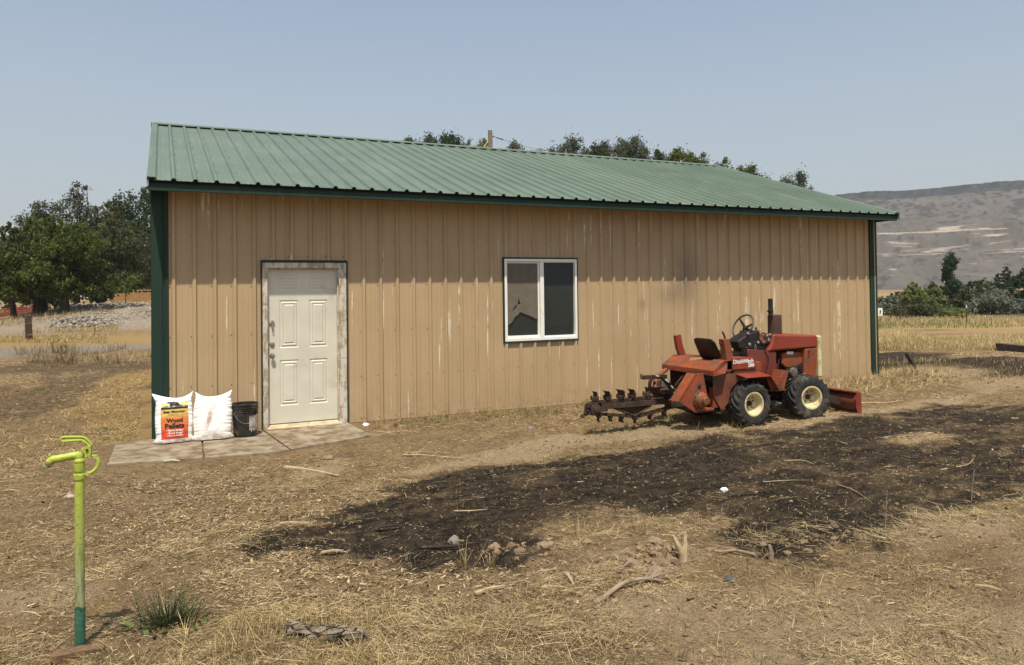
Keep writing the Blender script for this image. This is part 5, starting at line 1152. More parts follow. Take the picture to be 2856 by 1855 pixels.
b.tube([h2(x, y, -0.004) for x, y in ar], [0.007, 0.008, 0.009, 0.0095, 0.0095, 0.0095, 0.009, 0.008], 8); b.lathe([(0.010, -0.012), (0.010, 0.012)], 10, axis_m(h2(1335, 790), (0, 1, 0))); b.lathe([(0.0095, -0.014), (0.0095, 0.012)], 10, axis_m(h2(1145, 1222), (0, 1, 0)))
b.tube([h2(1145, 1222), h2(1060, 1240)], 0.007, 6); b.build('link_arm', M_LIME, hy, sm=40)
# ------------------------------------------------------------------ trees, shrubs and background things
def leaf_mat(name, dark, light, trans=0.4):
    g = G(name); t = g.attr('tint')
    k = g.mix(t, dark, light)
    d = g.n('ShaderNodeBsdfDiffuse'); g.set(d, 0, k); tl = g.n('ShaderNodeBsdfTranslucent'); g.set(tl, 0, g.mix(0.5, k, light))
    mx = g.n('ShaderNodeMixShader'); mx.inputs[0].default_value = trans
    g.t.links.new(d.outputs[0], mx.inputs[1]); g.t.links.new(tl.outputs[0], mx.inputs[2]); g.t.links.new(mx.outputs[0], g.out.inputs[0]); return g.m
M_BARK = simple('grey_brown_bark', (0.050, 0.040, 0.032), 0.9, 0, 0.3, 8, 0.6, 30)
L_GREEN = leaf_mat('mid_green_leaves', (0.034, 0.054, 0.017), (0.175, 0.208, 0.064)); L_GREY = leaf_mat('grey_green_leaves', (0.055, 0.065, 0.046), (0.165, 0.180, 0.125))
L_DARK = leaf_mat('dark_green_leaves', (0.024, 0.042, 0.021), (0.090, 0.128, 0.058)); L_OLIVE = leaf_mat('olive_leaves', (0.046, 0.054, 0.026), (0.155, 0.165, 0.080))
L_SILVER = leaf_mat('silvery_leaves', (0.085, 0.100, 0.072), (0.30, 0.33, 0.25)); L_LIGHT = leaf_mat('light_green_leaves', (0.080, 0.100, 0.032), (0.260, 0.295, 0.115))
def crown_mesh(name, blobs, n, leaf, seed, up=0.0, droop=0.0, elong=1.6, clump=0.30):
    """leaf faces gathered in clumps spread through ellipsoids (x, y, z, rx, ry, rz, weight)"""
    rs = np.random.RandomState(seed); wts = np.array([b[6] for b in blobs]); wts = wts/wts.sum(); V = []; tint = []
    for bl, wt in zip(blobs, wts):
        nb = max(12, int(n*wt)); nc = max(5, nb//26)
        u = rs.normal(size=(nc, 3)); u /= np.linalg.norm(u, axis=1)[:, None]; rad = rs.uniform(0.35, 1.0, nc)**0.55
        cc = u*rad[:, None]*np.array(bl[3:6])+np.array(bl[:3])
        k = rs.randint(0, nc, nb); sp = clump*min(bl[3:6])*rs.uniform(0.6, 1.4, nc)[k]
        p = cc[k]+rs.normal(size=(nb, 3))*sp[:, None]*np.array([1, 1, 0.8+up])*0.62
        p[:, 2] -= droop*rs.uniform(0, 1, nb)**2
        d = rs.normal(size=(nb, 3))+np.array([0.15*up, 0, 1.3*up-droop*1.2]); d /= np.linalg.norm(d, axis=1)[:, None]
        s_ = np.cross(d, rs.normal(size=(nb, 3))); s_ /= np.linalg.norm(s_, axis=1)[:, None]
        sz = leaf*rs.uniform(0.6, 1.35, nb)[:, None]
        V.append(np.stack([p-d*sz*elong*0.5, p+s_*sz*0.5, p+d*sz*elong*0.5, p-s_*sz*0.5], 1))
        tint.append(np.repeat(np.clip(0.45+0.25*rs.normal(size=nc)[k]*0.8+0.22*rs.normal(size=nb), 0, 1), 4))
    V = np.concatenate(V).reshape(-1, 3); T_ = np.concatenate(tint)
    me = np_mesh(name, V, np.arange(len(V)).reshape(-1, 4)); vattr(me, 'tint', T_); return me
def trunk_mesh(h, r, blobs, seed, lean=(0, 0), fork=0.35, limbs=7):
    rs = random.Random(seed); b = MB(); top = (lean[0], lean[1], h)
    pts = [(0, 0, -0.2)]+[(lean[0]*t+rs.uniform(-.05, .05)*h*0.1, lean[1]*t+rs.uniform(-.05, .05)*h*0.1, h*t) for t in (0.15, 0.35, 0.6, 0.8, 1.0)]
    b.tube(pts, [r*1.35, r*1.05, r*0.85, r*0.6, r*0.35, r*0.12], 8)
    for i in range(limbs):
        bl = blobs[i % len(blobs)]; t = rs.uniform(fork, 0.75); s_ = (lean[0]*t, lean[1]*t, h*t)
        e = tuple(bl[j]+rs.uniform(-0.75, 0.75)*bl[3+j] for j in range(3)); m_ = tuple((a+c)/2+rs.uniform(-.06, .06)*h for a, c in zip(s_, e))
        b.tube([s_, m_, e], [r*0.42, r*0.26, r*0.07], 6)
    return b
def tree(name, label, cat, base, h, blobs, n, leaf, mat, seed, group=None, r=0.16, trunk=True, lean=(0, 0), limbs=8, **k):
    t = thing(name, base, label, cat, group)
    if trunk: trunk_mesh(h*0.9, r, blobs, seed, lean, limbs=limbs).build('trunk', M_BARK, t, sm=60)
    link('crown', crown_mesh('crown', blobs, n, leaf, seed, **k), mat, t); return t
def ground_at(u, v_hint, d): p = at(u, v_hint, d); return Vector((p.x, p.y, float(hgt(p.x, p.y))))
rs_ = random.Random(5)
def auto_blobs(W_, H0, H1, n, seed, taper=0.6, dx=0.0):
    """ellipsoids filling a crown W_ wide between heights H0 and H1"""
    q_ = random.Random(seed); out_ = []
    for i in range(n):
        t = (i+0.5)/n; z = H0+(H1-H0)*(0.08+0.84*t); w_ = W_/2*(math.sin(math.pi*min(1, 0.18+t*0.82))**0.7*(1-taper*0.35*t))
        x = q_.uniform(-0.62, 0.62)*w_+dx*t; y = q_.uniform(-0.6, 0.6)*w_; rr = w_*q_.uniform(0.42, 0.62)
        out_.append((x, y, z, rr, rr, rr*q_.uniform(0.6, 0.95)*max(0.5, (H1-H0)/W_*0.5), q_.uniform(0.7, 1.3)*rr**2))
    return out_
GL = 'trees beyond the road on the left'
# front row: two bushy low-crowned trees
b1 = ground_at(182, 905, 46); tree('leafy_tree', 'bushy green tree with a short bare trunk beside the white rubble heap', 'tree', b1, 5.2, auto_blobs(6.2, 1.1, 6.6, 14, 21, 0.5)+[(-2.2, 0, 1.5, 1.3, 1.0, 0.55, 1.2), (2.2, 0, 1.6, 1.4, 1.1, 0.6, 1.3), (3.4, .2, 2.0, .9, .8, .5, .7), (0.3, -.8, 1.7, 1.6, .9, .6, 1.3)], 24000, 0.100, L_GREEN, 31, GL, 0.23, limbs=12, droop=0.35)
b2 = ground_at(112, 900, 47); tree('leafy_tree', 'dark bushy tree with a thick trunk behind the old timber post', 'tree', b2, 5.5, auto_blobs(6.6, 0.9, 6.8, 13, 22, 0.5)+[(-2.4, 0, 1.5, 1.4, 1.1, 0.6, 1.2), (1.8, -.5, 1.4, 1.5, 1.1, 0.6, 1.2)], 20000, 0.100, L_GREEN, 32, GL, 0.33, limbs=10, droop=0.3)
b3 = ground_at(40, 900, 46); tree('leafy_tree', 'slender leaning tree at the left edge above the red pen', 'tree', b3, 5.2, auto_blobs(5.6, 1.0, 6.4, 11, 23, 0.5), 13000, 0.105, L_OLIVE, 33, GL, 0.14, lean=(-0.6, 0), limbs=8, droop=0.3)
# back row
b4 = ground_at(215, 880, 62)
SC_ = 0.86
tree('tall_sparse_tree', 'tall grey-green tree with thin open branches rising above the others', 'tree', b4, 9.3, [tuple(c*SC_ for c in q_[:6])+q_[6:] for q_ in [(0.3, 0, 11.2, 0.75, 0.7, 0.9, 0.55), (-0.4, 0, 9.6, 1.3, 1.2, 1.1, 1.2), (-2.6, 0, 9.3, 1.2, 1.0, 0.8, 0.8), (-3.6, 0, 8.3, 1.3, 1.0, 0.7, 0.8), (-4.3, 0, 7.4, 1.1, 1.0, 0.9, 0.8), (-1.6, 0, 7.6, 1.8, 1.6, 1.3, 1.8), (1.4, 0, 8.4, 1.5, 1.3, 1.2, 1.5), (2.6, 0, 7.4, 1.6, 1.4, 1.4, 1.8), (0, 0, 6.0, 2.6, 2.2, 1.6, 3), (2.2, 0, 5.2, 2.4, 2, 1.5, 2.6), (-2.4, 0, 5.4, 2.2, 2, 1.5, 2.2), (0, 0, 3.6, 3, 2, 1.4, 3)]], 17000, 0.12, L_GREY, 34, GL, 0.20, limbs=22, clump=0.42)
b5 = ground_at(330, 870, 62); tree('leafy_tree', 'broad olive tree in front of the wooden fence corner', 'tree', b5, 8.6, auto_blobs(7.2, 0.6, 9.8, 15, 25, 0.4)+[(0, 0, 1.6, 3.0, 2, 1.2, 3.5), (-2.5, 0, 3.2, 2, 2, 1.4, 2), (2.2, 0, 3.5, 2, 2, 1.5, 2)], 19000, 0.125, L_OLIVE, 35, GL, 0.22, limbs=12)
b6 = ground_at(425, 860, 70); tree('dark_dense_tree', 'tall dark dense tree half hidden by the shed corner', 'tree', b6, 11.5, auto_blobs(9.0, 0.6, 13.2, 19, 26, 0.4)+[(0, 0, 2, 4, 3, 1.6, 5)], 19000, 0.145, L_DARK, 36, GL, 0.3, limbs=10, up=0.4)
b7 = ground_at(-20, 890, 56); tree('leafy_tree', 'green tree cut off by the left edge of the view', 'tree', b7, 7.2, auto_blobs(6.5, 0.6, 8.0, 12, 27, 0.5), 11000, 0.13, L_GREEN, 37, GL, 0.2)
b8 = ground_at(285, 840, 78); tree('dark_dense_tree', 'dark tree filling the gap behind the sparse tall tree', 'tree', b8, 8.5, auto_blobs(13.0, 0.2, 10.0, 16, 28, 0.3)+[(-3, 0, 1.2, 4, 2, 1.3, 4), (3, 0, 1.2, 4, 2, 1.3, 4)], 13000, 0.2, L_DARK, 38, GL, 0.25)
b9 = ground_at(120, 840, 76); tree('dark_dense_tree', 'dark low tree behind the thick-trunked tree', 'tree', b9, 6.5, auto_blobs(10.0, 0.2, 8.2, 13, 29, 0.3)+[(-3, 0, 1.0, 4, 2, 1.3, 4), (3, 0, 1.0, 4, 2, 1.3, 4)], 10000, 0.2, L_DARK, 39, GL, 0.22)
b10 = ground_at(350, 868, 50); tree('sapling', 'spindly sapling standing in front of the wooden board fence', 'sapling', b10, 1.5, [(0, 0, 1.25, .42, .35, .38, 1), (-.35, 0, .95, .35, .3, .25, .7), (.3, 0, 1.0, .3, .3, .25, .6)], 420, 0.09, L_OLIVE, 40, None, 0.025, limbs=4)
# tree tops over the ridge
RT = [(1135, 388, 84, 4.2, 'dark bushy', L_DARK, .5), (1190, 376, 80, 2.8, 'slim dark', L_GREY, .8), (1256, 374, 78, 3.0, 'upright dark', L_DARK, .9), (1305, 390, 84, 5.0, 'pale round', L_LIGHT, .2), (1352, 392, 88, 4.6, 'yellowish', L_LIGHT, .2), (1425, 398, 78, 3.6, 'small grey', L_GREY, .6), (1500, 420, 86, 4.4, 'low grey', L_GREY, .5), (1530, 418, 80, 3.0, 'short', L_OLIVE, .6),
      (1590, 384, 76, 4.2, 'wind-bent', L_GREY, .9), (1650, 402, 78, 2.8, 'narrow', L_DARK, .9), (1680, 396, 82, 2.6, 'thin', L_GREY, 1.), (1730, 396, 80, 4.0, 'leaning', L_OLIVE, .9), (1762, 384, 76, 3.2, 'tallest wind-blown', L_GREY, 1.), (1797, 414, 80, 3.2, 'drooping', L_OLIVE, .5), (1832, 420, 78, 2.8, 'rounded dark', L_DARK, .4), (1884, 410, 74, 3.2, 'full-crowned', L_GREEN, .3),
      (1925, 432, 78, 2.8, 'stubby', L_GREEN, .3), (1958, 432, 80, 2.4, 'bright', L_GREEN, .3), (2022, 444, 74, 3.0, 'globe-shaped', L_GREEN, .2), (2062, 466, 78, 2.6, 'leafy low', L_GREEN, .3), (2097, 463, 76, 2.6, 'open-crowned', L_GREEN, .4), (2190, 497, 80, 3.4, 'ragged', L_GREY, .7), (2226, 484, 78, 2.6, 'feathery', L_GREY, .9)]
WHERE = ['behind the far left of the roof ridge', 'second from the left above the ridge', 'left of the pale trees above the ridge', 'just left of the utility pole', 'right behind the utility pole', 'just right of the utility pole', 'low behind the ridge under the wire', 'where the wire meets the trees', 'left of the tall clump over the ridge', 'left in the tall clump over the ridge', 'in the middle of the tall clump over the ridge', 'inside the tall clump over the ridge', 'topping the clump over the ridge', 'at the right foot of the tall clump', 'right of the tall clump over the ridge', 'standing alone over the right part of the ridge', 'right of the full-crowned one over the ridge', 'near the right end of the ridge', 'just past the right end of the ridge', 'above the upper right roof slope', 'above the middle of the right roof slope', 'left of the pair low over the right roof edge', 'rightmost over the roof edge']
for i, ((u, v, d, wd, ad, mt, up), wh) in enumerate(zip(RT, WHERE)):
    top = at(u, v-5, d); g0 = float(hgt(top.x, top.y)); H = top.z-g0
    q_ = random.Random(200+i); bl = []
    for j in range(15):
        x_ = q_.uniform(-1, 1); prof_ = 2.4*abs(x_)**1.5*q_.uniform(.6, 1.2); z = H-0.35-prof_-q_.uniform(0, 2.6)*q_.random()**0.5; r_ = q_.uniform(.26, .52)
        bl.append((x_*wd*0.5+up*0.35*(z-H+3)/3, q_.uniform(-.6, .6)*wd*.4, z, r_, r_, r_*(0.75+0.9*up)*q_.uniform(.8, 1.3), q_.uniform(.7, 1.2)*r_))
    bl += [(up*.3, 0, H-0.45, .26, .26, .32, .22), (0, 0, H-3.4, wd*.5, wd*.4, 1.0, 1.6)]
    tree('cottonwood_tree', f'{ad} tree top {wh}', 'tree', (top.x, top.y, g0), H, bl, 4200, 0.115, mt, 300+i, 'tree tops seen over the roof ridge', 0.14, limbs=9, up=up*0.8, clump=0.75, elong=2.0)
# right side, beyond the field
RR = [(2462, 838, 872, 92, 4.2, L_DARK, 'low_shrub', 'dark shrub beside the shed corner beyond the field', 'shrub', 0), (2484, 822, 872, 86, 3.4, L_SILVER, 'silver_shrub', 'grey-green shrub right of the white sign', 'shrub', .3),
      (2552, 782, 872, 88, 4.6, L_LIGHT, 'willow_tree', 'pale green willow left of the tall poplar', 'tree', -.4), (2604, 780, 872, 90, 4.0, L_LIGHT, 'willow_tree', 'fuller pale green willow touching the poplar', 'tree', -.3), (2520, 812, 872, 96, 5.5, L_DARK, 'low_shrub', 'dark thicket behind the pale willows', 'shrub', 0),
      (2648, 722, 868, 90, 2.9, L_DARK, 'poplar_tree', 'tall narrow wind-swept poplar against the hill', 'tree', 1.1), (2695, 800, 868, 88, 3.6, L_OLIVE, 'leafy_tree', 'brownish olive bush right of the poplar', 'tree', .2), (2722, 778, 868, 96, 4.6, L_OLIVE, 'leafy_tree', 'olive tree between the poplar and the dark tree', 'tree', .2), (2752, 770, 868, 100, 4.6, L_GREEN, 'leafy_tree', 'green tree just left of the big dark tree', 'tree', .2),
      (2805, 738, 868, 98, 5.6, L_DARK, 'dark_dense_tree', 'big dark green tree behind the silvery bush', 'tree', .2), (2858, 742, 868, 98, 4.4, L_DARK, 'dark_dense_tree', 'dark tree at the right edge beyond the field', 'tree', .3), (2768, 795, 866, 82, 4.9, L_SILVER, 'silver_shrub', 'big silvery bush in front of the dark tree', 'shrub', .4), (2842, 832, 868, 84, 3.2, L_SILVER, 'silver_shrub', 'small silvery bush at the right edge', 'shrub', .3),
      (2545, 852, 876, 78, 5.0, L_OLIVE, 'low_shrub', 'low green weeds at the foot of the pale willows', 'shrub', .2), (2650, 856, 880, 74, 3.0, L_LIGHT, 'low_shrub', 'low light green bush in front of the poplar', 'shrub', .2), (2665, 790, 870, 102, 8.0, L_DARK, 'low_shrub', 'dark undergrowth behind the poplar trunk', 'shrub', 0), (2775, 800, 868, 106, 9.0, L_DARK, 'low_shrub', 'dark undergrowth behind the silvery bush', 'shrub', 0)]
for i, (u, vt, vb, d, wd, mt, nm, lb, ct, up) in enumerate(RR):
    p = at(u, vb, d); gz_ = float(hgt(p.x, p.y)); H = at(u, vt, d).z-gz_
    wd *= 1.25; H *= 1.06; tall = wd < H*0.7
    bl = auto_blobs(wd, 0.0, H, 10, 60+i, 0.9 if tall else 0.55, 0.3*up if tall else 0)+[(-wd*.25, 0, H*.16, wd*.35, wd*.3, H*.18, wd*.12), (wd*.25, 0, H*.16, wd*.35, wd*.3, H*.18, wd*.12)]
    if nm == 'poplar_tree':
        q_ = random.Random(9); bl = [(q_.uniform(-.8, .8)+0.25*j/15, q_.uniform(-.5, .5), H*(0.08+0.058*j), .60+.2*math.sin(j), .6, H*.085, 1) for j in range(16)]
    tree(nm, lb, ct, (p.x, p.y, gz_), H, bl, 7000 if nm != 'low_shrub' else 4600, 0.165, mt, 400+i, 'trees and bushes beyond the field', 0.12, trunk=H > 2.5, limbs=7, up=max(0, up), droop=max(0, -up), clump=0.33)

# utility pole with insulator, wire and guy
pt = at(1367, 364, 46); pz = float(hgt(pt.x, pt.y)); M_POLE = simple('weathered_pole_wood', (0.20, 0.145, 0.10), 0.9, 0, 0.25, 6, 0.4, 30)
po = thing('utility_pole', (pt.x, pt.y, pz), 'bare wooden utility pole standing above the roof ridge', 'utility pole')
b = MB(); b.tube([(0, 0, -0.5), (0.02, 0, (pt.z-pz)*0.6), (0, 0, pt.z-pz)], [0.17, 0.15, 0.135], 12); b.build('pole_shaft', M_POLE, po, sm=50)
s0 = at(1376, 381, 46)-Vector((pt.x, pt.y, pz)); s1 = at(1404, 390, 46)-Vector((pt.x, pt.y, pz)); s2 = at(1545, 422, 52)-Vector((pt.x, pt.y, pz)); s3 = at(1760, 448, 66)-Vector((pt.x, pt.y, pz))
b = MB(); b.tube([s0, s1], 0.02, 6)
for t in (0.0, 0.45, 0.7, 0.9): b.lathe([(0.03, -0.04), (0.06, 0), (0.03, 0.04)], 8, axis_m(s0.lerp(s1, t), (s1-s0)))
b.build('insulator', M_DARK, po, sm=40)
b = MB(); b.tube(curve([s1, s1.lerp(s2, .5)-Vector((0, 0, .12)), s2, s3], 18), 0.012, 5); b.build('wire', M_GREY, po)
b = MB(); b.tube([at(1362, 392, 46)-Vector((pt.x, pt.y, pz)), at(1330, 440, 46)-Vector((pt.x, pt.y, pz)), Vector((-4.2, 1, 0))], 0.022, 5); b.build('guy_wire', M_WHITE, po)

# left background: wooden board fence, red pen, timber post, rubble heap
M_CEDAR = simple('orange_cedar_boards', (0.36, 0.20, 0.070), 0.8, 0, 0.2, 5, 0.3, 30)
fa, fb = at(318, 862, 58), at(470, 862, 52); fz = float(hgt(fa.x, fa.y))
ff = thing('board_fence', (fa.x, fa.y, 0), 'orange wooden board fence on top of the gravel bank', 'fence')
fa.z = 0; fb.z = 0; dv = (fb-fa); ln = dv.length; dn = dv.normalized(); k = 0; x = 0
while x < ln:
    p = fa+dn*x; z0 = max(fz-0.1, float(hgt(p.x, p.y)))-0.05; zt = at(330, 817, 56.5).z+rnd.uniform(-.015, .015)
    b = MB(); b.box((p.x-fa.x, p.y-fa.y, (z0+zt)/2), (0.136, 0.02, zt-z0), (0, 0, math.atan2(dn.y, dn.x))); b.build('board', M_CEDAR, ff); x += 0.145
for hh in (0.35, 1.1):
    b = MB(); mid = dn*(ln/2); b.box((mid.x+0.02, mid.y+0.03, fz+hh), (ln, 0.04, 0.09), (0, 0, math.atan2(dn.y, dn.x))); b.build('rail', M_CEDAR, ff)
M_PEN = simple('rust_red_pipe', (0.26, 0.070, 0.045), 0.7, 0.1, 0.2, 6, 0)
pa, pb = ground_at(-40, 905, 50), ground_at(98, 903, 52)
pn = thing('pipe_pen', pa, 'low rusty red pipe fence between tree trunks at the left edge', 'fence'); dv = pb-pa
for k in range(9):
    b = MB(); p = dv*(k/8); b.tube([(p.x, p.y, p.z-0.1), (p.x, p.y, p.z+0.62)], 0.03, 6); b.build('post', M_PEN, pn)
for hh in (0.12, 0.30, 0.45, 0.58):
    b = MB(); b.tube([(0, 0, hh), (dv.x, dv.y, dv.z+hh)], 0.025, 6); b.build('rail', M_PEN, pn)
b = MB(); b.add([(0, .3, 0), (dv.x, dv.y+.3, dv.z), (dv.x, dv.y+.3, dv.z+.4), (0, .3, .4)], [(0, 1, 2, 3)]); b.build('sheet', M_PEN, pn)
pg = ground_at(80, 955, 29); ph = at(80, 880, 29).z-pg.z
pp = thing('timber_post', pg, 'thick dark timber post standing alone by the road', 'post'); M_TIE = simple('creosoted_timber', (0.060, 0.038, 0.025), 0.9, 0, 0.3, 10, 0.6, 30, dirt=(0.13, 0.085, 0.055), dirt_amt=0.5)
b = MB(); b.box((0, 0, ph/2-0.1), (0.21, 0.20, ph+0.2), (0, R(-1.5), R(20))); b.build('shaft', M_TIE, pp, bevel=0.015)
for hz_ in (0.25, 0.7):
    b = MB(); b.tube([(-0.12, -0.12, ph*hz_), (0.12, -0.11, ph*hz_+0.01), (0.13, 0.1, ph*hz_), (-0.11, 0.12, ph*hz_)], 0.006, 5, closed=True); b.build('wire_loop', M_GREY, pp)
ICO_V = None
def ico():
    import bmesh
    bm = bmesh.new(); bmesh.ops.create_icosphere(bm, subdivisions=1, radius=1.0); v = np.array([q_.co[:] for q_ in bm.verts]); f = np.array([[q_.index for q_ in p.verts] for p in bm.faces]); bm.free(); return v, f
IV, IF = ico()
def rocks(name, P, size, seed, mat, flat=0.7, parent=None):
    """many small faceted stones joined as one mesh; P (n,3) resting points, size (n,)"""
    rs = np.random.RandomState(seed); n = len(P); V = IV[None]*(1+0.30*rs.normal(size=(n, len(IV), 1)).clip(-1, 1))
    sc = size[:, None]*rs.uniform(0.65, 1.35, (n, 3)); sc[:, 2] *= flat; V = V*sc[:, None]
    a = rs.uniform(0, 6.28, n); c, s_ = np.cos(a)[:, None], np.sin(a)[:, None]; V = np.stack([V[..., 0]*c-V[..., 1]*s_, V[..., 0]*s_+V[..., 1]*c, V[..., 2]], -1)+P[:, None]
    F_ = (IF[None]+(np.arange(n)*len(IV))[:, None, None]).reshape(-1, 3)
    me = np_mesh(name, V.reshape(-1, 3), F_); vattr(me, 'tint', np.repeat(rs.uniform(0, 1, n), len(IV))); return link(name, me, mat, parent)
def tint_mat(name, a, b, rough=0.9, extra=None):
    g = G(name); k = g.mix(g.attr('tint'), a, b); k = g.mix(g.ramp(g.noise(g.coord(), 30, 4), 0.35, 0.7), k, g.mix(0.6, k, extra or a))
    return g.pbr(k, rough, 0, g.bump(g.noise(g.coord(), 60, 4), 0.4, 0.01), 0.2)
rs2 = np.random.RandomState(4); P = []; Z = []
for i in range(2200):
    t = rs2.uniform(0, 1); u = 150+t*300+rs2.normal()*4; d = 40.2+rs2.uniform(0, 3.2)*(0.4+0.6*(1-abs(t-0.35)))
    p = at(u, 918, d); z = float(hgt(p.x, p.y)); hp = 0.55*math.exp(-((t-0.30)/0.28)**2)*max(0, 1-((d-41.6)/2.0)**2)
    P.append((p.x, p.y, z+hp*rs2.uniform(0.3, 1))); Z.append(rs2.uniform(0.03, 0.10)*(1 if t < 0.6 else 0.8))
o = rocks('rubble_heap', np.array(P), np.array(Z), 5, tint_mat('pale_broken_rock', (0.17, 0.145, 0.12), (0.42, 0.375, 0.32))); tag(o, 'heap of pale broken rock at the foot of the gravel bank', kind='stuff')
P = []; Z = []
for i in range(2600):
    u = rs2.uniform(215, 470); d = rs2.uniform(41, 58); p = at(u, 890, d); P.append((p.x, p.y, float(hgt(p.x, p.y)))); Z.append(rs2.uniform(0.02, 0.08))
tag(rocks('gravel', np.array(P), np.array(Z), 6, tint_mat('bank_gravel', (0.20, 0.17, 0.135), (0.42, 0.37, 0.31))), 'loose gravel on the bank beyond the road', kind='stuff')
# right: white sign, fence posts, leaning charred stake, dark timbers
sp_ = at(2455, 870, 60); sg = thing('small_sign', (sp_.x, sp_.y, float(hgt(sp_.x, sp_.y))), 'small white sign with a black mark beyond the shed corner', 'sign'); zc = sp_.z-float(hgt(sp_.x, sp_.y)); fr = R(-30)
b = MB(); b.box((0, 0, zc), (0.36, 0.012, 0.62), (0, 0, fr)); b.build('sign_plate', M_WHITE, sg)
b = MB(); b.box((0.005, 0.03, zc/2-0.15), (0.05, 0.03, zc+0.6), (0, 0, fr)); b.build('stake', M_GREY, sg)
Ms = Matrix.Translation((0, 0, zc)) @ Matrix.Rotation(fr, 4, 'Z') @ Matrix.Rotation(R(90), 4, 'X'); b = MB(); b.add([(-.07, -.2, .008), (-.02, -.2, .008), (.0, .02, .008), (.02, -.2, .008), (.07, -.2, .008), (.05, .1, .008), (0, .2, .008), (-.05, .1, .008)], [(0, 1, 2, 7), (2, 3, 4, 5), (2, 5, 6, 7)], Ms); b.build('sign_mark', M_INK, sg)
tp = at(2696, 886, 62); tpz = float(hgt(tp.x, tp.y)); t_ = thing('fence_post', (tp.x, tp.y, tpz), 'thin dark metal fence post with a white tip in the dry field', 'post'); hh = at(2696, 851, 62).z-tpz
b = MB(); b.box((0, 0, hh/2-0.2), (0.05, 0.02, hh+0.4)); b.box((0, 0.02, hh/2-0.2), (0.012, 0.04, hh+0.4)); b.build('post_shaft', M_RUST, t_)
b = MB(); b.box((0, 0, hh-0.12), (0.065, 0.05, 0.26)); b.build('white_tip', M_WHITE, t_)
tp = at(2511, 868, 66); tpz = float(hgt(tp.x, tp.y)); t_ = thing('fence_post', (tp.x, tp.y, tpz), 'tall dark post in front of the pale willow', 'post'); hh = at(2511, 822, 66).z-tpz
b = MB(); b.tube([(0, 0, -0.3), (0, 0, hh)], [0.09, 0.075], 8); b.build('post_shaft', M_TIE, t_, sm=50)
lp0, lp1 = at(2557, 1028, 15.8), at(2526, 986, 15.8); lp0.z = float(hgt(lp0.x, lp0.y)); o = thing('charred_stake', lp0, 'short black charred stake leaning over the burnt ground', 'stake')
b = MB(); e = lp1-lp0; b.tube([e*-0.1, e*0.5, e], [0.042, 0.040, 0.032], 8); b.build('stake_shaft', simple('charcoal', (0.010, 0.009, 0.009), 0.8, 0, 0.3, 20, 0.5), o, sm=40)
M_BEAM = simple('grey_brown_beam', (0.085, 0.062, 0.046), 0.9, 0, 0.25, 6, 0.4, 25)
for (u0, v0, u1, v1, d0, d1, sz, lb) in ((2786, 966, 2950, 982, 21.6, 19.5, (0.21, 0.19), 'long dark timber beam lying at the right edge of the field'), (2838, 955, 2990, 958, 23.4, 22.0, (0.2, 0.17), 'second dark timber behind the long beam at the right edge')):
    a_, c_ = at(u0, v0, d0), at(u1, v1, d1); a_.z = float(hgt(a_.x, a_.y)); c_.z = float(hgt(c_.x, c_.y))
    zz_ = at(u0, v0-9, d0).z-0.09; o = thing('timber_beam', a_, lb, 'timber', 'dark timbers on the field'); b = MB(); e = c_-a_; e.z = at(u1, v1-9, d1).z-0.09-zz_
    ang = math.atan2(e.y, e.x); b.box((e.x/2, e.y/2, zz_-a_.z+e.z/2), (e.length, sz[0], sz[1]), (0, -math.atan2(e.z, e.xy.length), ang)); b.build('beam', M_BEAM, o, bevel=0.012)
    b = MB(); b.box((e.x*0.04, e.y*0.04, (zz_-a_.z)/2-0.05), (0.12, 0.25, max(0.06, zz_-a_.z)), (0, 0, ang)); b.build('chock', M_BEAM, o)
# ------------------------------------------------------------------ straw, stubble, chips, stones and litter
rs3 = np.random.RandomState(12)
def blade_mesh(name, base, az, tilt, length, width, bend, rs, mat, tint=None, lift=None, roll=1.0, nseg=3):
    """thin bent ribbons: base (n,3), heading az, tilt from vertical, bend added along the blade"""
    n = len(base); pts = [base]; p = base.copy(); t = tilt.copy(); nseg = 3
    for i in range(nseg):
        dv_ = np.stack([np.sin(t)*np.cos(az), np.sin(t)*np.sin(az), np.cos(t)], 1); p = p+dv_*(length/nseg)[:, None]; t = t+bend/nseg; pts.append(p)
    d0 = pts[1]-pts[0]; sv = np.stack([-np.sin(az), np.cos(az), np.zeros(n)], 1)+rs.normal(size=(n, 3))*0.5*roll; sv -= d0*(np.sum(sv*d0, 1)/np.maximum(np.sum(d0*d0, 1), 1e-9))[:, None]; sv /= np.linalg.norm(sv, axis=1)[:, None]
    if lift is not None:
        for i in range(1, nseg+1): pts[i][:, 2] = np.maximum(pts[i][:, 2], hgt(pts[i][:, 0], pts[i][:, 1])+lift)
    V = []
    for i, w_ in enumerate({3: (1.0, 0.95, 0.75, 0.35), 2: (1.0, 0.95, 0.5), 1: (1.0, 0.7)}[nseg]): V += [pts[i]-sv*(width*w_/2)[:, None], pts[i]+sv*(width*w_/2)[:, None]]
    V = np.stack(V, 1).reshape(-1, 3); o_ = (np.arange(n)*2*(nseg+1))[:, None, None]
    F_ = (np.array([[0, 1, 3, 2], [2, 3, 5, 4], [4, 5, 7, 6]][:nseg])[None]+o_).reshape(-1, 4)
    me = np_mesh(name, V, F_); vattr(me, 'tint', np.repeat(np.clip(rs.uniform(0, 1, n) if tint is None else tint, 0, 1), 2*(nseg+1))); return link(name, me, mat)
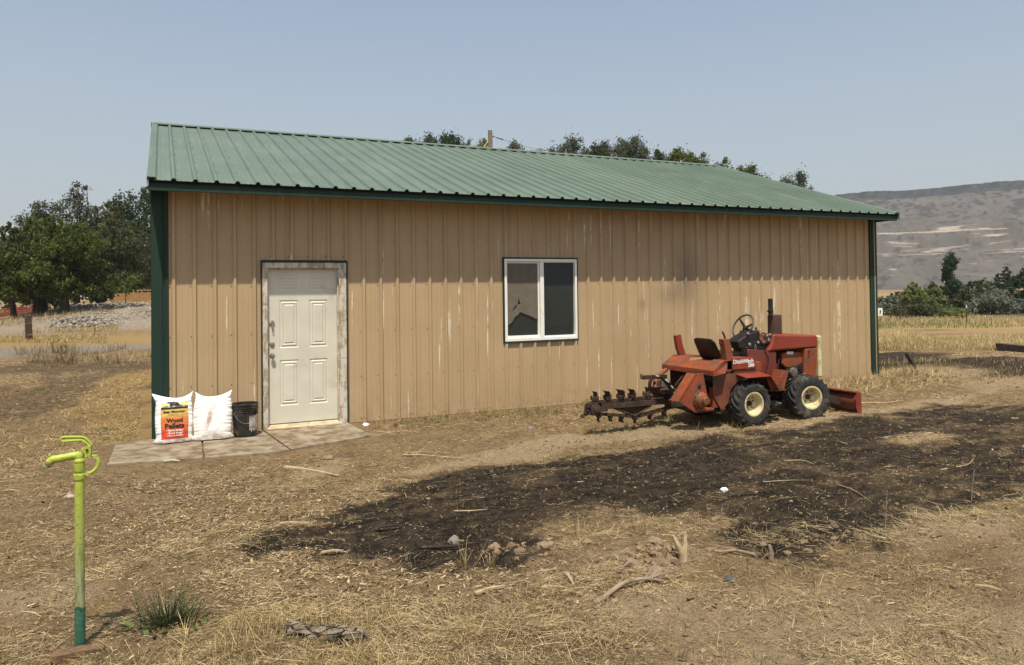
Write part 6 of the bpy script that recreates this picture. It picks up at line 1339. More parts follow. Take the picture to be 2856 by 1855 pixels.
def wedge(n, d0, d1, rs, u0=-60, u1=2916, pw=0.0):
    """ground points spread evenly over the view, log-uniform in distance"""
    d = np.exp(rs.uniform(math.log(d0), math.log(d1), n)); u = rs.uniform(u0, u1, n)
    ax = np.array(CF)[None, :2]+np.array(CR)[None, :2]*((u-1428)/FPX)[:, None]
    xy = np.array(CAM)[None, :2]+ax*d[:, None]; return xy[:, 0], xy[:, 1], d
def straw_mat(name, a, b):
    g = G(name); k = g.mix(g.attr('tint'), a, b); d = g.n('ShaderNodeBsdfDiffuse'); g.set(d, 0, k); tl = g.n('ShaderNodeBsdfTranslucent'); g.set(tl, 0, k)
    gl = g.n('ShaderNodeBsdfGlossy'); gl.inputs['Roughness'].default_value = 0.45; gl.inputs[0].default_value = (0.8, 0.75, 0.6, 1)
    m1 = g.n('ShaderNodeMixShader'); m1.inputs[0].default_value = 0.2; m2 = g.n('ShaderNodeMixShader'); m2.inputs[0].default_value = 0.05
    g.t.links.new(d.outputs[0], m1.inputs[1]); g.t.links.new(tl.outputs[0], m1.inputs[2]); g.t.links.new(m1.outputs[0], m2.inputs[1]); g.t.links.new(gl.outputs[0], m2.inputs[2]); g.t.links.new(m2.outputs[0], g.out.inputs[0]); return g.m
M_STRAW = straw_mat('dry_straw', (0.050, 0.033, 0.019), (0.62, 0.485, 0.265)); M_DRYG = straw_mat('dry_standing_grass', (0.17, 0.120, 0.056), (0.52, 0.400, 0.185))
M_BROWNG = straw_mat('brown_weed_stems', (0.10, 0.075, 0.040), (0.30, 0.225, 0.12)); M_GGRASS = straw_mat('green_grass', (0.035, 0.060, 0.014), (0.15, 0.20, 0.055)); M_CHAR = straw_mat('charred_stubble', (0.008, 0.007, 0.006), (0.075, 0.052, 0.032))
def allowed(x, y):
    ins = (x > -0.05) & (x < L_+0.05) & (y > -0.03) & (y < 9.3)
    return ~ins & (slab_mask(x, y)*(y > -1.75)*(x < 2.7) < 0.4)

# loose straw lying on the dirt
x, y, d = wedge(540000, 3.3, 22, rs3); B = masks(x, y); cl = fbm(x*1.4, y*1.4, 3, 201)+0.7*fbm(x*4.5, y*4.5, 3, 202)
pr = np.clip(0.16+0.75*B[1]+1.5*(cl-0.02), 0.03, 1)*(1-0.93*np.clip(B[0]*1.5, 0, 1))*(1-0.72*B[2]*(cl < 0.15))*(1-B[4])*(1-0.8*B[3])
k = (rs3.uniform(0, 1, len(x)) < pr*0.70) & allowed(x, y); x, y, d, cl_ = x[k], y[k], d[k], cl[k]; n = len(x)
az = 2.2*fbm(x*0.8, y*0.8, 2, 203)*3+rs3.normal(size=n)*1.3; ln = rs3.gamma(1.9, 0.019, n).clip(0.010, 0.20)*(0.8+0.25*np.clip(d/8, 0, 2)); wd = rs3.uniform(0.0013, 0.0034, n)*np.maximum(1, d/6.0)
base = np.stack([x, y, hgt(x, y)+rs3.uniform(0.001, 0.012, n)], 1)
tag(blade_mesh('loose_straw', base, az, R(90)-np.abs(rs3.normal(size=n))*0.13, ln, wd, rs3.normal(size=n)*0.25+0.12, rs3, M_STRAW, 0.42+0.36*rs3.normal(size=n)+0.6*cl_, lift=0.002, nseg=2), 'loose straw and dead grass lying on the dirt', kind='stuff')
# finest litter: crumbs of straw and bark trodden into the soil
x, y, d = wedge(120000, 3.3, 13, rs3); B = masks(x, y); k = (rs3.uniform(0, 1, len(x)) < (0.75+0.25*B[1])*(1-0.85*B[0])*(1-0.6*B[2])) & allowed(x, y); x, y, d = x[k], y[k], d[k]; n = len(x)
tag(blade_mesh('straw_crumbs', np.stack([x, y, hgt(x, y)+rs3.uniform(0.002, 0.010, n)], 1), rs3.uniform(0, 6.28, n), R(88)+rs3.normal(size=n)*0.22, rs3.gamma(2.2, 0.0065, n).clip(0.004, 0.04)*np.maximum(1, d/7), rs3.uniform(0.0015, 0.0045, n)*np.maximum(1, d/7), np.zeros(n), rs3, M_STRAW, 0.40+0.40*rs3.normal(size=n), nseg=1), 'crumbs of straw and bark trodden into the soil', kind='stuff')
# matted yellow straw piles
piles = [(1.05, -3.05, .42, .16, 700), (0.62, -4.40, .16, .10, 350), (1.75, -3.5, .18, .2, 350), (0.35, -2.35, .4, .25, 400), (2.35, -6.1, .45, .22, 1100), (1.9, -6.45, .35, .2, 800), (1.05, -6.62, .30, .22, 800), (3.4, -7.0, .3, .2, 350), (4.9, -6.5, .5, .2, 900), (5.6, -6.4, .5, .18, 800), (3.85, -7.5, .22, .16, 500), (1.0, -6.9, .3, .2, 600), (1.5, -6.3, .4, .25, 800), (-0.5, -5.6, .5, .25, 700), (0.1, -6.3, .5, .25, 900), (4.2, -6.0, .5, .2, 600), (3.6, -6.6, .45, .2, 400), (7.0, -6.3, .6, .2, 700), (6.3, -6.6, .5, .2, 600), (2.9, -5.45, .25, .15, 350), (3.35, -5.35, .3, .12, 300), (2.1, -6.8, .3, .2, 500)]
X = []; A = []
for px, py, sx, sy, c in piles:
    c = int(c*1.0); X.append(np.stack([px+rs3.normal(size=c)*sx*.62, py+rs3.normal(size=c)*sy*.62], 1)); A.append(rs3.uniform(0, 6.28)+rs3.normal(size=c)*1.0)
X = np.concatenate(X); A = np.concatenate(A); n = len(X)
base = np.stack([X[:, 0], X[:, 1], hgt(X[:, 0], X[:, 1])+rs3.uniform(0.002, 0.035, n)], 1)
tag(blade_mesh('straw_pile', base, A, R(90)-np.abs(rs3.normal(size=n))*0.22, rs3.gamma(3.0, 0.028, n).clip(0.02, 0.2), rs3.uniform(0.0012, 0.0028, n), rs3.normal(size=n)*0.3+0.30, rs3, M_STRAW, 0.60+0.30*rs3.normal(size=n), lift=0.003), 'matted piles of pale yellow straw', kind='stuff')
def tufts(name, label, spots, mat, hgt_r, per, spread, wd, seed, tilt=0.45, tint=0.5, bend=0.7):
    rs = np.random.RandomState(seed); X = []; S_ = []
    for (px, py, sc) in spots:
        c = max(4, int(per*sc)); r = np.abs(rs.normal(size=c))*spread*sc; a = rs.uniform(0, 6.28, c)
        X.append(np.stack([px+r*np.cos(a), py+r*np.sin(a), a+rs.normal(size=c)*0.6], 1)); S_.append(np.full(c, sc))
    X = np.concatenate(X); S_ = np.concatenate(S_); n = len(X); ok = allowed(X[:, 0], X[:, 1]); X = X[ok]; S_ = S_[ok]; n = len(X)
    base = np.stack([X[:, 0], X[:, 1], hgt(X[:, 0], X[:, 1])-0.005], 1)
    return tag(blade_mesh(name, base, X[:, 2], np.abs(rs.normal(size=n))*tilt, rs.uniform(hgt_r[0], hgt_r[1], n)*np.sqrt(S_), rs.uniform(*wd, n), np.abs(rs.normal(size=n))*bend, rs, mat, tint+0.28*rs.normal(size=n)), label, kind='stuff')
# standing dry tufts near the camera and through the yard
sp = []
for px, py, sc in ((1.02, -6.72, 1.2), (0.92, -6.6, .8), (1.1, -6.85, 1.0), (0.45, -6.15, 1.0), (0.6, -6.25, .8), (0.3, -6.05, .9), (0.55, -6.0, .8), (1.55, -6.5, 1.1), (1.75, -6.45, .9), (1.9, -5.55, .9), (2.05, -5.6, .6), (2.85, -5.35, .9), (3.3, -5.45, .8), (3.0, -5.2, .6), (3.7, -5.7, .7), (4.0, -5.9, .6), (1.35, -6.7, .8), (-0.45, -6.0, .8), (-0.6, -5.7, .7), (0.0, -6.1, .7), (-0.2, -6.3, .8), (-0.9, -5.0, .6), (0.85, -6.3, .7), (2.2, -6.0, .5), (3.9, -7.55, .7), (2.6, -7.2, .5)): sp.append((px, py, sc))
for _ in range(70): sp.append((rs3.uniform(0.15, 1.25), rs3.uniform(-6.55, -5.75), rs3.uniform(.2, .6)))
xx, yy, dd = wedge(3400, 3.4, 16, rs3); mm = masks(xx, yy); kk = (rs3.uniform(0, 1, len(xx)) < np.clip(0.04+0.35*mm[1]+0.5*(fbm(xx*0.9, yy*0.9, 3, 210)-0.1), 0, 1)*(1-np.clip(mm[0]*1.6, 0, 1))*(1-0.85*mm[2]))
sp += [(a, b_, c) for a, b_, c in zip(xx[kk], yy[kk], rs3.uniform(0.08, 0.30, kk.sum()))]
tufts('dry_grass_tuft', 'dry yellow grass tufts in the yard', sp, M_DRYG, (0.05, 0.22), 46, 0.07, (0.0015, 0.0034), 21, 0.6, 0.5)
# lawn beyond the shed's left corner: short, yellow with some green
n = 26000; yy = rs3.uniform(0, 1, n)**1.6*14-0.8; xx = rs3.uniform(-5.2, 0.05, n); mm = masks(xx, yy); kk = (rs3.uniform(0, 1, n) < 0.15+0.8*mm[1]-0.7*mm[0]) & allowed(xx, yy); xx, yy = xx[kk], yy[kk]; n = len(xx)
tag(blade_mesh('short_dry_grass', np.stack([xx, yy, hgt(xx, yy)], 1), rs3.uniform(0, 6.28, n), R(62)+rs3.normal(size=n)*0.35, rs3.uniform(0.03, 0.10, n), rs3.uniform(0.004, 0.009, n), rs3.uniform(0, 0.8, n), rs3, M_DRYG, 0.55+0.3*rs3.normal(size=n)), 'short dry yellow grass left of the shed', kind='stuff')
gs = [(a, b_, .5) for a, b_ in zip(rs3.uniform(-3.5, -0.1, 700), rs3.uniform(-0.5, 8, 700)) if masks(np.array([a]), np.array([b_]))[5][0] > 0.25]
gs += [(a, b_, .35) for a, b_ in zip(rs3.uniform(2.6, 6.0, 160), -0.12-np.abs(rs3.normal(size=160))*0.28)]
gs += [(a, b_, .5) for a, b_ in zip(rs3.uniform(4.9, 6.5, 60), rs3.uniform(-2.2, -1.7, 60))]+[(4.47, -7.18, .45), (0.14, -2.0, .25), (-0.75, -6.05, .8), (-0.62, -6.2, .8), (-0.78, -5.75, .7)]
tufts('green_weeds', 'small green weeds and grass shoots', gs, M_GGRASS, (0.03, 0.10), 26, 0.06, (0.003, 0.006), 22, 0.6, 0.4)
# brown weed stems along the wall, at the trencher and beside the road
ws = [(a, b_, c) for a, b_, c in zip(rs3.uniform(2.5, 12.8, 260), -0.05-np.abs(rs3.normal(size=260))*0.22, rs3.uniform(0.2, 0.8, 260))]
ws += [(a, b_, .5) for a, b_ in zip(rs3.uniform(4.6, 8.9, 90), rs3.uniform(-2.9, -0.3, 90))]
tufts('wall_weeds', 'dry weeds along the foot of the shed wall', ws, M_DRYG, (0.04, 0.20), 34, 0.10, (0.0025, 0.0045), 23, 0.6, 0.4)
n = 7000; xx = rs3.uniform(9.4, 13.1, n); yy = -0.45+rs3.normal(size=n)*0.32; ok = allowed(xx, yy); xx, yy = xx[ok], yy[ok]; n = len(xx)
tag(blade_mesh('straw_litter', np.stack([xx, yy, hgt(xx, yy)], 1), rs3.uniform(0, 6.28, n), R(55)+rs3.normal(size=n)*0.4, rs3.uniform(0.06, 0.22, n), rs3.uniform(0.004, 0.008, n), rs3.uniform(0, 0.7, n), rs3, M_STRAW, 0.62+0.25*rs3.normal(size=n)), 'flattened yellow straw by the right corner of the shed', kind='stuff')
rw = []
for i in range(20):
    u = rs3.choice([rs3.uniform(-30, 130), rs3.uniform(150, 240), rs3.uniform(255, 425)]); p = at(u, 985, rs3.uniform(19.5, 24.5)); rw.append((p.x, p.y, rs3.uniform(.5, 1.3)))
tufts('roadside_weeds', 'brown dry weeds along the near edge of the road', rw, M_BROWNG, (0.10, 0.42), 60, 0.28, (0.008, 0.016), 24, 0.5, 0.55, 0.5)
def field(name, label, n, u0, u1, d0, d1, hr, wr, seed, mat, tint, thr=-0.05, tilt=0.3, sc=(0.25, 0.5)):
    rs = np.random.RandomState(seed); u = rs.uniform(u0, u1, n); d = rs.uniform(d0, d1, n); ax = np.array(CF)[None, :2]+np.array(CR)[None, :2]*((u-1428)/FPX)[:, None]; xy = np.array(CAM)[None, :2]+ax*d[:, None]
    cl = fbm(xy[:, 0]*sc[0], xy[:, 1]*sc[1], 3, seed); k = (cl+rs.normal(size=n)*0.08 > thr) & allowed(xy[:, 0], xy[:, 1]) & (road_mask(xy[:, 0], xy[:, 1])*(xy[:, 0] < 4) < .3); xy = xy[k]; cl = cl[k]; n = len(xy)
    tag(blade_mesh(name, np.stack([xy[:, 0], xy[:, 1], hgt(xy[:, 0], xy[:, 1])-0.02], 1), rs.normal(size=n)*0.9, np.abs(rs.normal(size=n))*tilt, rs.uniform(*hr, n)*(0.75+cl), rs.uniform(*wr, n), np.abs(rs.normal(size=n))*0.5, rs, mat, tint+0.25*rs.normal(size=n)+0.4*cl), label, kind='stuff')
field('tall_dry_grass', 'band of tall yellow grass across the right field', 15000, 2440, 2900, 21.5, 26.0, (0.18, 0.42), (0.008, 0.016), 51, M_DRYG, 0.62, -0.32)
field('tall_dry_grass', 'far strip of tawny grass before the bushes', 4000, 2440, 2900, 60, 80, (0.2, 0.45), (0.02, 0.04), 52, M_DRYG, 0.40, 0.02, sc=(0.06, 0.12))
field('field_weeds', 'green weeds scattered over the far field', 2600, 2440, 2900, 56, 80, (0.2, 0.4), (0.025, 0.05), 53, M_GGRASS, 0.45, 0.10, sc=(0.07, 0.16))
field('field_stubble', 'thin stubble on the right field', 2500, 2440, 2900, 13.5, 21, (0.04, 0.14), (0.005, 0.011), 54, M_DRYG, 0.45, 0.08)
field('field_stubble', 'thin stubble on the far right field', 2000, 2440, 2900, 30, 52, (0.04, 0.12), (0.010, 0.02), 57, M_DRYG, 0.45, 0.0)
field('verge_grass', 'yellow grass on the far verge of the road', 9000, -60, 300, 28.2, 33, (0.07, 0.22), (0.010, 0.02), 55, M_DRYG, 0.72, -0.3)
field('yard_stubble', 'brown stubble between the lawn and the road', 9000, -60, 430, 13, 24, (0.02, 0.09), (0.006, 0.012), 56, M_BROWNG, 0.6, 0.0, 0.9)
field('bank_weeds', 'dry weeds on the slope below the trees', 5000, -60, 330, 36, 46, (0.1, 0.35), (0.012, 0.025), 58, M_DRYG, 0.45, 0.0)
# burnt stubble and unburnt bits on the black ground
x, y, d = wedge(60000, 4.2, 13, rs3, 500, 2916); B = masks(x, y); k = (rs3.uniform(0, 1, len(x)) < np.clip(B[0]*1.2-0.1, 0, 1)*0.55*(0.3+np.clip(fbm(x*3, y*3, 3, 220)*2+.5, 0, 1))) & allowed(x, y); x, y, d = x[k], y[k], d[k]; n = len(x)
tag(blade_mesh('charred_stubble', np.stack([x, y, hgt(x, y)], 1), rs3.uniform(0, 6.28, n), np.abs(rs3.normal(size=n))*0.8, rs3.uniform(0.012, 0.055, n), rs3.uniform(0.002, 0.0045, n)*np.maximum(1, d/7), rs3.uniform(0, 0.8, n), rs3, M_CHAR, 0.4+0.3*rs3.normal(size=n)), 'short charred grass stubble on the burnt patch', kind='stuff')
x, y, d = wedge(5200, 4.2, 13, rs3, 500, 2916); k = (masks(x, y)[0] > 0.35) & allowed(x, y); x, y, d = x[k], y[k], d[k]; n = len(x)
tag(blade_mesh('scorched_straw', np.stack([x, y, hgt(x, y)+0.006], 1), rs3.uniform(0, 6.28, n), R(88)+rs3.normal(size=n)*0.1, rs3.gamma(2.5, 0.022, n).clip(0.01, 0.22), rs3.uniform(0.002, 0.004, n)*np.maximum(1, d/8), rs3.normal(size=n)*0.2, rs3, M_STRAW, 0.25+0.3*rs3.normal(size=n), lift=0.003), 'scattered straw left on the burnt patch', kind='stuff')
# wood chips
def chips(n, poly, seed, mat, name, label, sz=(0.008, 0.038)):
    rs = np.random.RandomState(seed); P_ = np.array(poly); x = rs.uniform(P_[:, 0].min()-.4, P_[:, 0].max()+.4, n); y = rs.uniform(P_[:, 1].min()-.3, P_[:, 1].max()+.3, n)
    k = (polydist(x, y, poly)+0.5*fbm(x*1.5, y*1.5, 3, seed)+0.2*rs.normal(size=n) > 0) & allowed(x, y) & (rs.uniform(0, 1, n) > masks(x, y)[0]*1.1) & (fbm(x*2.5, y*2.5, 3, seed+1)+.25*rs.normal(size=n) > -0.12)
    x, y = x[k], y[k]; n = len(x); L__ = rs.uniform(*sz, n); W__ = L__*rs.uniform(0.15, 0.45, n); T__ = rs.uniform(0.0015, 0.005, n)
    c = np.array([[a, b_, e] for a in (-1, 1) for b_ in (-1, 1) for e in (-1, 1)], float); V = c[None]*np.stack([L__/2, W__/2, T__/2], 1)[:, None]
    V[:, :, 1] *= np.where(c[None, :, 0] > 0, rs.uniform(0.3, 1, (n, 1)), 1); a = rs.uniform(0, 6.28, n); b2 = rs.normal(size=n)*0.25; z = V[..., 2]*np.cos(b2)[:, None]+V[..., 0]*np.sin(b2)[:, None]
    V = np.stack([V[..., 0]*np.cos(a)[:, None]-V[..., 1]*np.sin(a)[:, None]+x[:, None], V[..., 0]*np.sin(a)[:, None]+V[..., 1]*np.cos(a)[:, None]+y[:, None], z+(hgt(x, y)+T__*0.5+rs.uniform(0.001, 0.008, n))[:, None]], -1)
    f = np.array([(0, 1, 3, 2), (4, 6, 7, 5), (0, 4, 5, 1), (2, 3, 7, 6), (0, 2, 6, 4), (1, 5, 7, 3)]); F_ = (f[None]+(np.arange(n)*8)[:, None, None]).reshape(-1, 4)
    me = np_mesh(name, V.reshape(-1, 3), F_); vattr(me, 'tint', np.repeat(rs.uniform(0, 1, n), 8)); tag(link(name, me, mat), label, kind='stuff')
M_CHIP = tint_mat('dry_wood_chip', (0.060, 0.038, 0.022), (0.62, 0.47, 0.28))
chips(20000, CHIPS, 71, M_CHIP, 'wood_chips', 'wood chips and bark shreds on the dirt')
chips(7500, [(0.5, -4.9), (2.4, -5.5), (2.2, -6.0), (1.2, -5.9), (0.3, -5.2)], 72, M_CHIP, 'wood_chips', 'wood chips along the edge of the burnt patch', (0.010, 0.045))
chips(3600, [(-1.6, -2), (9, -2), (9, -7.5), (-1.6, -6.5)], 73, M_CHIP, 'bark_bits', 'bark bits scattered across the yard', (0.010, 0.045))
# stones and clods
x, y, d = wedge(19000, 3.4, 15, rs3); B = masks(x, y); k = allowed(x, y) & (rs3.uniform(0, 1, len(x)) < 0.35+0.6*B[2]); x, y, d = x[k], y[k], d[k]
M_CLOD = tint_mat('dirt_clod', (0.120, 0.080, 0.045), (0.31, 0.225, 0.135))
tag(rocks('pebbles', np.stack([x, y, hgt(x, y)+0.001], 1), rs3.gamma(2, 0.0030, len(x)).clip(0.002, 0.022)*np.maximum(1, d/9), 81, M_CLOD), 'small pebbles and dirt crumbs', kind='stuff')
P = []; Z = []
for cx, cy, sx, sy, c, s_ in ((2.15, -5.25, .35, .2, 12, .022), (2.95, -6.05, .32, .14, 70, .030), (2.6, -5.85, .3, .15, 40, .028), (3.2, -6.0, .22, .14, 36, .032), (2.3, -6.35, .25, .15, 40, .03), (4.1, -6.15, .5, .15, 30, .03), (2.6, -5.4, .4, .15, 30, .035), (5.2, -6.4, .6, .2, 26, .03), (1.3, -2.4, .3, .15, 30, .025), (13.0, -0.6, .6, .4, 60, .05), (7.95, -4.28, .4, .18, 60, .022), (2.3, -0.95, .3, .12, 40, .015)):
    for i in range(c): a, b_ = cx+rs3.normal()*sx*.6, cy+rs3.normal()*sy*.6; P.append((a, b_, float(hgt(a, b_)))); Z.append(s_*rs3.uniform(.35, 1.1))
tag(rocks('dirt_clods', np.array(P), np.array(Z), 82, M_CLOD, 0.75), 'broken clods of dry dirt', kind='stuff')

# ------------------------------------------------------------------ single pieces of litter
M_DRIFT = simple('grey_dry_wood', (0.23, 0.175, 0.125), 0.9, 0, 0.25, 10, 0.5, 50, dirt=(0.11, 0.075, 0.05), dirt_amt=0.5, dscale=10); M_PALEW = simple('pale_split_wood', (0.38, 0.29, 0.18), 0.85, 0, 0.2, 14, 0.4, 60, dirt=(0.24, 0.16, 0.09), dirt_amt=0.4, dscale=12); M_BURNTW = simple('burnt_wood', (0.022, 0.017, 0.014), 0.9, 0, 0.4, 14, 0.5, 60, dirt=(0.10, 0.075, 0.05), dirt_amt=0.4, dscale=20)
def gp(x, y, z=0.0): return Vector((x, y, float(hgt(x, y))+z))
def stick(pts, r, mat, label, name='stick', cat='stick', forks=(), group='sticks lying on the ground'):
    """thin branch through ground points (x, y, height), tapering, with side twigs"""
    b0 = gp(pts[0][0], pts[0][1]); P_ = [gp(p[0], p[1], p[2])-b0 for p in pts]; c = curve(P_, 4*len(P_)); n_ = len(c); t = thing(name, b0, label, cat, group)
    b = MB(); b.tube(c, [r*(1-0.65*i/(n_-1)) for i in range(n_)], 7); b.build('stem', mat, t, sm=60)
    for (i, dx, dy, dz, rr) in forks:
        s_ = c[int(i*(n_-1))]; b = MB(); b.tube([s_, s_+Vector((dx*.5, dy*.5, dz*.6+.005)), s_+Vector((dx, dy, dz))], [r*rr, r*rr*.7, r*rr*.3], 5); b.build('twig', mat, t, sm=60)
    return t
# bark log: split half log with cracked plates
lg = thing('bark_log', gp(0.90, -6.15), 'cracked grey piece of log half buried in straw near the bottom of the yard', 'log')
b = MB(); n_, m_ = 26, 18; v = []; f = []
for i in range(n_+1):
    t = i/n_; w_ = 0.058*(math.sin(math.pi*min(1, 0.15+t*0.85))**0.5)*(1-0.25*t); cx = (t-0.5)*0.44; cy = -0.02*math.sin(t*3)-t*0.10
    for j in range(m_): a = 2*math.pi*j/m_; pl = 0.009*(1 if float(vnoise(t*9+5, a*1.9, 6)) > 0.02 else -0.4)+0.010*float(fbm(t*14, a*3, 2, 8)); v.append((cx+0.012*float(vnoise(a*2, t*3, 3)), cy+(w_+pl)*math.cos(a), 0.020+(w_*0.72+pl)*math.sin(a)))
for i in range(n_):
    for j in range(m_): f.append((i*m_+j, i*m_+(j+1) % m_, (i+1)*m_+(j+1) % m_, (i+1)*m_+j))
f += [tuple(range(m_-1, -1, -1)), tuple(range(n_*m_, (n_+1)*m_))]; b.add(v, f)
gb = G('silver_grey_cracked_bark'); cc_ = gb.coord(scale=(0.30, 1, 1)); ve = gb.vor(cc_, 30, 'DISTANCE_TO_EDGE'); kb = gb.mix(gb.ramp(gb.noise(cc_, 40, 6, 0.7), 0.35, 0.65), (0.10, 0.078, 0.058), (0.27, 0.225, 0.175)); kb = gb.mix(gb.ramp(ve, 0.10, 0.02), kb, (0.018, 0.014, 0.011)); kb = gb.mix(gb.ramp(gb.noise(gb.coord(loc=(2, 5, 1)), 9, 4), 0.55, 0.7), kb, (0.05, 0.037, 0.027)); lgm = gb.pbr(kb, 0.9, 0, gb.bump(gb.ramp(ve, 0.0, 0.12), 0.9, 0.01), 0.2); lo = b.build('log_body', lgm, lg, sm=40); lo.rotation_euler = (0, 0, R(-22))
stick([(2.34, -6.42, .010), (2.44, -6.38, .022), (2.58, -6.37, .038), (2.72, -6.38, .034), (2.84, -6.40, .03)], 0.020, M_DRIFT, 'thick grey bent branch with a frayed end on bare dirt', 'branch', 'branch', [(0.8, .16, .05, .03, .5), (0.8, .17, -.02, .02, .45), (0.85, .16, .02, .05, .4), (0.75, .15, .09, .04, .35)], None)
rt = thing('root_stump', gp(3.20, -6.12), 'pale forked root stub sticking out of the dirt', 'stump'); b = MB(); b.tube([(0, 0, -.05), (0.0, 0, .05), (-.03, 0.02, .11), (-.055, .03, .165)], [.032, .030, .018, .010], 8); b.build('root', M_PALEW, rt, sm=50)
b = MB(); b.tube([(0.005, 0, .045), (.03, .01, .10), (.035, .02, .175)], [.022, .016, .010], 7); b.build('prong', M_PALEW, rt, sm=50)
rt = thing('root_stump', gp(3.80, -6.28), 'small brown snag among straw right of the forked root', 'stump'); b = MB(); b.tube([(0, 0, -.03), (0.01, 0, .05), (0.0, .01, .10)], [.020, .017, .010], 7); b.build('root', M_DRIFT, rt, sm=50)
stick([(3.72, -6.22, .02), (3.62, -6.15, .03), (3.48, -6.14, .02)], 0.014, M_DRIFT, 'curved brown root beside the small snag', forks=[(0.5, -.08, .05, .02, .6)])
def rock_thing(x, y, r, label, mat, seed, flat=0.7, name='rock', sub=3):
    import bmesh
    bm = bmesh.new(); bmesh.ops.create_icosphere(bm, subdivisions=sub, radius=1.0)
    for q_ in bm.verts:
        c = q_.co; k_ = 1+0.42*float(fbm(c.x*1.5+seed+c.z*.7, c.y*1.5+c.z, 3, seed))+0.22*float(vnoise(c.x*4+c.z*3, c.y*4-c.z*2, seed)); q_.co = Vector((c.x*r*k_, c.y*r*k_*0.85, c.z*r*k_*flat))
    me = bpy.data.meshes.new(name); bm.to_mesh(me); bm.free(); me.polygons.foreach_set('use_smooth', [True]*len(me.polygons)); me.set_sharp_from_angle(angle=R(40))
    o = link(name, me, mat, None, gp(x, y, r*flat*0.35)); return tag(o, label, 'rock' if name != 'dirt_clod' else 'clod', 'stones and clods in the yard')
M_ROCK = simple('grey_stone', (0.20, 0.175, 0.15), 0.9, 0, 0.2, 20, 0.4, 60); M_DIRTC = simple('dry_dirt_lump', (0.235, 0.168, 0.108), 0.95, 0, 0.2, 20, 0.7, 50)
rock_thing(1.99, -5.08, 0.045, 'angular grey stone at the edge of the burnt patch', M_ROCK, 1, 0.75); rock_thing(3.32, -6.43, 0.042, 'dark grey stone on the bare dirt right of the roots', simple('dark_stone', (0.075, 0.07, 0.068), 0.8, 0, 0.3, 20, 0.4), 2); rock_thing(-0.63, -2.43, 0.045, 'smooth pinkish stone behind the hydrant pipe', simple('pink_stone', (0.36, 0.28, 0.23), 0.8, 0, 0.1, 12, 0.2), 3, 0.5)
rock_thing(4.60, -4.90, 0.034, 'small white round stone on the black burnt ground', simple('white_stone', (0.80, 0.79, 0.76), 0.5, 0, 0.04, 8, 0.05), 4, 0.75, sub=3); rock_thing(2.55, -0.28, 0.045, 'white lump lying in weeds at the foot of the wall', M_WHITE, 5, 0.6)
rock_thing(3.08, -5.98, 0.062, 'round dirt lump left of the forked root', M_DIRTC, 6, 0.8, 'dirt_clod'); rock_thing(2.80, -6.12, 0.055, 'biggest dirt lump of the cluster behind the grey branch', M_DIRTC, 7, 0.8, 'dirt_clod'); rock_thing(2.92, -6.2, 0.05, 'pale dirt lump just right of the branch tip', M_DIRTC, 8, 0.7, 'dirt_clod'); rock_thing(2.22, -5.28, 0.045, 'dirt lump half sunk at the burnt patch tip', M_DIRTC, 9, 0.6, 'dirt_clod'); rock_thing(2.52, -5.45, 0.05, 'dirt lump in straw right of the burnt hollow', M_DIRTC, 10, 0.65, 'dirt_clod'); rock_thing(7.72, -4.05, .03, 'grey stone beside the pale dirt mound', M_ROCK, 12, .6); rock_thing(4.35, -1.55, .035, 'brown stone in the dirt before the window', M_ROCK, 13, .6); rock_thing(1.72, -2.05, .05, 'dirt lump in front of the slab end', M_DIRTC, 14, .6, 'dirt_clod')
# splinters, planks, plastic strip
def plank(a, c, wd, th, mat, label, name='wood_splinter', cat='wood splinter', taper=0.35, group='broken wood in the yard'):
    a_, c_ = gp(*a), gp(*c); o = thing(name, a_, label, cat, group); e = c_-a_; s_ = Vector((-e.y, e.x, 0)).normalized(); b = MB(); n_ = 7; v = []
    for i in range(n_):
        t = i/(n_-1); w_ = wd/2*(1-(1-taper)*t)*(1+0.25*math.sin(i*2.1)); p = e*t+Vector((0, 0, 0.012+0.01*math.sin(t*3)))
        for sy, sz in ((-1, 0), (1, 0), (1, 1), (-1, 1)): v.append(tuple(p+s_*w_*sy+Vector((0, 0, th*sz))))
    f = [(3, 2, 1, 0), tuple(range(4*n_-4, 4*n_))]+[(4*i+k_, 4*i+(k_+1) % 4, 4*i+4+(k_+1) % 4, 4*i+4+k_) for i in range(n_-1) for k_ in range(4)]
    b.add(v, f); b.build('sliver', mat, o); return o
plank((1.22, -2.28), (1.66, -2.78), 0.055, 0.014, M_PALEW, 'long pale splintered board lying before the concrete walk'); plank((0.92, -4.12), (1.16, -4.2), 0.022, 0.010, M_PALEW, 'pale splinter at the left tip of the burnt patch'); plank((1.78, -6.0), (1.98, -5.98), 0.032, 0.012, M_PALEW, 'pale chunk of split wood in the straw near the bottom'); plank((2.42, -5.95), (2.36, -6.15), 0.03, 0.01, M_PALEW, 'short pale stake of wood among dirt lumps')
plank((1.08, -4.95), (1.22, -5.02), 0.026, 0.01, M_PALEW, 'pale splinter just below the burnt patch'); plank((1.55, -4.55), (1.75, -4.6), 0.04, 0.012, M_BURNTW, 'charred splinter inside the burnt patch'); plank((4.45, -7.25), (4.52, -7.36), 0.022, 0.008, M_PALEW, 'thin pale splinter on the bare dirt at the right')
plank((0.12, -1.39), (0.27, -1.46), 0.022, 0.006, simple('pale_green_plastic', (0.55, 0.62, 0.48), 0.4, 0, 0.05, 8, 0), 'pale green plastic strip just below the concrete walk', 'plastic_strip', 'plastic strip', 0.9, None)
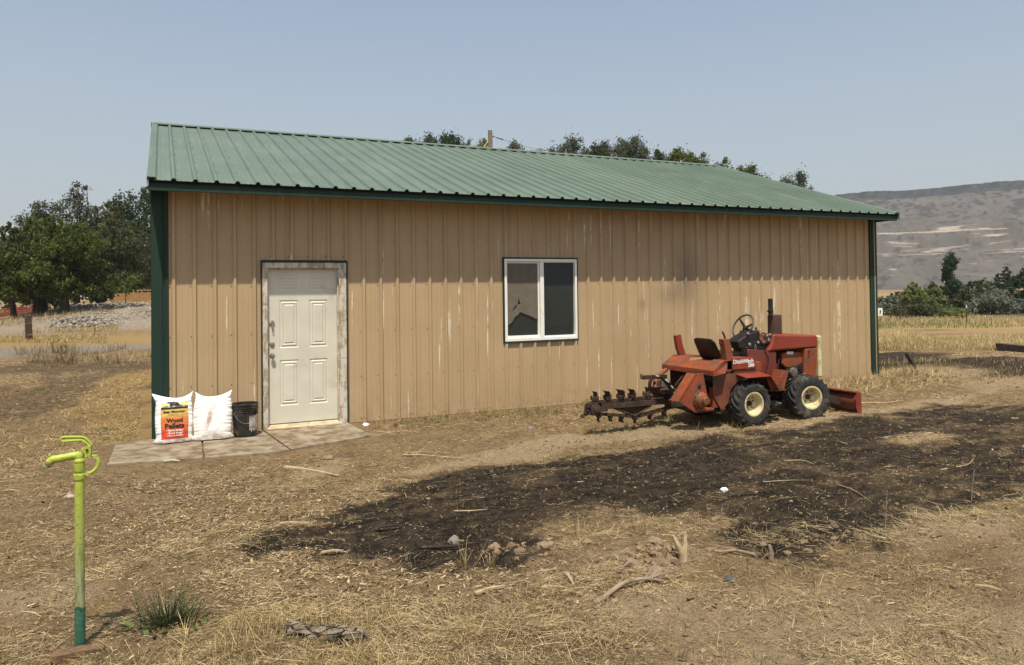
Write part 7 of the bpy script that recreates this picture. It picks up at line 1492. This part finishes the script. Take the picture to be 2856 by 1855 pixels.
o = thing('wood_block', gp(HX-0.01, HY-0.07), 'split brown wood block lying across the foot of the hydrant', 'wood block'); b = MB(); b.prism([(-.115, .0), (-.10, .028), (.02, .032), (.125, .022), (.12, -.02), (-.06, -.03)], -.035, .03); b.build('block', simple('split_brown_wood', (0.15, 0.090, 0.046), 0.8, 0, 0.3, 22, 0.6, 60, dirt=(0.08, 0.045, 0.028), dirt_amt=0.6, dscale=14), o, bevel=0.006)
# sticks on the burnt ground and in the dirt
stick([(4.50, -5.06, .01), (4.68, -5.10, .015), (4.85, -5.12, .01)], .012, M_BURNTW, 'charred stick just below the white stone'); stick([(5.05, -4.9, .01), (5.25, -5.0, .02), (5.45, -5.05, .01)], .004, M_PALEW, 'long pale twig right of the white stone')
stick([(2.45, -2.3, .01), (2.6, -2.4, .03), (2.85, -2.55, .02), (3.05, -2.7, .01)], .008, M_PALEW, 'long thin pale branch lying before the wall', forks=[(.3, .12, .06, .05, .6), (.55, .14, .08, .03, .6), (.1, .10, .10, .04, .5)]); stick([(2.5, -2.25, .01), (2.7, -2.3, .03), (2.95, -2.45, .03)], .006, M_PALEW, 'thin pale twig crossing the long branch')
stick([(1.75, -5.08, .012), (1.95, -5.18, .03), (2.15, -5.2, .025)], .013, M_BURNTW, 'curved burnt stick at the burnt patch tip'); stick([(5.1, -5.9, .01), (4.95, -6.0, .02), (4.7, -6.2, .015)], .012, M_BURNTW, 'dark stick along the lower rim of the burnt patch'); stick([(5.55, -5.3, .01), (5.5, -5.5, .02), (5.35, -5.8, .01)], .005, M_PALEW, 'thin pale stem near the lower rim of the burnt patch')
stick([(2.25, -4.4, .01), (2.35, -4.5, .02), (2.5, -4.5, .01)], .007, M_PALEW, 'pale twig in the middle of the burnt patch'); stick([(5.8, -4.4, .02), (5.95, -4.5, .04), (6.0, -4.6, .015)], .005, M_PALEW, 'pale curled stem on the right burnt ground'); stick([(6.9, -5.3, .01), (7.3, -5.3, .03), (7.7, -5.1, .02)], .006, M_PALEW, 'pale wavy stem at the right edge of the burnt ground'); stick([(9.6, -2.05, .01), (10.1, -2.15, .02), (10.55, -2.1, .01)], .012, M_PALEW, 'pale stick right of the backfill blade', forks=[(.8, .12, .03, .02, .6)])
for (px, py, h_, lx, lb) in ((4.88, -6.30, .30, .03, 'thin upright weed stalk at the burnt rim'), (6.15, -6.1, .26, .05, 'dead upright weed stalk further right at the burnt rim'), (3.30, -5.55, .16, .01, 'short dark stalk left of the forked root'), (4.0, -5.55, .12, .02, 'tiny dead stalk below the white stone')):
    t = thing('weed_stalk', gp(px, py), lb, 'weed stalk', 'upright dead weed stalks'); b = MB(); b.tube([(0, 0, -.02), (lx*.4, 0, h_*.5), (lx, 0, h_)], [.005, .004, .002], 6); b.build('stem', M_DRIFT, t)
    b = MB(); b.tube([(lx*.5, 0, h_*.6), (lx*.5+.03, .01, h_*.72)], [.003, .0015], 5); b.build('twig', M_DRIFT, t); b = MB(); b.tube([(lx*.4, 0, h_*.5), (lx*.4-.03, -.01, h_*.66)], [.003, .0015], 5); b.build('twig', M_DRIFT, t)
simple_green = straw_mat('dull_green_blades', (0.030, 0.042, 0.016), (0.115, 0.135, 0.055))
# green grass clump by the bottom edge
gc = thing('grass_clump', gp(0.14, -5.64), 'dark green grass clump growing in the dead straw right of the hydrant', 'grass clump'); rs = np.random.RandomState(3); n = 260; r = np.abs(rs.normal(size=n))*0.055; a = rs.uniform(0, 6.28, n)
base = np.stack([r*np.cos(a)*1.5, r*np.sin(a), np.full(n, -0.01)], 1); o = blade_mesh('blades', base, a+rs.normal(size=n)*0.4, 0.15+np.abs(rs.normal(size=n))*0.42, rs.uniform(0.10, 0.26, n), rs.uniform(0.003, 0.006, n), np.abs(rs.normal(size=n))*0.8, rs, simple_green, 0.35+0.25*rs.normal(size=n)); o.parent = gc
n = 34; a = rs.uniform(0, 6.28, n); r = rs.uniform(.08, .22, n); base = np.stack([r*np.cos(a)*1.2, r*np.sin(a)*.6, np.full(n, 0.01)], 1); o = blade_mesh('broad_leaf', base, rs.uniform(0, 6.28, n), R(55)+rs.normal(size=n)*.3, rs.uniform(.03, .08, n), rs.uniform(.015, .03, n), np.full(n, .6), rs, M_GGRASS, 0.4+0.2*rs.normal(size=n)); o.parent = gc; tag(o, kind='stuff')
